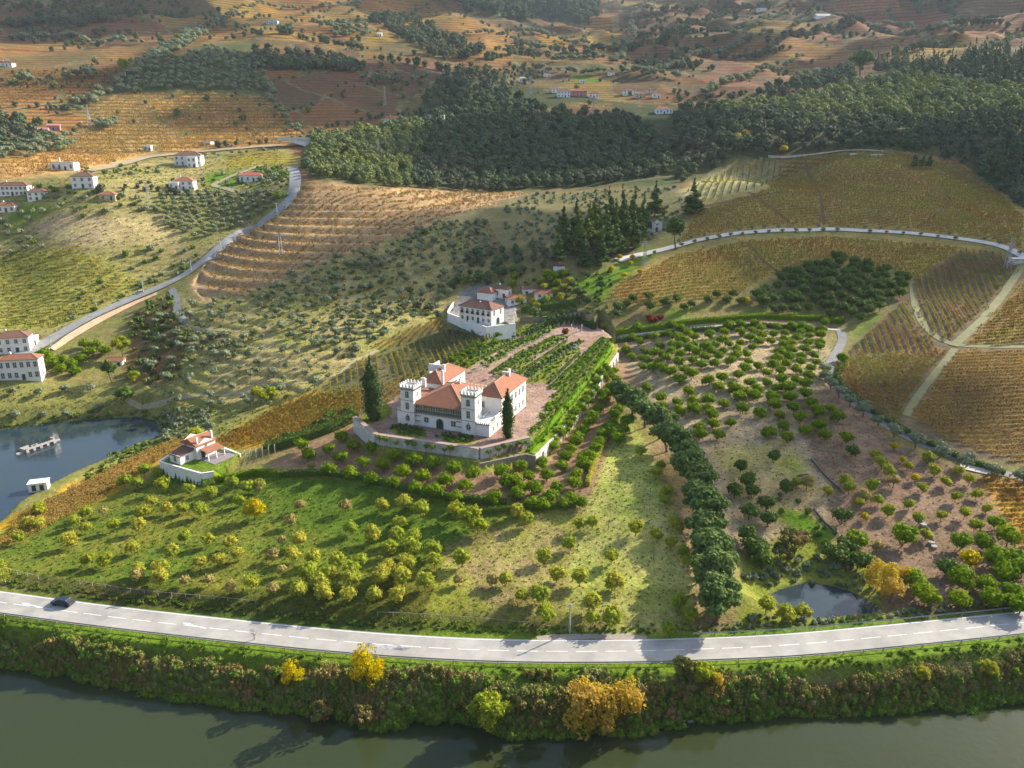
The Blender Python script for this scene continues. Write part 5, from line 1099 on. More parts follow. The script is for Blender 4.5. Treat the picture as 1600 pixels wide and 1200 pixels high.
# ------------------------------------------------------------------ river bank
nb = 15000; bx = NR.uniform(-175, 175, nb); t_ = NR.rand(nb); yr = y_riv(bx); yn = y_near(bx) - 3.4 - fbm(bx, bx * 0 + 5, 11, 67) * 1.2; by = yr - .9 + fbm(bx, bx * 0, 8, 66) * 1.5 + (yn - yr) * t_
k = NR.rand(nb) < .62 + .5 * fbm(bx, by, 5, 60); k &= ~((bx > 25) & (bx < 66) & (NR.rand(nb) < .5)); bx, by, t_ = bx[k], by[k], t_[k]
q = NR.rand(len(bx)); f_ = fbm(bx, by, 8, 61); ty = np.where(t_ < .18 + f_ * .15, 3, np.where(q < .30 + f_ * .8, 0, np.where(q < .42 + f_ * .7, 1, np.where(q > .86, 3, 2))))
ty = np.where((bx > 28) & (q > .35) & (t_ > .3), np.where(q > .8, 3, 2), ty)
stuff('bank_scrub', 'tangled brown and green scrub along the river bank', [(kk, bx[ty == i], by[ty == i], s_) for i, (kk, s_) in enumerate((('bankb', .8), ('bankt', .7), ('banko', .85), ('bankg', .9)))])
riv = [('poplar',460,1092,.68,'slender bright yellow tree on the left river bank'), ('poplar',577,1102,1.0,'ragged golden tree leaning over the river bank'), ('willow',566,1132,.8,'grey green willow under the ragged golden tree'),
 ('poplarl',764,1146,1.1,'round lime yellow tree standing in the river edge'), ('poplaro',905,1143,1.2,'large orange tree on the river bank'), ('poplaro',938,1143,1.1,'orange tree on the bank, just right of the largest one'),
 ('poplaro',980,1133,1.0,'dull orange tree on the bank, last of the three together'), ('willow',826,1134,1.1,'grey green willow between lime and orange trees'), ('poplarl',1096,1106,.7,'small yellow green tree on the middle right bank'),
 ('poplaro',1115,1112,.6,'small ochre tree on the middle right bank'), ('poplarl',1438,1088,.5,'small yellow tree on the far right bank'), ('poplarl',1542,1080,.55,'green yellow tree in dark bushes on the far right bank'),
 ('birch',10,912,.85,'pale yellow birch with white trunk at the left road edge'), ('willow',500,1124,.95,'grey twiggy tree dipping into the river'), ('willow',1066,1100,.8,'pale feathery tree beside the guardrail')]
for key, u, v, s, l in riv:
    g = PZ(u, v, 0.6) if v > 1000 else P3(u, v)[0][:2]; tree(key, g[0], g[1] + (.8 if v > 1000 else 0), s, l)
low = [(45,1040),(60,1042),(75,1048),(100,1047),(115,1052),(178,1060),(215,1068),(235,1070),(245,1073),(270,1078),(285,1080),(325,1090),(345,1092),(360,1093),(400,1098),(1040,1118),(1060,1122),(1150,1115),(1250,1112),(1340,1102),(1355,1102),(1400,1104),(1480,1095),(1500,1096),(1520,1092),(1570,1090),(1590,1088),(640,1125),(670,1122)]
for u, v in low: g = PZ(u, v, .5); tree('shrubb' if u < 300 else 'shrubg', g[0], g[1] + .6, R.uniform(.8, 1.3), 'bright green bush at the river edge', 'bush', 'green bushes at the river edge', name='river_bush')
# pond surroundings, verge plants and reeds
sets = []
for P, sp, key, s in (([(-40,650),(60,648),(130,642),(215,640),(255,650),(262,670),(250,660),(215,650),(130,656),(60,663),(-40,672)], 2.4, 'shrubg', .7), ([(240,640),(330,640),(330,680),(255,690),(250,670)], 3.0, 'shrubo', .9),
    ([(190,700),(245,688),(260,692),(140,750),(120,748)], 2.4, 'shrubg', .6), ([(1190,930),(1180,880),(1240,870),(1330,880),(1385,940),(1340,925),(1290,912),(1240,912),(1205,925)], 2.2, 'shrubo', .7), ([(1130,985),(1180,960),(1260,970),(1340,965),(1480,945),(1600,938),(1600,945),(1400,970),(1200,984)], 2.0, 'shrubo', .55),
    ([(885,445),(945,470),(960,500),(930,505),(870,495),(815,500),(812,490),(870,480)], 3.0, 'shrubg', .7), ([(800,440),(870,430),(960,425),(950,470),(885,480),(810,475)], 5.0, 'shrubd', .8),
    ([(1200,790),(1190,770),(1250,780),(1310,840),(1300,860)], 4, 'shrubg', .7), ([(560,650),(420,705),(410,700),(540,640)], 2.2, 'shrubd', 1.0), ([(740,560),(720,575),(700,560),(742,535),(800,518),(860,505),(800,524),(760,545)], 2.6, 'shrubb', .95)):
    x, y = region(P, sp, .45, 0, int(P[0][0]) + 5, 0 if key != 'shrubb' else 0); sets.append((key, x, y, s))
for i, P in enumerate(GBEDS[:5]):
    x, y = region(P, 1.9, .4, .3, 70 + i, 0); k = NR.rand(len(x)); sets += [('shrubg', x[k < .4], y[k < .4], .4), ('shrubd', x[(k >= .4) & (k < .6)], y[(k >= .4) & (k < .6)], .36), ('shrubb', x[k >= .6], y[k >= .6], .4)]
P = [(828,676),(842,700),(960,545),(955,530),(940,526),(915,556),(868,612)]
x, y = region(P, 1.9, .4, .3, 75, 0); sets += [('shrubb', x, y, .52)]
for P in GBEDS[7:9]: x, y = region(P, 1.3, .4, .3, 76, 0); sets += [('shrubd', x, y, .45)]
xs = NR.uniform(-150, 150, 700); sets.append(('shrubg', xs, y_far(xs) + NR.uniform(1.5, 3.5, 700), .28)); xs = NR.uniform(-150, 150, 700); sets.append(('shrubg', xs, y_near(xs) - NR.uniform(1, 3.6, 700), .28))
for P, sp, key, s, th in (([(0,860),(250,750),(450,740),(640,775),(830,795),(700,850),(680,920),(650,975),(300,950),(0,905)], 1.7, 'tuft', .65, None), ([(700,850),(830,800),(960,690),(1040,740),(1085,880),(1095,985),(850,990),(650,975),(680,920)], 1.7, 'tuftd', .6, None),
    ([(965,540),(1290,510),(1400,690),(1560,745),(1700,780),(1700,940),(1380,940),(1150,860),(1030,640)], 2.2, 'tuftd', .6, None), (sl, 2.8, 'tuftd', .9, None), ([(0,290),(160,270),(440,235),(430,335),(290,428),(90,523),(0,550)], 4.0, 'tuftd', 1.3, None), ([(0,600),(420,640),(560,600),(560,655),(240,690),(0,670)], 2.4, 'tuft', 1.0, None)):
    x, y = region(P, sp, .5, 0, int(P[0][1]) + 17, 1.0); sets.append((key, x, y, s))
stuff('undergrowth', 'reeds, garden planting and verge growth', sets)
# castle-side planting
for k, (a, b) in enumerate([((742,560),(862,508)),((752,578),(870,518)),((775,590),(885,535)),((828,596),(905,540)),((812,600),(893,548))]):
    P = resample(pxpath([a, b]), 3.6 if k < 4 else 3.2)
    for q in P: tree('standard', q[0] + R.uniform(-.3, .3), q[1] + R.uniform(-.3, .3), R.uniform(.8, 1.1), 'small standard tree with whitewashed trunk in the castle garden', 'tree', 'whitewashed standard trees in the garden')
g = P3(964, 500)[0]
plant('gold', [(944,510)], 2, 'yellow and tan tree at the far end of the garden', None, s0=.95)
plant('shrubr', [(884,520)], .6, 'bright crimson shrub in the round garden bed', None, s0=1.2, cat='bush')

# ------------------------------------------------------------------ clipped hedges
def hedge(px, w, h, mt, lab, off=None):
    P = smoothp(resample(pxpath(px), .8), 4); N = normals(P); o = P[0].copy(); n = len(P); nl = int(n * .8 * (w + 2 * h) * 9); nl = min(nl, 9000)
    k = NR.randint(0, n - 1, nl); f = NR.rand(nl); c = P[k] * (1 - f[:, None]) + P[k + 1] * f[:, None]; side = NR.rand(nl) * (w + 2 * h)
    lat = np.where(side < h, -w / 2, np.where(side > h + w, w / 2, side - h - w / 2)); up = np.where(side < h, side, np.where(side > h + w, side - h - w, h))
    c[:, :2] += N[k] * (lat + NR.normal(size=nl) * .08)[:, None]; c[:, 2] = H(c[:, 0], c[:, 1]) + up + NR.normal(size=nl) * .07
    d = NR.normal(size=(nl, 3)); d /= np.linalg.norm(d, axis=1)[:, None]; e = np.cross(d, NR.normal(size=(nl, 3))); e /= np.linalg.norm(e, axis=1)[:, None]; s = .22
    V = np.stack([c - d * s, c - e * s, c + d * s, c + e * s], 1).reshape(-1, 3); F = np.arange(nl * 4).reshape(-1, 4)
    sec = [(-w / 2 + .06, 0), (-w / 2 + .06, h - .08), (w / 2 - .06, h - .08), (w / 2 - .06, 0)]; S = []
    for a, b in sec: q = P.copy(); q[:, :2] += N * a; q[:, 2] = H(q[:, 0], q[:, 1]) + b - (.3 if b == 0 else 0); S.append(q)
    S = np.stack(S, 1).reshape(-1, 3); i = np.arange(n - 1)[:, None] * 4 + np.arange(3)[None]; i = i.ravel(); G = np.stack([i, i + 1, i + 5, i + 4], -1) + len(V)
    b0 = len(V); ends = np.array([[b0, b0 + 1, b0 + 2, b0 + 3], [b0 + 4 * (n - 1) + 3, b0 + 4 * (n - 1) + 2, b0 + 4 * (n - 1) + 1, b0 + 4 * (n - 1)]])
    V = np.vstack([V, S]) - o; return link('hedge', npmesh('hedge', V, np.vstack([F, G, ends]), [mt]), None, tuple(o), label=lab, cat='hedge')
hedge([(962,526),(1040,513),(1120,503),(1200,497),(1280,500),(1318,505)], 1.8, 1.9, L_CIT, 'long clipped hedge on the far side of the white path')
hedge([(962,535),(1040,524),(1120,517),(1200,511),(1290,518)], 1.4, 1.6, L_DRK, 'long dark hedge on the near side of the white path')
hedge([(440,744),(500,742),(560,748),(620,764),(700,780),(790,790)], 1.3, 1.5, L_DRK, 'hedge between the orange grove and the grass orchard')
hedge([(420,705),(470,690),(520,672),(556,655)], 3.0, 2.4, L_DRK, 'thick dark hedge climbing left of the castle terrace')
hedge([(335,746),(400,742),(440,744)], 1.3, 1.6, L_CIT, 'green hedge right of the cottage wall')
hedge([(1316,572),(1306,590),(1320,612),(1370,650),(1430,685),(1500,718),(1570,742)], 1.5, 1.3, L_DRK, 'dark clipped hedge above the lane')
hedge([(962,652),(945,690),(930,720),(918,760)], 1.0, 1.4, L_YEL, 'yellow green hedge along the edge of the orange rows')
hedge([(824,524),(850,508),(870,503),(905,503),(930,515)], 1.2, 2.8, L_CYP, 'tall dark curved hedge at the end of the garden')
hedge([(826,694),(848,664),(885,618),(925,566),(950,530)], .6, .7, L_SCB, 'thin clipped edging beside the pink garden path')
hedge([(815,487),(850,484),(900,478)], 2.0, 2.5, L_DRK, 'dark hedge above the stone wall by the manor')
hedge([(700,805),(760,800),(830,795),(900,792)], 1.2, 1.2, L_SCG, 'low ragged hedge under the lower orange rows')
hedge([(826,706),(880,642),(930,583),(955,548)], .9, .8, L_BRI, 'low bright green hedge along the top of the retaining wall')
for (a_, b_), l in ((((768,583),(866,527)), 'low box hedge along the first garden bed'), (((808,587),(886,533)), 'low box hedge left of the middle garden path'), (((814,595),(912,534)), 'low box hedge right of the middle garden path'), (((858,599),(906,552)), 'low box hedge beside the wide garden path'), (((748,562),(856,510)), 'low box hedge along the left garden bed'), (((860,608),(940,530)), 'brown green hedge row beside the outer garden path')):
    hedge([a_, ((a_[0] + b_[0]) / 2, (a_[1] + b_[1]) / 2), b_], .7, .7, L_DRK, l)
# ------------------------------------------------------------------ building pieces
def window_meshes(w, h, arch=False, bars=True, fm=None, door=False, cache={}):
    key = (round(w, 2), round(h, 2), arch, bars, fm.name if fm else '', door)
    if key in cache: return cache[key]
    f = MB(); b = .12 if w > .5 else .07; d = .07
    def outline(e):
        if not arch: return [(-w/2 - e, 0 if door else -e), (w/2 + e, 0 if door else -e), (w/2 + e, h + e), (-w/2 - e, h + e)]
        r = w / 2 + e; zc = h - w / 2; return [(-r, 0 if door else -e), (r, 0 if door else -e)] + [(r * math.cos(math.pi * k / 8), zc + r * math.sin(math.pi * k / 8)) for k in range(9)]
    o, i = outline(b), outline(0); n = len(o)
    for k in range(n):
        a, c = o[k], o[(k + 1) % n]; a2, c2 = i[k], i[(k + 1) % n]
        f.quad((a[0], -d, a[1]), (c[0], -d, c[1]), (c2[0], -d, c2[1]), (a2[0], -d, a2[1])); f.quad((a[0], 0, a[1]), (c[0], 0, c[1]), (c[0], -d, c[1]), (a[0], -d, a[1]))
    if not door: f.box(-w/2 - b - .05, w/2 + b + .05, -d - .06, 0, -b - .08, -b)
    p = MB(); p.poly([(x, -.02, z) for x, z in i])
    if bars:
        p.cur = 1; p.box(-.035, .035, -.05, -.02, 0, h - (.02 if not arch else .05))
        for k in range(1, 3 if h > 1.2 else 2): p.box(-w/2, w/2, -.045, -.02, h * k / (3 if h > 1.2 else 2) - .03, h * k / (3 if h > 1.2 else 2) + .03)
    r = (f.mesh('window_frame', fm or GRAN), p.mesh('window_pane', WOODG if door else GLASS, WOODG if door else WHITE)); cache[key] = r; return r
def window(par, x, y, z, w, h, a=0.0, name='window', **k):
    f, p = window_meshes(w, h, **k); o = link(name, f, par, (x, y, z), a); link('pane' if not k.get('door') else 'panel', p, o); return o
def hip(m, x0, x1, y0, y1, z, h, ov=.4, gable=False, th=.14):
    x0 -= ov; x1 += ov; y0 -= ov; y1 += ov; lx, ly = x1 - x0, y1 - y0; s = min(lx, ly) / 2 * (0 if gable else 1)
    if lx >= ly: r0, r1 = ((x0 + s), (y0 + y1) / 2, z + h), ((x1 - s), (y0 + y1) / 2, z + h)
    else: r0, r1 = ((x0 + x1) / 2, y0 + s, z + h), ((x0 + x1) / 2, y1 - s, z + h)
    a, b, c, d = (x0, y0, z), (x1, y0, z), (x1, y1, z), (x0, y1, z)
    if lx >= ly: F = [(a, b, r1, r0), (b, c, r1), (c, d, r0, r1), (d, a, r0)]
    else: F = [(a, b, r0), (b, c, r1, r0), (c, d, r1), (d, a, r0, r1)]
    for f in F: m.poly(f)
    for p, q in ((a, b), (b, c), (c, d), (d, a)): m.quad((p[0], p[1], z - th), (q[0], q[1], z - th), q, p)
    m.poly([(p[0], p[1], z - th) for p in (d, c, b, a)])
    caps = [(r0, r1)] if (abs(r0[0]-r1[0]) + abs(r0[1]-r1[1])) > .1 else []
    if not gable: caps += ([(a, r0), (d, r0), (b, r1), (c, r1)] if lx >= ly else [(a, r0), (b, r0), (c, r1), (d, r1)])
    return caps
TCAP = mat('ridge_tiles', (0.58, 0.34, 0.22), (0.50, 0.30, 0.2), scale=3)
def roof(par, x0, x1, y0, y1, z, h, mt=None, **k):
    m = MB(); caps = hip(m, x0, x1, y0, y1, z, h, **k); o = m.build('roof', mt or TILE, par)
    c = MB()
    for p, q in caps: c.tube(p, q, .11, .11, 5, False)
    if caps: c.build('ridge_caps', TCAP if mt is not TILE_D else TILE_D, o)
    return o
def chimney(par, x, y, z0, z1, w=.7, d=.5, mt=None):
    m = MB(); m.box(-w/2, w/2, -d/2, d/2, z0, z1); m.box(-w/2 - .07, w/2 + .07, -d/2 - .07, d/2 + .07, z1, z1 + .12); m.box(-w/4, w/4, -d/4, d/4, z1 + .12, z1 + .3)
    return m.build('chimney', mt or WHITE, par, loc=(x, y, 0))
def gable_wall(m, x0, x1, y0, y1, z0, z1, h, axis='x'):
    m.box(x0, x1, y0, y1, z0, z1)
    if axis == 'x':
        for x in (x0, x1): m.poly([(x, y0, z1), (x, y1, z1), (x, (y0 + y1) / 2, z1 + h)] if x == x1 else [(x, y1, z1), (x, y0, z1), (x, (y0 + y1) / 2, z1 + h)])
    else:
        for y in (y0, y1): m.poly([(x0, y, z1), (x1, y, z1), ((x0 + x1) / 2, y, z1 + h)])
GRNW = mat('green_glazed_gallery', (0.10, 0.16, 0.10), (0.07, 0.11, 0.08), rough=.35, scale=2)
CREAM = mat('cream_trim', (0.62, 0.60, 0.45), scale=2)
PINKW = mat('pink_render', (0.62, 0.26, 0.22), scale=.5); BLUEW = mat('pale_blue_render', (0.50, 0.60, 0.68), scale=.5); YELW = mat('cream_render', (0.66, 0.56, 0.36), scale=.5)
STONE = mat('stone_wall', (0.34, 0.29, 0.23), (0.22, 0.19, 0.15), scale=1.6, bump=.5)
SAND = mat('sandy_cut', (0.62, 0.42, 0.26), (0.50, 0.32, 0.19), scale=.25, bump=.4)
DARK = mat('dark_opening', (0.02, 0.02, 0.02))

# ------------------------------------------------------------------ the castle
CO = PZ(624, 662, 18.0); CA = math.atan2(-9.3, 22.7)
def castle():
    root = empty('castle', (CO[0], CO[1], 18.0), CA, label='white manor castle with two battlemented towers and orange tiled roofs', cat='castle')
    K = dict(parent=root)
    def tower(x0, y0, w, d, h):
        m = MB(); m.box(x0, x0 + w, y0, y0 + d, -.5, h); t = m.build('tower', WHITE, root)
        b = MB()
        for z in (3.9, 7.4): b.box(x0 - .07, x0 + w + .07, y0 - .07, y0 + d + .07, z, z + .16)
        b.box(x0 - .28, x0 + w + .28, y0 - .28, y0 + d + .28, h - .35, h - .1); b.build('string_course', GRAN, t)
        cb = MB(); k = int(w / .45)
        for i in range(k):
            xx = x0 + (i + .3) * w / k; cb.box(xx, xx + .18, y0 - .25, y0, h - .75, h - .35); yy = y0 + (i + .3) * d / k; cb.box(x0 + w, x0 + w + .25, yy, yy + .18, h - .75, h - .35)
        cb.build('corbels', GRAN, t)
        pr = MB(); e = .25
        for X0, X1, Y0, Y1 in ((x0-e, x0+w+e, y0-e, y0-e+.25), (x0-e, x0+w+e, y0+d+e-.25, y0+d+e), (x0-e, x0-e+.25, y0-e+.25, y0+d+e-.25), (x0+w+e-.25, x0+w+e, y0-e+.25, y0+d+e-.25)): pr.box(X0, X1, Y0, Y1, h - .1, h + .2)
        pr.build('parapet', WHITE, t)
        mm = MB(); mm.box(-.27, .27, -.15, .15, 0, .6); mm.poly([(-.27,-.15,.6),(.27,-.15,.6),(0,0,1.0)]); mm.poly([(.27,-.15,.6),(.27,.15,.6),(0,0,1.0)]); mm.poly([(.27,.15,.6),(-.27,.15,.6),(0,0,1.0)]); mm.poly([(-.27,.15,.6),(-.27,-.15,.6),(0,0,1.0)])
        mm = mm.mesh('merlon', WHITE)
        n = 4
        for i in range(n + 1):
            xx = x0 - e + .2 + (w + 2*e - .4) * i / n; yy = y0 - e + .2 + (d + 2*e - .4) * i / n
            link('merlon', mm, t, (xx, y0 - e + .125, h + .2)); link('merlon', mm, t, (xx, y0 + d + e - .125, h + .2))
            if 0 < i < n: link('merlon', mm, t, (x0 - e + .125, yy, h + .2), math.pi/2); link('merlon', mm, t, (x0 + w + e - .125, yy, h + .2), math.pi/2)
        fl = MB(); fl.box(x0 + .02, x0 + w - .02, y0 + .02, y0 + d - .02, h - .05, h + .06); fl.build('tower_deck', mat('deck', (.42,.40,.38)), t)
        cx = x0 + w / 2
        window(root, cx, y0, 8.5, .95, 1.7, arch=True); window(root, cx, y0, 5.0, .85, 1.75); window(root, cx, y0, 1.7, .85, 1.15)
        q = MB(); q.box(-.6, .6, -.1, 0, -.45, -.3); q.box(-.16, .16, -.1, 0, 1.35, 1.75); q.box(-.8, -.6, -.1, 0, .2, .7); q.box(.6, .8, -.1, 0, .2, .7); q.build('window_surround', GRAN, root, loc=(cx, y0 - .03, 1.7))
        window(root, x0 + w, y0 + d * .5, 8.6, .45, 1.0, math.pi/2); window(root, x0 + w, y0 + d * .5, 4.6, .4, .9, math.pi/2)
        return t
    tower(.8, 0, 4.2, 4.4, 11.3); tower(20.0, 0, 4.2, 4.4, 11.6)
    # main body
    m = MB(); m.box(5.0, 20.0, .9, 20, -.5, 3.95); m.box(4.0, 20.5, 2.2, 20, 3.95, 6.65); m.build('wall', WHITE, root)
    m = MB(); m.box(5.0, 20.0, .75, 2.2, 3.95, 4.15); m.build('balcony_floor', GRAN, root)
    c = MB()
    for k in range(26): c.box(5.15 + k * .575, 5.33 + k * .575, .6, .9, 3.65, 3.95)
    c.box(5, 20, .62, .75, 3.95, 4.1); c.build('cornice', GRAN, root)
    # glazed gallery
    g = MB(); g.box(5.0, 20.0, .95, 1.0, 4.15, 6.4); ga = g.build('gallery', GRNW, root)
    pm = MB().box(-.06, .06, -.06, .0, 0, 2.25).mesh('mullion', CREAM)
    for k in range(29): link('mullion', pm, ga, (5.1 + k * .532, .95, 4.15))
    b = MB(); b.box(5.0, 20.0, .86, .95, 4.95, 5.06); b.box(5.0, 20.0, .86, .95, 6.25, 6.4); b.build('gallery_rail', CREAM, ga)
    gp = MB().box(-.75, .75, -.03, 0, 0, 1.05).mesh('gallery_pane', GLASS)
    for k in range(7): link('gallery_pane', gp, ga, (6.1 + k * 2.13, .948, 5.1))
    pb = MB(); 
    for k in range(60): pb.box(5.1 + k * .25, 5.13 + k * .25, .66, .69, 4.1, 4.95)
    pb.box(5, 20, .64, .71, 4.95, 5.0); pb.build('balcony_railing', mat('dark_iron', (.05, .05, .05)), root)
    roof(root, 4.6, 20.6, .9, 20.6, 6.7, 4.0, TILE, ov=.55)
    window(root, 12.7, .9, 0, 2.1, 2.9, arch=True, door=True, name='front_door'); window(root, 8.4, .9, 1.5, 1.25, 1.25); window(root, 17.0, .9, 1.5, 1.25, 1.25)
    for x in (5.9, 18.9):
        q = MB(); q.box(-.9, .9, -.45, 0, 0, .12); q.box(-.9, .9, -.45, 0, 1.5, 1.6); q.build('ledge', GRAN, root, loc=(x, .9, 1.5))
    # low round-ended bastions at both outer corners
    for x0, x1, nm in ((-.9, .8, -1), (24.2, 28.3, 1)):
        y0 = .6 if nm < 0 else .3; h = 4.2 if nm < 0 else 3.6
        m = MB(); m.box(x0, x1, y0, 4.0 if nm < 0 else 9.0, -.5, h); t = m.build('bastion', WHITE, root)
        b = MB(); b.box(x0 - .12, x1 + .12, y0 - .12, y0 + .2, h - .35, h - .1); b.box(x1 - .2 if nm > 0 else x0 - .12, x1 + .12 if nm > 0 else x0 + .2, y0 + .2, 8.9 if nm > 0 else 4, h - .35, h - .1); b.build('string_course', GRAN, t)
        mm = MB(); mm.box(-.16, .16, -.12, .12, 0, .45); mm = mm.mesh('merlon', WHITE2); n = int((x1 - x0) / .62)
        for i in range(n + 1): link('merlon', mm, t, (x0 + .16 + (x1 - x0 - .32) * i / max(1, n), y0 + .12, h))
        for i in range(1, 5 if nm < 0 else 7): link('merlon', mm, t, ((x0 + .12) if nm < 0 else (x1 - .12), y0 + .7 * i, h), math.pi/2)
    pp = MB(); pp.box(28.0, 28.3, 4.6, 9.0, 3.6, 4.6); pp.box(24.2, 24.5, 4.4, 9, 3.6, 4.2); pp.build('ramp_parapet', WHITE, root)
    # right wing
    m = MB(); m.box(20.6, 28.3, 9.0, 28.0, -.5, 8.7); m.build('wall', WHITE, root); roof(root, 20.6, 28.3, 9.0, 28.0, 8.75, 3.0, TILE, ov=.5)
    for k in range(6):
        window(root, 28.3, 11 + k * 2.9, 5.6, .95, 1.6, math.pi/2); window(root, 28.3, 11 + k * 2.9, 1.4, .9, 1.3, math.pi/2)
    window(root, 28.3, 3.0, 1.2, .6, .9, math.pi/2); window(root, 28.3, 6.0, 1.2, .6, .9, math.pi/2); window(root, 22.6, 9.0, 5.4, .6, 1.5)
    # rear wing on the left
    m = MB(); m.box(-1.6, 6.2, 15, 31.2, -.5, 8.2); m.build('wall', WHITE, root); roof(root, -1.6, 6.2, 15, 31.2, 8.25, 2.8, TILE, ov=.4)
    for k in range(3): window(root, 6.2, 21.5 + k * 3.2, 5.2, .85, 1.5, math.pi/2)
    m = MB(); m.box(-1.9, -1.5, 22, 29, 8.2, 11.0); m.box(-1.5, 3.4, 21.6, 22.0, 9.6, 12.0); m.box(3.4, 4.0, 21.5, 22.1, 9.4, 12.3); m.build('chimney_wall', WHITE, root)
    m = MB(); m.box(-1.5, 5.0, 4.4, 15, -.5, 6.2); m.build('wall', WHITE2, root); roof(root, -1.5, 4.6, 4.6, 14.9, 6.25, 1.6, TILE_D, ov=.3)
    chimney(root, 1.5, 12.5, 5, 10.2, 1.5, .7); chimney(root, 6.3, 15.6, 8, 12.3, .7, .7); chimney(root, 13.6, 12.4, 8, 11.6, .5, .5); chimney(root, 24.4, 24, 10, 12.4, .7, .7)
    mm = MB(); mm.box(23.2, 25.6, 21.5, 22.0, 11.0, 12.4); mm.build('dormer', WHITE, root)
    # courtyard wall
    m = MB(); m.box(6.2, 20.6, 27.2, 27.6, -.5, 4.6); m.build('courtyard_wall', WHITE, root); n = 12; mm = MB().box(-.2, .2, -.2, .2, 0, .6).mesh('merlon', WHITE2)
    for i in range(n): link('merlon', mm, root, (6.9 + i * 1.17, 27.4, 4.6))
    window(root, 17.8, 27.2, 0, 2.4, 3.2, door=True, name='gate'); window(root, 12.5, 27.2, 1.6, .8, 1.2); window(root, 9.5, 27.2, 1.6, .8, 1.2)
castle()

# ------------------------------------------------------------------ walls
def wall_line(P, ztop, zbot, th, mt, lab, cope=None, name='retaining_wall', batter=0.0, panels=0, cat='wall'):
    """P: points along the wall; ztop/zbot numbers or lists"""
    P = np.asarray(P, float)[:, :2]; n = len(P); zt = np.broadcast_to(ztop, (n,)).astype(float); zb = np.broadcast_to(zbot, (n,)).astype(float)
    N = normals(np.column_stack([P, zt])); o = np.array([P[0][0], P[0][1], float(zb[0])]); root = empty(name, tuple(o), label=lab, cat=cat); m = MB()
    A = P + N * th / 2; B = P - N * th / 2; A2 = P + N * (th / 2 + batter); B2 = P - N * (th / 2 + batter)
    g = lambda q, z: (q[0] - o[0], q[1] - o[1], z - o[2])
    for i in range(n - 1):
        m.quad(g(B2[i], zb[i]), g(B2[i+1], zb[i+1]), g(B[i+1], zt[i+1]), g(B[i], zt[i])); m.quad(g(A2[i+1], zb[i+1]), g(A2[i], zb[i]), g(A[i], zt[i]), g(A[i+1], zt[i+1]))
        m.quad(g(B[i], zt[i]), g(B[i+1], zt[i+1]), g(A[i+1], zt[i+1]), g(A[i], zt[i]))
    for i in (0, n - 1): m.quad(g(A2[i], zb[i]), g(B2[i], zb[i]), g(B[i], zt[i]), g(A[i], zt[i]))
    m.build('wall_body', mt, root)
    if cope:
        c = MB(); e = .1
        A = P + N * (th / 2 + e); B = P - N * (th / 2 + e)
        for i in range(n - 1):
            lo = [g(B[i], zt[i] + .005), g(B[i+1], zt[i+1] + .005), g(A[i+1], zt[i+1] + .005), g(A[i], zt[i] + .005)]; hi = [(p[0], p[1], p[2] + .14) for p in lo]
            c.poly(hi); 
            for k in range(4): c.quad(lo[k], lo[(k+1) % 4], hi[(k+1) % 4], hi[k])
        c.build('coping', cope, root)
    if panels:
        Q = resample(np.column_stack([P, zt, zb]), panels); NN = normals(Q)
        pm = None
        for i in range(1, len(Q) - 1):
            h = Q[i][2] - Q[i][3]; mm = MB(); mm.box(-.22, .22, -(th/2 + batter + .35), 0, -.02, h * .86); link('buttress', mm.mesh('buttress', mt), root, (Q[i][0] - o[0], Q[i][1] - o[1], Q[i][3] - o[2]), math.atan2(-NN[i][0], NN[i][1]) )
    return root
BRICKC = mat('pink_stone_coping', (0.42, 0.29, 0.23), (0.33, 0.23, 0.19), scale=2)
fr = wpoly([(556,655),(579,678),(590,682),(749,704),(812,693),(826,686)], 18.0)
def out_(p, q, d):
    t = (q - p) / np.hypot(*(q - p)); n = np.array([t[1], -t[0]]); return np.array([p + n * d, q + n * d])
wall_line(out_(fr[0], fr[2], .35), 18.75, 14.0, 1.2, WHITE2, 'short white terrace wall turning back beside the tall cypress', BRICKC)
wall_line(resample(out_(fr[2], fr[3], .35), 4), 18.755, 14.0, 1.2, WHITE2, 'long white terrace wall below the castle front', BRICKC)
wall_line(resample(out_(fr[3], fr[5], .35), 4), 18.76, 14.2, 1.2, WHITE2, 'white terrace wall right of its sharp corner below the castle', BRICKC)
for p_, q_, ts in ((fr[2], fr[3], (.06, .12, .22, .34, .4, .52, .58, .7, .76)), (fr[3], fr[5], (.12, .3, .42, .58, .75, .88))):
    ln = out_(p_, q_, 2.0)
    for t_ in ts: w_ = ln[0] + (ln[1] - ln[0]) * t_; tree('youngtree', w_[0], w_[1], R.uniform(.75, 1.15), 'thin young tree against the white castle terrace wall', 'tree', 'young trees along the terrace wall')
lo = resample(np.vstack([wpoly([(750,724),(828,708),(836,712)], 16.0)]), 3)
wall_line(lo, 16.05, 12.5, .5, STONE, 'low stone wall under the grass strip below the castle corner')
rt = resample(np.vstack([wpoly([(836,712)], 16.0), wpoly([(884,652),(934,596),(966,551)], 18.4)]), 3)
wall_line(rt, 15.95 + 2.5 * sstep(222, 262, rt[:, 1]), H(rt[:, 0] + 1.5, rt[:, 1] - 1.0) - 1.5, .5, WHITE2, 'tall buttressed retaining wall right of the castle garden', None, panels=5.5)
mw = np.array([PZ(u, v, 26.0) for u, v in [(716,466),(706,478),(699,491),(760,513.5),(805,507.5)]])
wall_line(resample(mw, 4), 26.6, 21.0, .5, WHITE, 'curved white wall under the manor house terrace', WHITE, batter=.5)
sw = pxpath([(812,503),(850,502),(880,500),(902,494),(915,489)]); wall_line(sw, sw[:, 2] + 2.0, sw[:, 2] - 1, .5, STONE, 'grey stone wall between the manor garden and the castle garden')
ct = wpoly([(298,690),(250,723.5),(315,742),(334,739)], 10.5)
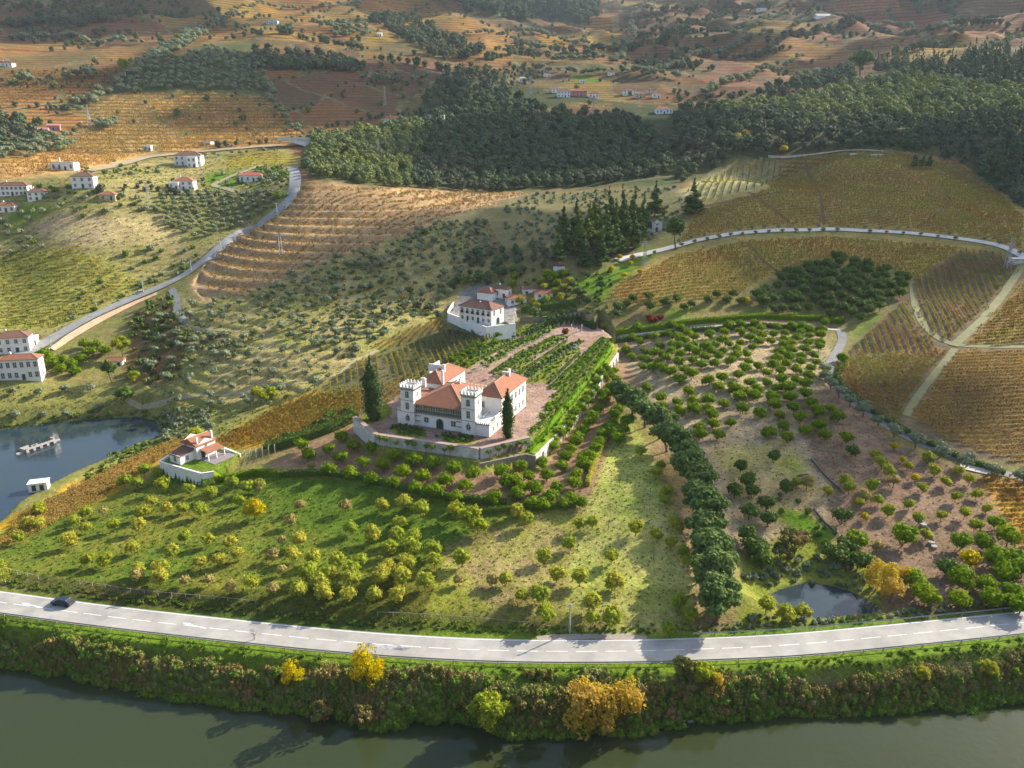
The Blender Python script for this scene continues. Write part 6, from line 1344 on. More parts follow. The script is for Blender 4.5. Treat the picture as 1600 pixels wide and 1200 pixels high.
wall_line(ct[1:3], 10.9, 7.0, .3, WHITE, 'white wall on the pond side of the cottage yard', WHITE); wall_line(ct[2:4], 10.9, 7.5, .3, WHITE, 'short white wall at the right corner of the cottage yard', WHITE); wall_line(ct[:2], 11.0, 8.0, .3, WHITE, 'low white wall behind the cottage', WHITE)
ct2 = pxpath([(338,698),(356,706),(376,714)]); wall_line(ct2, ct2[:, 2] + .8, ct2[:, 2] - 1, .3, WHITE, 'thin white garden wall right of the cottage', WHITE)
DSTONE = mat('dark_stone', (0.17, 0.14, 0.11), (0.10, 0.085, 0.07), scale=2)
# low terrace wall lines in the right orchard
for px, l in (([(1268,718),(1290,745),(1312,765)], 'low dark stone terrace wall at the orchard step'), ([(1272,796),(1290,820),(1308,835)], 'low stone wall beside the green hollow'), ([(1262,742),(1245,745)], 'short stone step wall'), ([(1432,808),(1455,830),(1462,855)], 'rough stone wall between small orchard trees'), ([(975,512),(1100,520),(1200,518)], 'stone terrace wall under the long hedge')):
    p = smoothp(resample(pxpath(px), 3), 1); wall_line(p, p[:, 2] + .45, p[:, 2] - .8, .4, DSTONE, l)
# sandy cut below the left road
p = smoothp(resample(pxpath([(62,548),(90,528),(150,496),(200,474),(240,459)]), 3), 2); q = p.copy(); N = normals(p); s = -1 if (N[0][1] > 0) else 1
off = 4.6; q[:, :2] += N * s * off
def bank_face(p, q):
    m = MB(); n = len(p); o = p[0]; zt = H(p[:, 0], p[:, 1]) + .1
    t_ = np.linspace(0, 1, n); wd = 3.2 * np.sin(np.pi * np.clip(t_ * .9 + .08, 0, 1)) ** .6
    for i in range(n - 1):
        def L(i, f): x = q[i][0] + N[i][0] * s * wd[i] * f; y = q[i][1] + N[i][1] * s * wd[i] * f; return (x - o[0], y - o[1], (float(H(x, y)) + .35 + (1 - f) * .9) - o[2])
        for f0, f1 in ((0, .35), (.35, .7), (.7, 1)): m.quad(L(i, f1), L(i + 1, f1), L(i + 1, f0), L(i, f0))
    return m.build('earth_bank', SAND, loc=tuple(o), kind='structure', label='sandy cut slope under the hillside road')
bank_face(p, q)
pp_ = p.copy(); pp_[:, :2] += N * s * 3.7; wall_line(pp_, H(pp_[:, 0], pp_[:, 1]) + .95, H(pp_[:, 0], pp_[:, 1]) - .5, .3, WHITE2, 'pale parapet along the lower side of the hillside road', None, name='parapet')

# ------------------------------------------------------------------ houses
def house(u, v, wpx, hpx, lab, depth=.6, rz=-.15, rk='hip', rm=None, wm=None, floors=2, base=None, win=True, rh=.28, chim=1, cols=None, cat='house', grp=None):
    g = P3(u, v)[0] if base is None else np.array([*PZ(u, v, base), base]); dep = g[1] * math.cos(PITCH) - (g[2] - CAMZ) * math.sin(PITCH)
    w = wpx * dep / FPX; h = hpx * dep / FPX * 1.02; d = max(4.0, w * depth); rm = rm or TILE; wm = wm or WHITE
    root = empty('house', tuple(g), rz, label=lab, cat=cat, group=grp)
    x0, x1, y0, y1 = -w/2, w/2, 0, d; m = MB(); rr = rh * min(w, d)
    if rk == 'gable': gable_wall(m, x0, x1, y0, y1, -4, h, rr * .97, 'x' if w >= d else 'y')
    elif rk == 'gabley': gable_wall(m, x0, x1, y0, y1, -4, h, rr * .97, 'y')
    else: m.box(x0, x1, y0, y1, -4, h)
    m.build('wall', wm, root)
    if rk == 'flat': q = MB(); q.box(x0 - .15, x1 + .15, y0 - .15, y1 + .15, h + .004, h + .3); q.build('roof', rm, root)
    elif rk == 'gabley':
        q = MB(); o = .35; cx = (x0 + x1) / 2
        q.poly([(x0 - o, y0 - o, h - .15), (cx, y0 - o, h + rr), (cx, y1 + o, h + rr), (x0 - o, y1 + o, h - .15)][::-1]); q.poly([(x1 + o, y0 - o, h - .15), (x1 + o, y1 + o, h - .15), (cx, y1 + o, h + rr), (cx, y0 - o, h + rr)][::-1]); q.build('roof', rm, root)
    else: roof(root, x0, x1, y0, y1, h + .16, rr, rm, gable=(rk == 'gable'), ov=.35)
    if win:
        nc = cols or max(2, int(w / 2.8)); fh = h / floors
        for f in range(floors):
            for c in range(nc):
                x = x0 + (c + .5) * w / nc
                if f == 0 and c == nc // 2: window(root, x, 0, .05, 1.0, min(2.1, fh * .75), door=True, name='door')
                else: window(root, x, 0, f * fh + fh * .32, .95, fh * .42)
            ns = max(1, int(d / 3.2))
            for c in range(ns):
                window(root, x1, y0 + (c + .5) * d / ns, f * fh + fh * .32, .9, fh * .42, math.pi/2)
                if rz > 0.05: window(root, x0, y0 + (c + .5) * d / ns, f * fh + fh * .32, .9, fh * .42, -math.pi/2)
    for k in range(chim): chimney(root, x0 + w * (.28 + .45 * k), d * .55, h * .9, h + rr + .8, .6, .5, wm if wm is not PINKW else None)
    return root, w, d, h
house(33, 594, 58, 32, 'long two storey white roadside house with orange roof at the left edge', .38, .20, cols=6)
house(22, 552, 46, 24, 'white roadside house with brown roof behind the orange roofed one', .6, .30, rm=TILE_D)
house(50, 541, 14, 13, 'small white flat roofed annex beside the brown roofed roadside house', 1, .3, 'flat', WHITE, floors=1, chim=0)
house(98, 266, 36, 11, 'low white house with flat roof behind a thin cypress', .5, 0, 'flat', mat('grey_roof', (.45,.42,.40)), floors=1, chim=1)
house(130, 294, 32, 17, 'large plain white house with dark red hipped roof on the left hill', .7, .18, rm=TILE_D)
house(20, 306, 46, 15, 'long white two storey house with brown roof at the left edge', .35, .1, rm=TILE_D, cols=7)
house(58, 313, 26, 12, 'white house with pinkish roof right of the long one', .7, .25, rm=TILE_D)
house(10, 332, 26, 10, 'white house with bright orange roof at the left edge', .6, .1, floors=1)
house(168, 313, 24, 8, 'small single storey house with bright orange roof beside rubble', .6, .15, floors=1, wm=YELW)
house(294, 259, 40, 15, 'large white villa with dark roof under the dusty road', .5, .1, 'hip', TILE_D, cols=5)
house(300, 262, 14, 15, 'projecting white bay block in front of the large villa', .6, .1, 'flat', WHITE, floors=2, chim=0)
house(287, 297, 30, 13, 'white two storey house with orange hipped roof beside the grass terrace', .7, .1)
house(272, 297, 14, 11, 'low white side block left of the orange roofed house', .8, .1, 'flat', WHITE, floors=1, chim=0)
house(392, 284, 34, 9, 'long white house with red roof near the bend of the road', .45, .2, floors=1, rm=mat('red_tiles', (.55,.14,.09)))
house(376, 286, 14, 7, 'dark low shed beside the red roofed house', .7, .2, 'flat', TILE_D, floors=1, wm=STONE, chim=0)
house(231, 236, 10, 8, 'tiny white hut above the dusty road', .9, .1, 'flat', WHITE, floors=1, chim=0)
house(323, 226, 16, 4, 'low grey shed roof above the dusty road', .9, -.4, 'flat', WHITE2, floors=1, chim=0, win=False, cat='shed')
house(62, 211, 24, 7, 'pink house with pink roof on the left hillside', .6, .35, 'gable', PINKW, PINKW, floors=1)
house(84, 204, 18, 7, 'second pink block uphill of the pink house', .6, .35, 'gable', PINKW, PINKW, floors=1, chim=0)
house(8, 104, 22, 5, 'small far white house on the left field edge', .5, 0, rm=TILE_D, floors=1)
house(425, 38, 17, 5, 'pale blue farm building high on the hill', .6, 0, 'flat', BLUEW, BLUEW, floors=1, chim=0)
house(448, 51, 13, 4, 'small white shed below the pale blue building', .6, 0, 'flat', WHITE, floors=1, chim=0)
house(593, 57, 7, 4, 'tiny white hut by the hilltop trees', .8, 0, 'gable', WHITE, floors=1, chim=0)
house(615, 194, 27, 8, 'white and pink house with red roof at the wood edge', .5, 0, 'hip', mat('red_tiles', (.55,.14,.09)), floors=2)
house(681, 186, 27, 6, 'low white house among trees behind the wood', .4, 0, 'flat', WHITE2, floors=1)
vil = [(817,129,13,6,'single white cottage left of the village','hip',WHITE2,WHITE,1),(792,122,6,6,'narrow cream house among the trees','hip',TILE_D,YELW,1),(868,145,11,6,'white house at the left end of the village row','hip',TILE,WHITE,2),(881,152,20,9,'tall white house with two rows of windows in the village','hip',TILE_D,WHITE,2),
 (905,151,24,8,'pink red long house in the village','hip',TILE,PINKW,2),(928,153,15,6,'low white house at the right end of the pink one','hip',TILE_D,WHITE,1),(852,112,16,4,'red roofed shed above the village','hip',TILE,WHITE2,1),(855,120,11,4,'white shed below the red roofed one','flat',WHITE,WHITE,1),
 (984,149,20,7,'sunlit white house in the far hamlet','hip',TILE_D,WHITE,2),(1001,153,16,6,'sunlit pale house next to the white one in the hamlet','hip',TILE,YELW,2),(1018,146,14,6,'cream house in the hamlet by the yellow tree','hip',TILE_D,YELW,2),(1026,153,12,6,'small white house at the right of the hamlet','hip',TILE,WHITE,1),(955,118,10,4,'tiny cream house on the terraces above the hamlet','flat',YELW,WHITE,1),
 (1038,178,26,7,'white house with pale brown roof below the hamlet','hip',TILE,WHITE,1),(1068,185,11,4,'small white shed right of the house below the hamlet','gable',TILE_D,WHITE,1),(1175,165,12,5,'white house among the trees on the right slope','gable',WHITE2,WHITE2,1),(1190,18,14,5,'pale house high on the far hill','flat',BLUEW,WHITE2,1),(1288,27,24,2,'long low white farmhouse on the far ridge','gable',WHITE2,WHITE,1),(910,130,8,4,'small white house above the bright lawn','flat',WHITE,WHITE,1),(957,187,9,3,'low white tank beside the dark wood','flat',WHITE,WHITE,1),(1335,244,7,3,'small white hut above the upper vineyard','flat',WHITE,WHITE,1),(1372,245,18,3,'ruined low white wall block at the vineyard corner','flat',WHITE2,WHITE2,1)]
for u, v, w, h, l, rk, rm, wm, fl in vil: house(u, v, w, h, l, .55, 0.05, rk, rm, wm, floors=fl, chim=0, cols=max(2, w // 5))
# manor house
def manor():
    o = PZ(768, 509, 26.0); a = math.radians(-33); root = empty('manor_house', (o[0], o[1], 26.0), a, label='two storey white manor house with brown hipped roof on a walled terrace', cat='house')
    W, D, h = 15.5, 8.6, 6.2; m = MB(); m.box(-W, 0, 0, D, -1, h); m.build('wall', WHITE, root); roof(root, -W, 0, 0, D, h + .15, 2.3, TILE_D, ov=.4)
    for k in range(6):
        x = -W + 1.4 + k * 2.55; window(root, x, 0, 3.9, .8, 1.6); q = MB(); q.box(-.6, .6, -.4, 0, -.12, 0); q.box(-.6, .6, -.4, -.36, 0, .8); q.build('balcony', mat('dark_iron', (.05,.05,.05)), root, loc=(x, 0, 3.8))
        window(root, x, 0, (.1 if k in (1, 3) else 1.3), .85, (2.3 if k in (1, 3) else 1.0), door=k in (1, 3), name='door' if k in (1, 3) else 'window')
    window(root, 0, 4.5, .05, 2.0, 2.4, math.pi/2, arch=True, door=True, name='arched_gate'); window(root, 0, 2, 3.9, .8, 1.6, math.pi/2); window(root, 0, 6.5, 3.9, .8, 1.6, math.pi/2)
    chimney(root, -7.5, 3.2, 6, 8.2, .4, .4); 
manor()
house(757, 470, 27, 12, 'orange roofed back wing behind the manor house', .8, -.5, floors=1, win=False, chim=0, rh=.35)
house(782, 466, 24, 14, 'brown roofed outbuilding right of the manor house', .6, -.5, floors=1, rm=TILE_D)
house(808, 476, 30, 9, 'long open shed with pinkish tiled roof and white base', .5, .25, 'gable', TILE, floors=1, chim=0)
house(850, 466, 28, 7, 'shed with long terracotta roof right of the open shed', .5, .15, 'gable', TILE, floors=1, chim=0)
house(828, 458, 22, 6, 'far low brown roof between the two sheds', .6, .15, 'gable', TILE_D, floors=1, win=False, chim=0)
# chapel and pavilion
def chapel():
    g = P3(1026, 362)[0]; root = empty('chapel', tuple(g), .12, label='small white gabled chapel on the hilltop beside dark conifers', cat='chapel'); m = MB(); gable_wall(m, -2.6, 2.6, 0, 8, -3, 4.6, 1.7, 'y'); m.box(-2.75, -2.35, -.12, .3, -3, 5.4); m.box(2.35, 2.75, -.12, .3, -3, 5.4); m.build('wall', WHITE2, root)
    q = MB(); q.poly([(-2.9,-.1,4.5),(-2.9,8.2,4.5),(0,8.2,6.5),(0,-.1,6.5)]); q.poly([(2.9,-.1,4.5),(0,-.1,6.5),(0,8.2,6.5),(2.9,8.2,4.5)]); q.build('roof', TILE_D, root)
    window(root, 0, 0, 0, 1.2, 2.3, arch=True, door=True, name='door'); window(root, 0, 0, 3.4, .7, .9, arch=True)
    m = MB(); m.box(-6, -2.6, .5, 4.5, -3, 1.6); m.build('side_wall', WHITE2, root); q = MB(); q.quad((-6.3,.2,1.6),(-2.6,.2,3.4),(-2.6,4.8,3.4),(-6.3,4.8,1.6)); q.build('side_roof', TILE, root)
    m = MB(); m.box(-2, 5, -3.2, -3.0, -.1, .1); [m.box(x, x + .25, -3.3, -3.05, -4, -.1) for x in (-2, 1.5, 4.75)]; m.build('terrace_frame', GRAN, root)
chapel()
def pavilion():
    g = P3(873, 422)[0]; root = empty('pavilion', tuple(g), 0, label='round white pavilion with dark conical roof above the manor', cat='pavilion'); m = MB(); n = 12
    p = [(2.6 * math.cos(2*math.pi*i/n), 2.6 * math.sin(2*math.pi*i/n)) for i in range(n)]; m.extrude(p, -2, 2.2); m.build('wall', WHITE, root); q = MB(); r = [(x * 1.25, y * 1.25) for x, y in p]
    for i in range(n): a, b = r[i], r[(i+1) % n]; q.poly([(*a, 2.15), (*b, 2.15), (0, 0, 3.9)])
    q.tube((0,0,3.8),(0,0,4.5),.12,.05); q.build('roof', mat('dark_roof', (.10,.06,.05)), root)
pavilion()
# cottage by the pond
def cottage():
    o = PZ(309, 719, 10.5); root = empty('cottage', (o[0], o[1], 10.5), math.radians(-31), label='white cottage with orange gabled roof, porch and walled yard beside the pond', cat='house')
    m = MB(); gable_wall(m, -6.2, 0, 0, 6.4, -.5, 4.1, 1.6, 'x'); m.build('wall', WHITE, root); roof(root, -6.2, 0, 0, 6.4, 4.2, 1.75, TILE, gable=True, ov=.35)
    m = MB(); m.box(-5.6, -1.2, -4.6, 0, -.5, 2.5); m.build('annex_wall', WHITE, root); q = MB(); q.quad((-5.9,-4.9,2.4),(-.9,-4.9,2.4),(-.9,0,3.4),(-5.9,0,3.4)); q.quad((-5.9,-4.9,2.3),(-5.9,0,3.3),(-.9,0,3.3),(-.9,-4.9,2.3)); q.build('annex_roof', TILE_D, root)
    window(root, -3.4, -4.6, .9, .8, 1.0); window(root, -1.2, -2.4, .9, .8, 1.0, math.pi/2); window(root, 0, 3.2, 3.3, .5, .8, math.pi/2); window(root, 0, 2.0, .1, 1.0, 2.0, math.pi/2, door=True, name='door'); window(root, 0, 4.6, .9, .9, 1.1, math.pi/2); window(root, -4.5, 0, 3.0, .6, .7)
    q = MB(); q.quad((0.02,1.0,3.0),(3.4,1.0,2.4),(3.4,6.8,2.4),(0.02,6.8,3.0)); q.quad((0.02,1.0,2.9),(0.02,6.8,2.9),(3.4,6.8,2.3),(3.4,1.0,2.3)); q.build('porch_roof', TILE, root)
    pm = MB().box(-.14, .14, -.14, .14, 0, 2.35).mesh('porch_post', WHITE)
    for p in ((3.2, 1.2), (3.2, 6.6), (3.2, 3.9)): link('porch_post', pm, root, (*p, 0))
    chimney(root, -.6, .9, 3.6, 6.2, .5, .5); chimney(root, -.8, 6.0, 3.6, 6.6, .6, .5); q = MB(); q.box(.2, 6.5, 0.4, 8, -.02, .08); q.build('paved_yard', mat('purple_paving', (.30,.25,.26)), root)
cottage()
g = PZ(60, 767, 1.3); root = empty('boathouse', (g[0], g[1], 1.2), .3, label='tiny white flat roofed hut with two dark doors at the pond edge', cat='hut'); m = MB(); m.box(-2.4, 2.4, 0, 3, -1.5, 2.3); m.build('wall', WHITE, root); q = MB(); q.box(-2.6, 2.6, -.2, 3.2, 2.305, 2.5); q.build('roof', WHITE, root)
for x in (-1, 1): window(root, x, 0, .2, .9, 1.6, door=True, name='door')
PALE = mat('pale_ruin_stone', (0.50, 0.46, 0.40), (0.34, 0.31, 0.27), scale=1.2)
def ruin():
    a = PZ(42, 708, 1.0); b = PZ(88, 692, 1.0); an = math.atan2(b[1] - a[1], b[0] - a[0]); root = empty('ruin', (a[0], a[1], 1.0), an, label='roofless pale stone ruin standing in the pond', cat='ruin'); L = float(np.hypot(*(b - a)))
    m = MB(); t = .45; n = 4
    for k in range(n + 1): x = k * (L - .8) / n; m.box(x, x + .8, 0, t, -1.5, 1.1)
    m.box(0, L, 0.01, t - .01, .8, 1.35); m.build('front_wall', PALE, root)
    m = MB(); m.box(0, L * .3, 3.6, 4.0, -1.5, .9); m.box(L * .38, L * .6, 3.6, 4.0, -1.5, .5); m.box(0, .45, t, 3.6, -1.5, 1.0); m.box(L - .45, L, t, 2.4, -1.5, 1.7); m.box(L * .5, L * .5 + .4, t, 3.6, -1.5, .7); m.extrude([(L + .3, .5), (L + 1.6, .2), (L + 2.1, 1.5), (L + .6, 1.9)], -1.5, .5); m.extrude([(-2.5, 1), (-.4, .6), (-.3, 2.2), (-2, 2.4)], -1.5, .25); m.build('broken_wall', PALE, root)
ruin()
g = P3(1592, 413)[0]; root = empty('hut', tuple(g), .1, label='small pale hut at the right end of the ring road', cat='hut'); m = MB(); m.box(-2.5, 2.5, 0, 4, -2, 2.4); m.build('wall', WHITE2, root); q = MB(); q.box(-2.8, 2.8, -.3, 4.3, 2.405, 2.6); q.build('roof', WHITE2, root)
# shed roof in the left valley
house(180, 572, 22, 7, 'small shed with terracotta roof behind the blue green tree', .5, .1, 'gable', TILE, floors=1, chim=0)
# garden bench blocks and the little obelisk posts
for u, v, l in ((893,517,'white garden post left of the pale statue'), (909,517,'white garden post at the dark hedge end')):
    g = P3(u, v)[0]; MB().box(-.15, .15, -.15, .15, -.2, 2.4).box(-.22, .22, -.22, .22, 2.4, 2.6).build('garden_post', WHITE, loc=tuple(g), label=l, cat='post')
g = P3(901, 520)[0]; m = MB(); m.box(-.35, .35, -.35, .35, -.2, .9); m.tube((0,0,.9),(0,0,1.8),.3,.2,8); m.tube((0,0,1.8),(0,0,2.2),.17,.1,8); m.build('statue', WHITE, loc=tuple(g), label='pale statue on a plinth against the dark hedge', cat='statue')
g = P3(884, 524)[0]; m = MB(); n = 16; m.extrude([(2.0*math.cos(i*2*math.pi/n), 2.0*math.sin(i*2*math.pi/n)) for i in range(n)], -.2, .3); m.build('round_bed', GRASSTR, loc=tuple(g), label='round raised flower bed at the garden end', cat='flower bed')
# ------------------------------------------------------------------ bridge
def bridge():
    a = P3(440, 229)[0]; b = P3(498, 226)[0]; d = (b - a)[:2]; L = float(np.hypot(*d)); an = math.atan2(d[1], d[0]); root = empty('bridge', (a[0], a[1] - 4, a[2] + 4.0), an, label='grey concrete arch bridge over the hillside road', cat='bridge')
    m = MB(); m.box(-2, L + 2, -2, 6, .2, 1.6); m.build('deck', TAR, root); m = MB(); m.box(-2, L + 2, -2.3, -2, .2, 2.4); m.build('parapet', WHITE2, root)
    m = MB(); n = 10
    for k in range(n):
        x0, x1 = L * k / n, L * (k + 1) / n; z = lambda x: .2 - 8.5 * abs(x / L * 1.0) ** 1.6
        m.poly([(x0, -1.9, .2), (x0, -1.9, z(x0)), (x1, -1.9, z(x1)), (x1, -1.9, .2)]); m.poly([(x0, -1.9, z(x0)), (x0, 5.9, z(x0)), (x1, 5.9, z(x1)), (x1, -1.9, z(x1))])
    m.box(L, L + 2, -1.9, 5.9, -9, .2); m.build('arch', WHITE, root)
bridge()
# ------------------------------------------------------------------ pylons and poles
PYM = mat('pylon_steel', (0.50, 0.50, 0.50), rough=.5)
def pylon(u, v, hpx, lab, base=.16):
    g = P3(u, v)[0]; dep = g[1] * math.cos(PITCH) - (g[2] - CAMZ) * math.sin(PITCH); h = hpx * dep / FPX; root = empty('pylon', tuple(g), .3, label=lab, cat='pylon'); b = h * base / 2; t = .25; m = MB(); r = max(.09, dep * .00016)
    lv = [0, .3, .52, .68, .8, .9, 1.0]; W = [b + (t - b) * min(1, x / .8) for x in lv]; C = lambda i: [(sx * W[i], sy * W[i], lv[i] * h) for sx, sy in ((-1,-1),(1,-1),(1,1),(-1,1))]
    for i in range(len(lv) - 1):
        p, q = C(i), C(i + 1)
        for k in range(4): m.tube(p[k], q[k], r, r, 4, False); m.tube(p[k], q[(k+1) % 4], r * .6, r * .6, 3, False); m.tube(p[(k+1) % 4], q[k], r * .6, r * .6, 3, False)
    m.build('lattice_mast', PYM, root)
    for z, w in ((.8, .13), (.9, .10), (.98, .07)):
        a = MB(); a.tube((-w * h, 0, z * h), (w * h, 0, z * h), r, r, 4); a.tube((-w * h, 0, z * h), (0, 0, z * h + .04 * h), r * .6, r * .6, 3); a.tube((w * h, 0, z * h), (0, 0, z * h + .04 * h), r * .6, r * .6, 3); a.build('cross_arm', PYM, root)
for a in ((1573,420,48,'tall steel lattice pylon at the top of the right vineyard'),(1007,415,38,'lattice pylon on the lawn below the chapel'),(141,200,34,'lattice pylon on the left orange field'),(602,166,28,'lattice pylon on the dark field above the wood'),(592,250,30,'grey pylon rising from the sunlit wood'),(233,322,36,'pylon beside the dense olive grid'),(927,178,22,'pale pylon in front of the village'),(829,150,28,'thin pylon left of the village')): pylon(*a)
def pole(u, v, hpx, lab, wood=True):
    g = P3(u, v)[0]; dep = g[1] * math.cos(PITCH) - (g[2] - CAMZ) * math.sin(PITCH); h = hpx * dep / FPX; root = empty('utility_pole', tuple(g), .4, label=lab, cat='pole'); m = MB(); m.tube((0,0,-.5),(0,0,h),.2,.12,6); m.build('pole', PYM, root); m = MB(); m.box(-.9,.9,-.06,.06,h-.5,h-.35); [m.tube((x,0,h-.35),(x,0,h-.1),.06,.04,5) for x in (-.8,0,.8)]; m.build('cross_arm', PYM, root)
for a in ((152,485,21,'utility pole on the verge above the sandy cut'),(224,456,20,'utility pole left of the road fork'),(299,424,19,'utility pole by the gardens along the hillside road'),(345,390,19,'utility pole at the foot of the terraced hill'),(81,548,24,'utility pole beside the roadside houses'),(433,335,18,'utility pole near the top of the hillside road'),(890,988,52,'thin pole at the gate on the grassy slope')): pole(*a)
g = P3(439, 397)[0]; root = empty('pylon', tuple(g), .2, label='white double post power pylon on the terraced vine hill', cat='pylon'); m = MB()
for x in (-.7, .7): m.tube((x,0,-.5),(x*.7,0,9.3),.2,.15,6)
for k in range(4): m.tube((-.65,0,k*2.2+.5),(.6,0,k*2.2+2.5),.08,.08,4)
m.build('mast', WHITE2, root); m = MB(); m.box(-2.2,2.2,-.12,.12,8.6,8.85); m.box(-2.2,2.2,-.12,.12,9.3,9.5); m.build('cross_arm', WHITE2, root)
# ------------------------------------------------------------------ wooden fence above the verge, meadow fence, pergola
WOOD = mat('grey_wood', (0.36, 0.32, 0.27), (0.25, 0.22, 0.19), scale=2)
def fence(px, lab, h=1.0, sp=3.0, rails=1, hc=0):
    P = resample(pxpath(px), sp); o = P[0]; root = empty('fence', tuple(o), label=lab, cat='fence'); pm = MB().box(-.06, .06, -.06, .06, -.4, h).mesh('post', WOOD)
    for q in P: link('post', pm, root, tuple(q - o))
    for a, b in zip(P[:-1], P[1:]):
        for k in range(rails): z = h - .12 - k * .4; MB().tube(tuple(a - o + np.array([0, 0, z])), tuple(b - o + np.array([0, 0, z])), .045, .045, 4, False).build('rail', WOOD, root)
fence([(125,913),(200,925),(265,932),(340,938),(400,945)], 'thin wooden fence along the top of the left road bank'); fence([(590,962),(660,965),(760,972),(830,979),(860,984)], 'thin wooden fence along the top of the middle road bank')
fence([(950,792),(985,797),(1015,801),(1016,770)], 'low L shaped fence on the pale meadow', .9, 2.0); fence([(12,893),(30,898),(60,905)], 'short wooden fence at the left end of the bank')
def pergola():
    P = pxpath([(382,718),(400,715),(430,708)]); P = resample(P, 1.5); o = P[0]; root = empty('pergola', tuple(o), label='grey timber pergola walk between cottage and hedge', cat='pergola'); N = normals(P)
    pm = MB().box(-.09, .09, -.09, .09, -.3, 2.3).mesh('post', WOOD)
    for i, q in enumerate(P):
        for s in (-1, 1): link('post', pm, root, (q[0] + N[i][0] * s - o[0], q[1] + N[i][1] * s - o[1], float(H(q[0], q[1])) - o[2]))
        MB().box(-.06, .06, -1.4, 1.4, 2.3, 2.42).build('beam', WOOD, root, loc=(q[0] - o[0], q[1] - o[1], float(H(q[0], q[1])) - o[2]), rz=math.atan2(N[i][1], N[i][0]) - math.pi/2)
pergola()
# ------------------------------------------------------------------ car
def car():
    a = PZ(88, 944, RZ); xx = a[0]; y = float(y_mid(xx)) + 1.6; an = math.atan2(float(y_mid(xx + 2) - y_mid(xx - 2)), 4); root = empty('car', (xx + 1.5, y, RZ + .01), an, label='dark blue estate car driving on the pale road', cat='car')
    PT = mat('dark_blue_paint', (0.012, 0.028, 0.05), (0.012, 0.028, 0.05), rough=.25, spec=.6); BL = mat('tyre_rubber', (.02,.02,.02)); RM = mat('wheel_rim', (.45,.45,.47), rough=.3, metal=.8)
    prof = [(-2.2,.35),(-2.24,.62),(-2.15,.88),(-1.2,.98),(1.55,.98),(2.1,.92),(2.25,.6),(2.2,.32)]
    def loft(secs, name, mt, par=root):
        m = MB()
        for (p, w0), (q, w1) in zip(secs[:-1], secs[1:]): pass
        return m
    m = MB(); n = len(prof); W = .86
    for i in range(n):
        p, q = prof[i], prof[(i + 1) % n]; m.quad((p[0], -W, p[1]), (p[0], W, p[1]), (q[0], W, q[1]), (q[0], -W, q[1]))
    m.poly([(p[0], W, p[1]) for p in prof]); m.poly([(p[0], -W, p[1]) for p in prof][::-1]); body = m.build('body', PT, root); bv = body.modifiers.new('soft_edges', 'BEVEL'); bv.width = .09; bv.segments = 3; bv.limit_method = 'ANGLE'
    cab = [(-1.35,.97,.80),(-.55,1.42,.66),(1.35,1.44,.66),(1.95,.97,.78)]; m = MB()
    for k in range(3): (x0,z0,w0),(x1,z1,w1) = cab[k], cab[k+1]; m.quad((x0,-w0,z0),(x1,-w1,z1),(x1,w1,z1),(x0,w0,z0))
    for s in (-1, 1): m.poly([(x, s*w, z) for x, z, w in cab][::s])
    m.build('windows', GLASS, root); m = MB(); m.box(-.5, 1.32, -.66, .66, 1.43, 1.48); m.build('roof', PT, root)
    wm = MB(); wm.tube((0,-.11,0),(0,.11,0),.32,.32,14); wm = wm.mesh('tyre', BL); rm = MB(); rm.tube((0,-.12,0),(0,.12,0),.2,.2,10); rm = rm.mesh('rim', RM)
    for x in (-1.4, 1.4):
        for s in (-1, 1): w = link('wheel', wm, root, (x, s * .78, .32)); link('rim', rm, w)
    for s in (-1, 1): MB().box(-.04,.04,-.16,.16,-.07,.07).build('headlight', mat('lamp_glass', (.6,.6,.6), rough=.2), root, loc=(-2.22, s * .6, .7)); MB().box(-.04,.04,-.14,.14,-.08,.08).build('tail_light', mat('red_lens', (.35,.02,.02), rough=.3), root, loc=(2.2, s * .62, .78)); MB().box(-.07,.07,-.1,.1,-.05,.05).build('mirror', PT, root, loc=(-.95, s * .98, 1.0))
car()
# parked cars in the castle garden
def parked(u, v, rz, lab, c):
    g = P3(u, v)[0]; root = empty('parked_car', tuple(g), rz, label=lab, cat='car'); m = MB(); pr = [(-2.1,.3),(-2.1,.85),(-1.1,.95),(-.5,1.4),(1.0,1.42),(1.7,.95),(2.1,.85),(2.1,.3)]
    for i in range(8): p, q = pr[i], pr[(i+1) % 8]; m.quad((p[0],-.82,p[1]),(p[0],.82,p[1]),(q[0],.82,q[1]),(q[0],-.82,q[1]))
    m.poly([(p[0],.82,p[1]) for p in pr]); m.poly([(p[0],-.82,p[1]) for p in pr][::-1]); m.build('body', mat(lab[:10], c, rough=.3, spec=.5), root)
    wm = MB(); wm.tube((0,-.1,0),(0,.1,0),.3,.3,10); wm = wm.mesh('wheel', mat('tyre_rubber', (.02,.02,.02)))
    for x in (-1.3, 1.3):
        for s in (-1, 1): link('wheel', wm, root, (x, s * .76, .3))
    MB().box(-.9, 1.5, -.83, .83, 1.0, 1.3).build('windows', GLASS, root)
parked(797, 584, -.4, 'dark parked car behind the right castle wing', (.03,.03,.035)); parked(897, 544, 1.2, 'grey parked car at the far end of the garden path', (.2,.2,.21)); parked(218, 459, .5, 'silver car parked on the verge of the hillside road', (.5,.5,.5))
# rocks at the waterline
def rocks():
    m = MB()
    for k in range(160):
        x = R.uniform(28, 62); y = float(y_riv(x)) + R.uniform(-.4, .9); s = R.uniform(.2, .6); z = .05
        p = [(x + s * math.cos(a) * R.uniform(.7, 1.1), y + s * math.sin(a) * R.uniform(.6, 1)) for a in (0, 1.2, 2.4, 3.7, 5.1)]; m.extrude(p, -.5, z + s * .8)
    m.build('bank_stones', mat('pale_rock', (.38,.35,.31), (.26,.24,.21), scale=2), kind='stuff', label='pale broken rock along the waterline')
rocks()
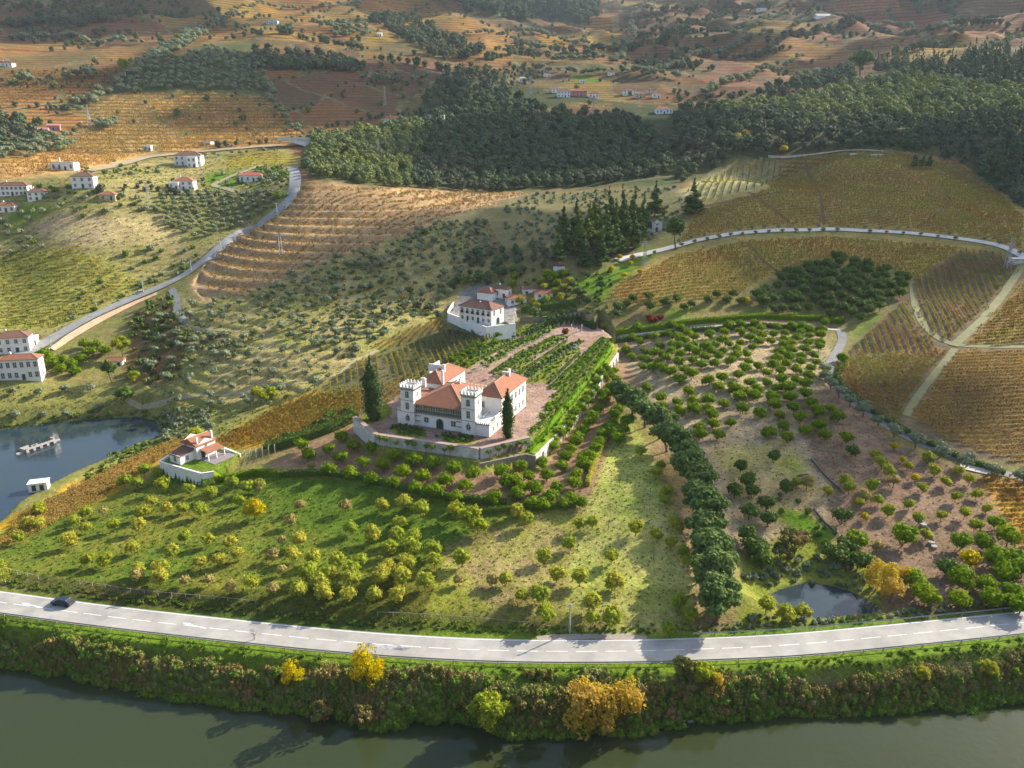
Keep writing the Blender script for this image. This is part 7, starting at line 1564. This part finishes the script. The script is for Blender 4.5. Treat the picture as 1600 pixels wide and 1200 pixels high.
# boulders heaped in the right orchard
RK = [MB() for _ in range(3)]
for i, m in enumerate(RK):
    m.extrude([(math.cos(a) * R.uniform(.7, 1.1), math.sin(a) * R.uniform(.7, 1.1)) for a in (0, 1.1, 2.2, 3.3, 4.4, 5.4)], -.5, .7)
RKM = [m.mesh('boulder', mat('pale_rock', (.38,.35,.31))) for m in RK]
for u, v in [(1440,815),(1443,822),(1450,838),(1455,850),(1459,856),(1262,742),(1277,800),(1290,825),(1335,862)]:
    g = P3(u, v)[0]; link('boulder', R.choice(RKM), None, tuple(g), R.random() * 6, R.uniform(.5, .9), label='pale boulder lying between the right orchard trees', cat='rock', group='boulders in the right orchard')

# ------------------------------------------------------------------ clouds (outside the picture) whose shadows fall on the hills
CLM = bpy.data.materials.new('cloud'); CLM.use_nodes = True; cn = CLM.node_tree; cb = cn.nodes['Principled BSDF']; cb.inputs['Base Color'].default_value = (.9, .9, .92, 1); cb.inputs['Roughness'].default_value = 1
tp = cn.nodes.new('ShaderNodeBsdfTransparent'); mx = cn.nodes.new('ShaderNodeMixShader'); ns = cn.nodes.new('ShaderNodeTexNoise'); ns.inputs['Scale'].default_value = .012; ns.inputs['Detail'].default_value = 4
tcg = cn.nodes.new('ShaderNodeNewGeometry'); cn.links.new(tcg.outputs['Position'], ns.inputs['Vector']); mr = cn.nodes.new('ShaderNodeMapRange'); cn.links.new(ns.outputs['Fac'], mr.inputs[0]); mr.inputs[1].default_value = .38; mr.inputs[2].default_value = .6; mr.inputs[3].default_value = .65; mr.inputs[4].default_value = 1.0
cn.links.new(mr.outputs[0], mx.inputs[0]); cn.links.new(tp.outputs[0], mx.inputs[1]); cn.links.new(cb.outputs[0], mx.inputs[2]); cn.links.new(mx.outputs[0], cn.nodes['Material Output'].inputs['Surface'])
def cloud(u, v, rx, ry, dx=0.0, dy=0.0, zc=1000.0):
    g = P3(u, v)[0]; t = (zc - g[2]) / TOSUN.z; cx, cy = g[0] + TOSUN.x * t + dx, g[1] + TOSUN.y * t + dy
    nu, nv = 40, 14; V = []; 
    for i in range(nv + 1):
        th = math.pi * i / nv
        for j in range(nu):
            ph = 2 * math.pi * j / nu; k = 1 + .32 * float(fbm(cx + 300 * math.cos(ph), cy + 300 * math.sin(ph), 170, 5)) + .12 * float(fbm(th * 90 + cx, ph * 90, 40, 3))
            V.append((rx * k * math.sin(th) * math.cos(ph), ry * k * math.sin(th) * math.sin(ph), 34 * math.cos(th) * (1.6 if th < 1.57 else .5)))
    F = [(i * nu + j, (i + 1) * nu + j, (i + 1) * nu + (j + 1) % nu, i * nu + (j + 1) % nu) for i in range(nv) for j in range(nu)]
    link('cloud', npmesh('cloud', V, F, [CLM], True), None, (cx, cy, zc), kind='structure')
for c in ((110,15,260,160),(345,108,60,40),(560,150,115,95),(850,232,115,85),(830,352,60,42),(1460,335,120,75),(1490,262,95,60),(1120,60,120,90),(1400,66,90,36),(700,0,130,80),(1400,640,30,22)): cloud(*c)
# ------------------------------------------------------------------ air
def air():
    m = MB(); m.box(-3400, 3400, -900, 4150, -6, 735); mt = bpy.data.materials.new('thin_haze'); mt.use_nodes = True; n = mt.node_tree.nodes; n.remove(n['Principled BSDF'])
    v = n.new('ShaderNodeVolumePrincipled'); v.inputs['Density'].default_value = 0.000055; v.inputs['Color'].default_value = (.80, .88, 1, 1); v.inputs['Anisotropy'].default_value = 0.0
    mt.node_tree.links.new(v.outputs[0], n['Material Output'].inputs['Volume']); m.build('haze', mt, kind='stuff', label='thin bluish haze over the valley')
air()
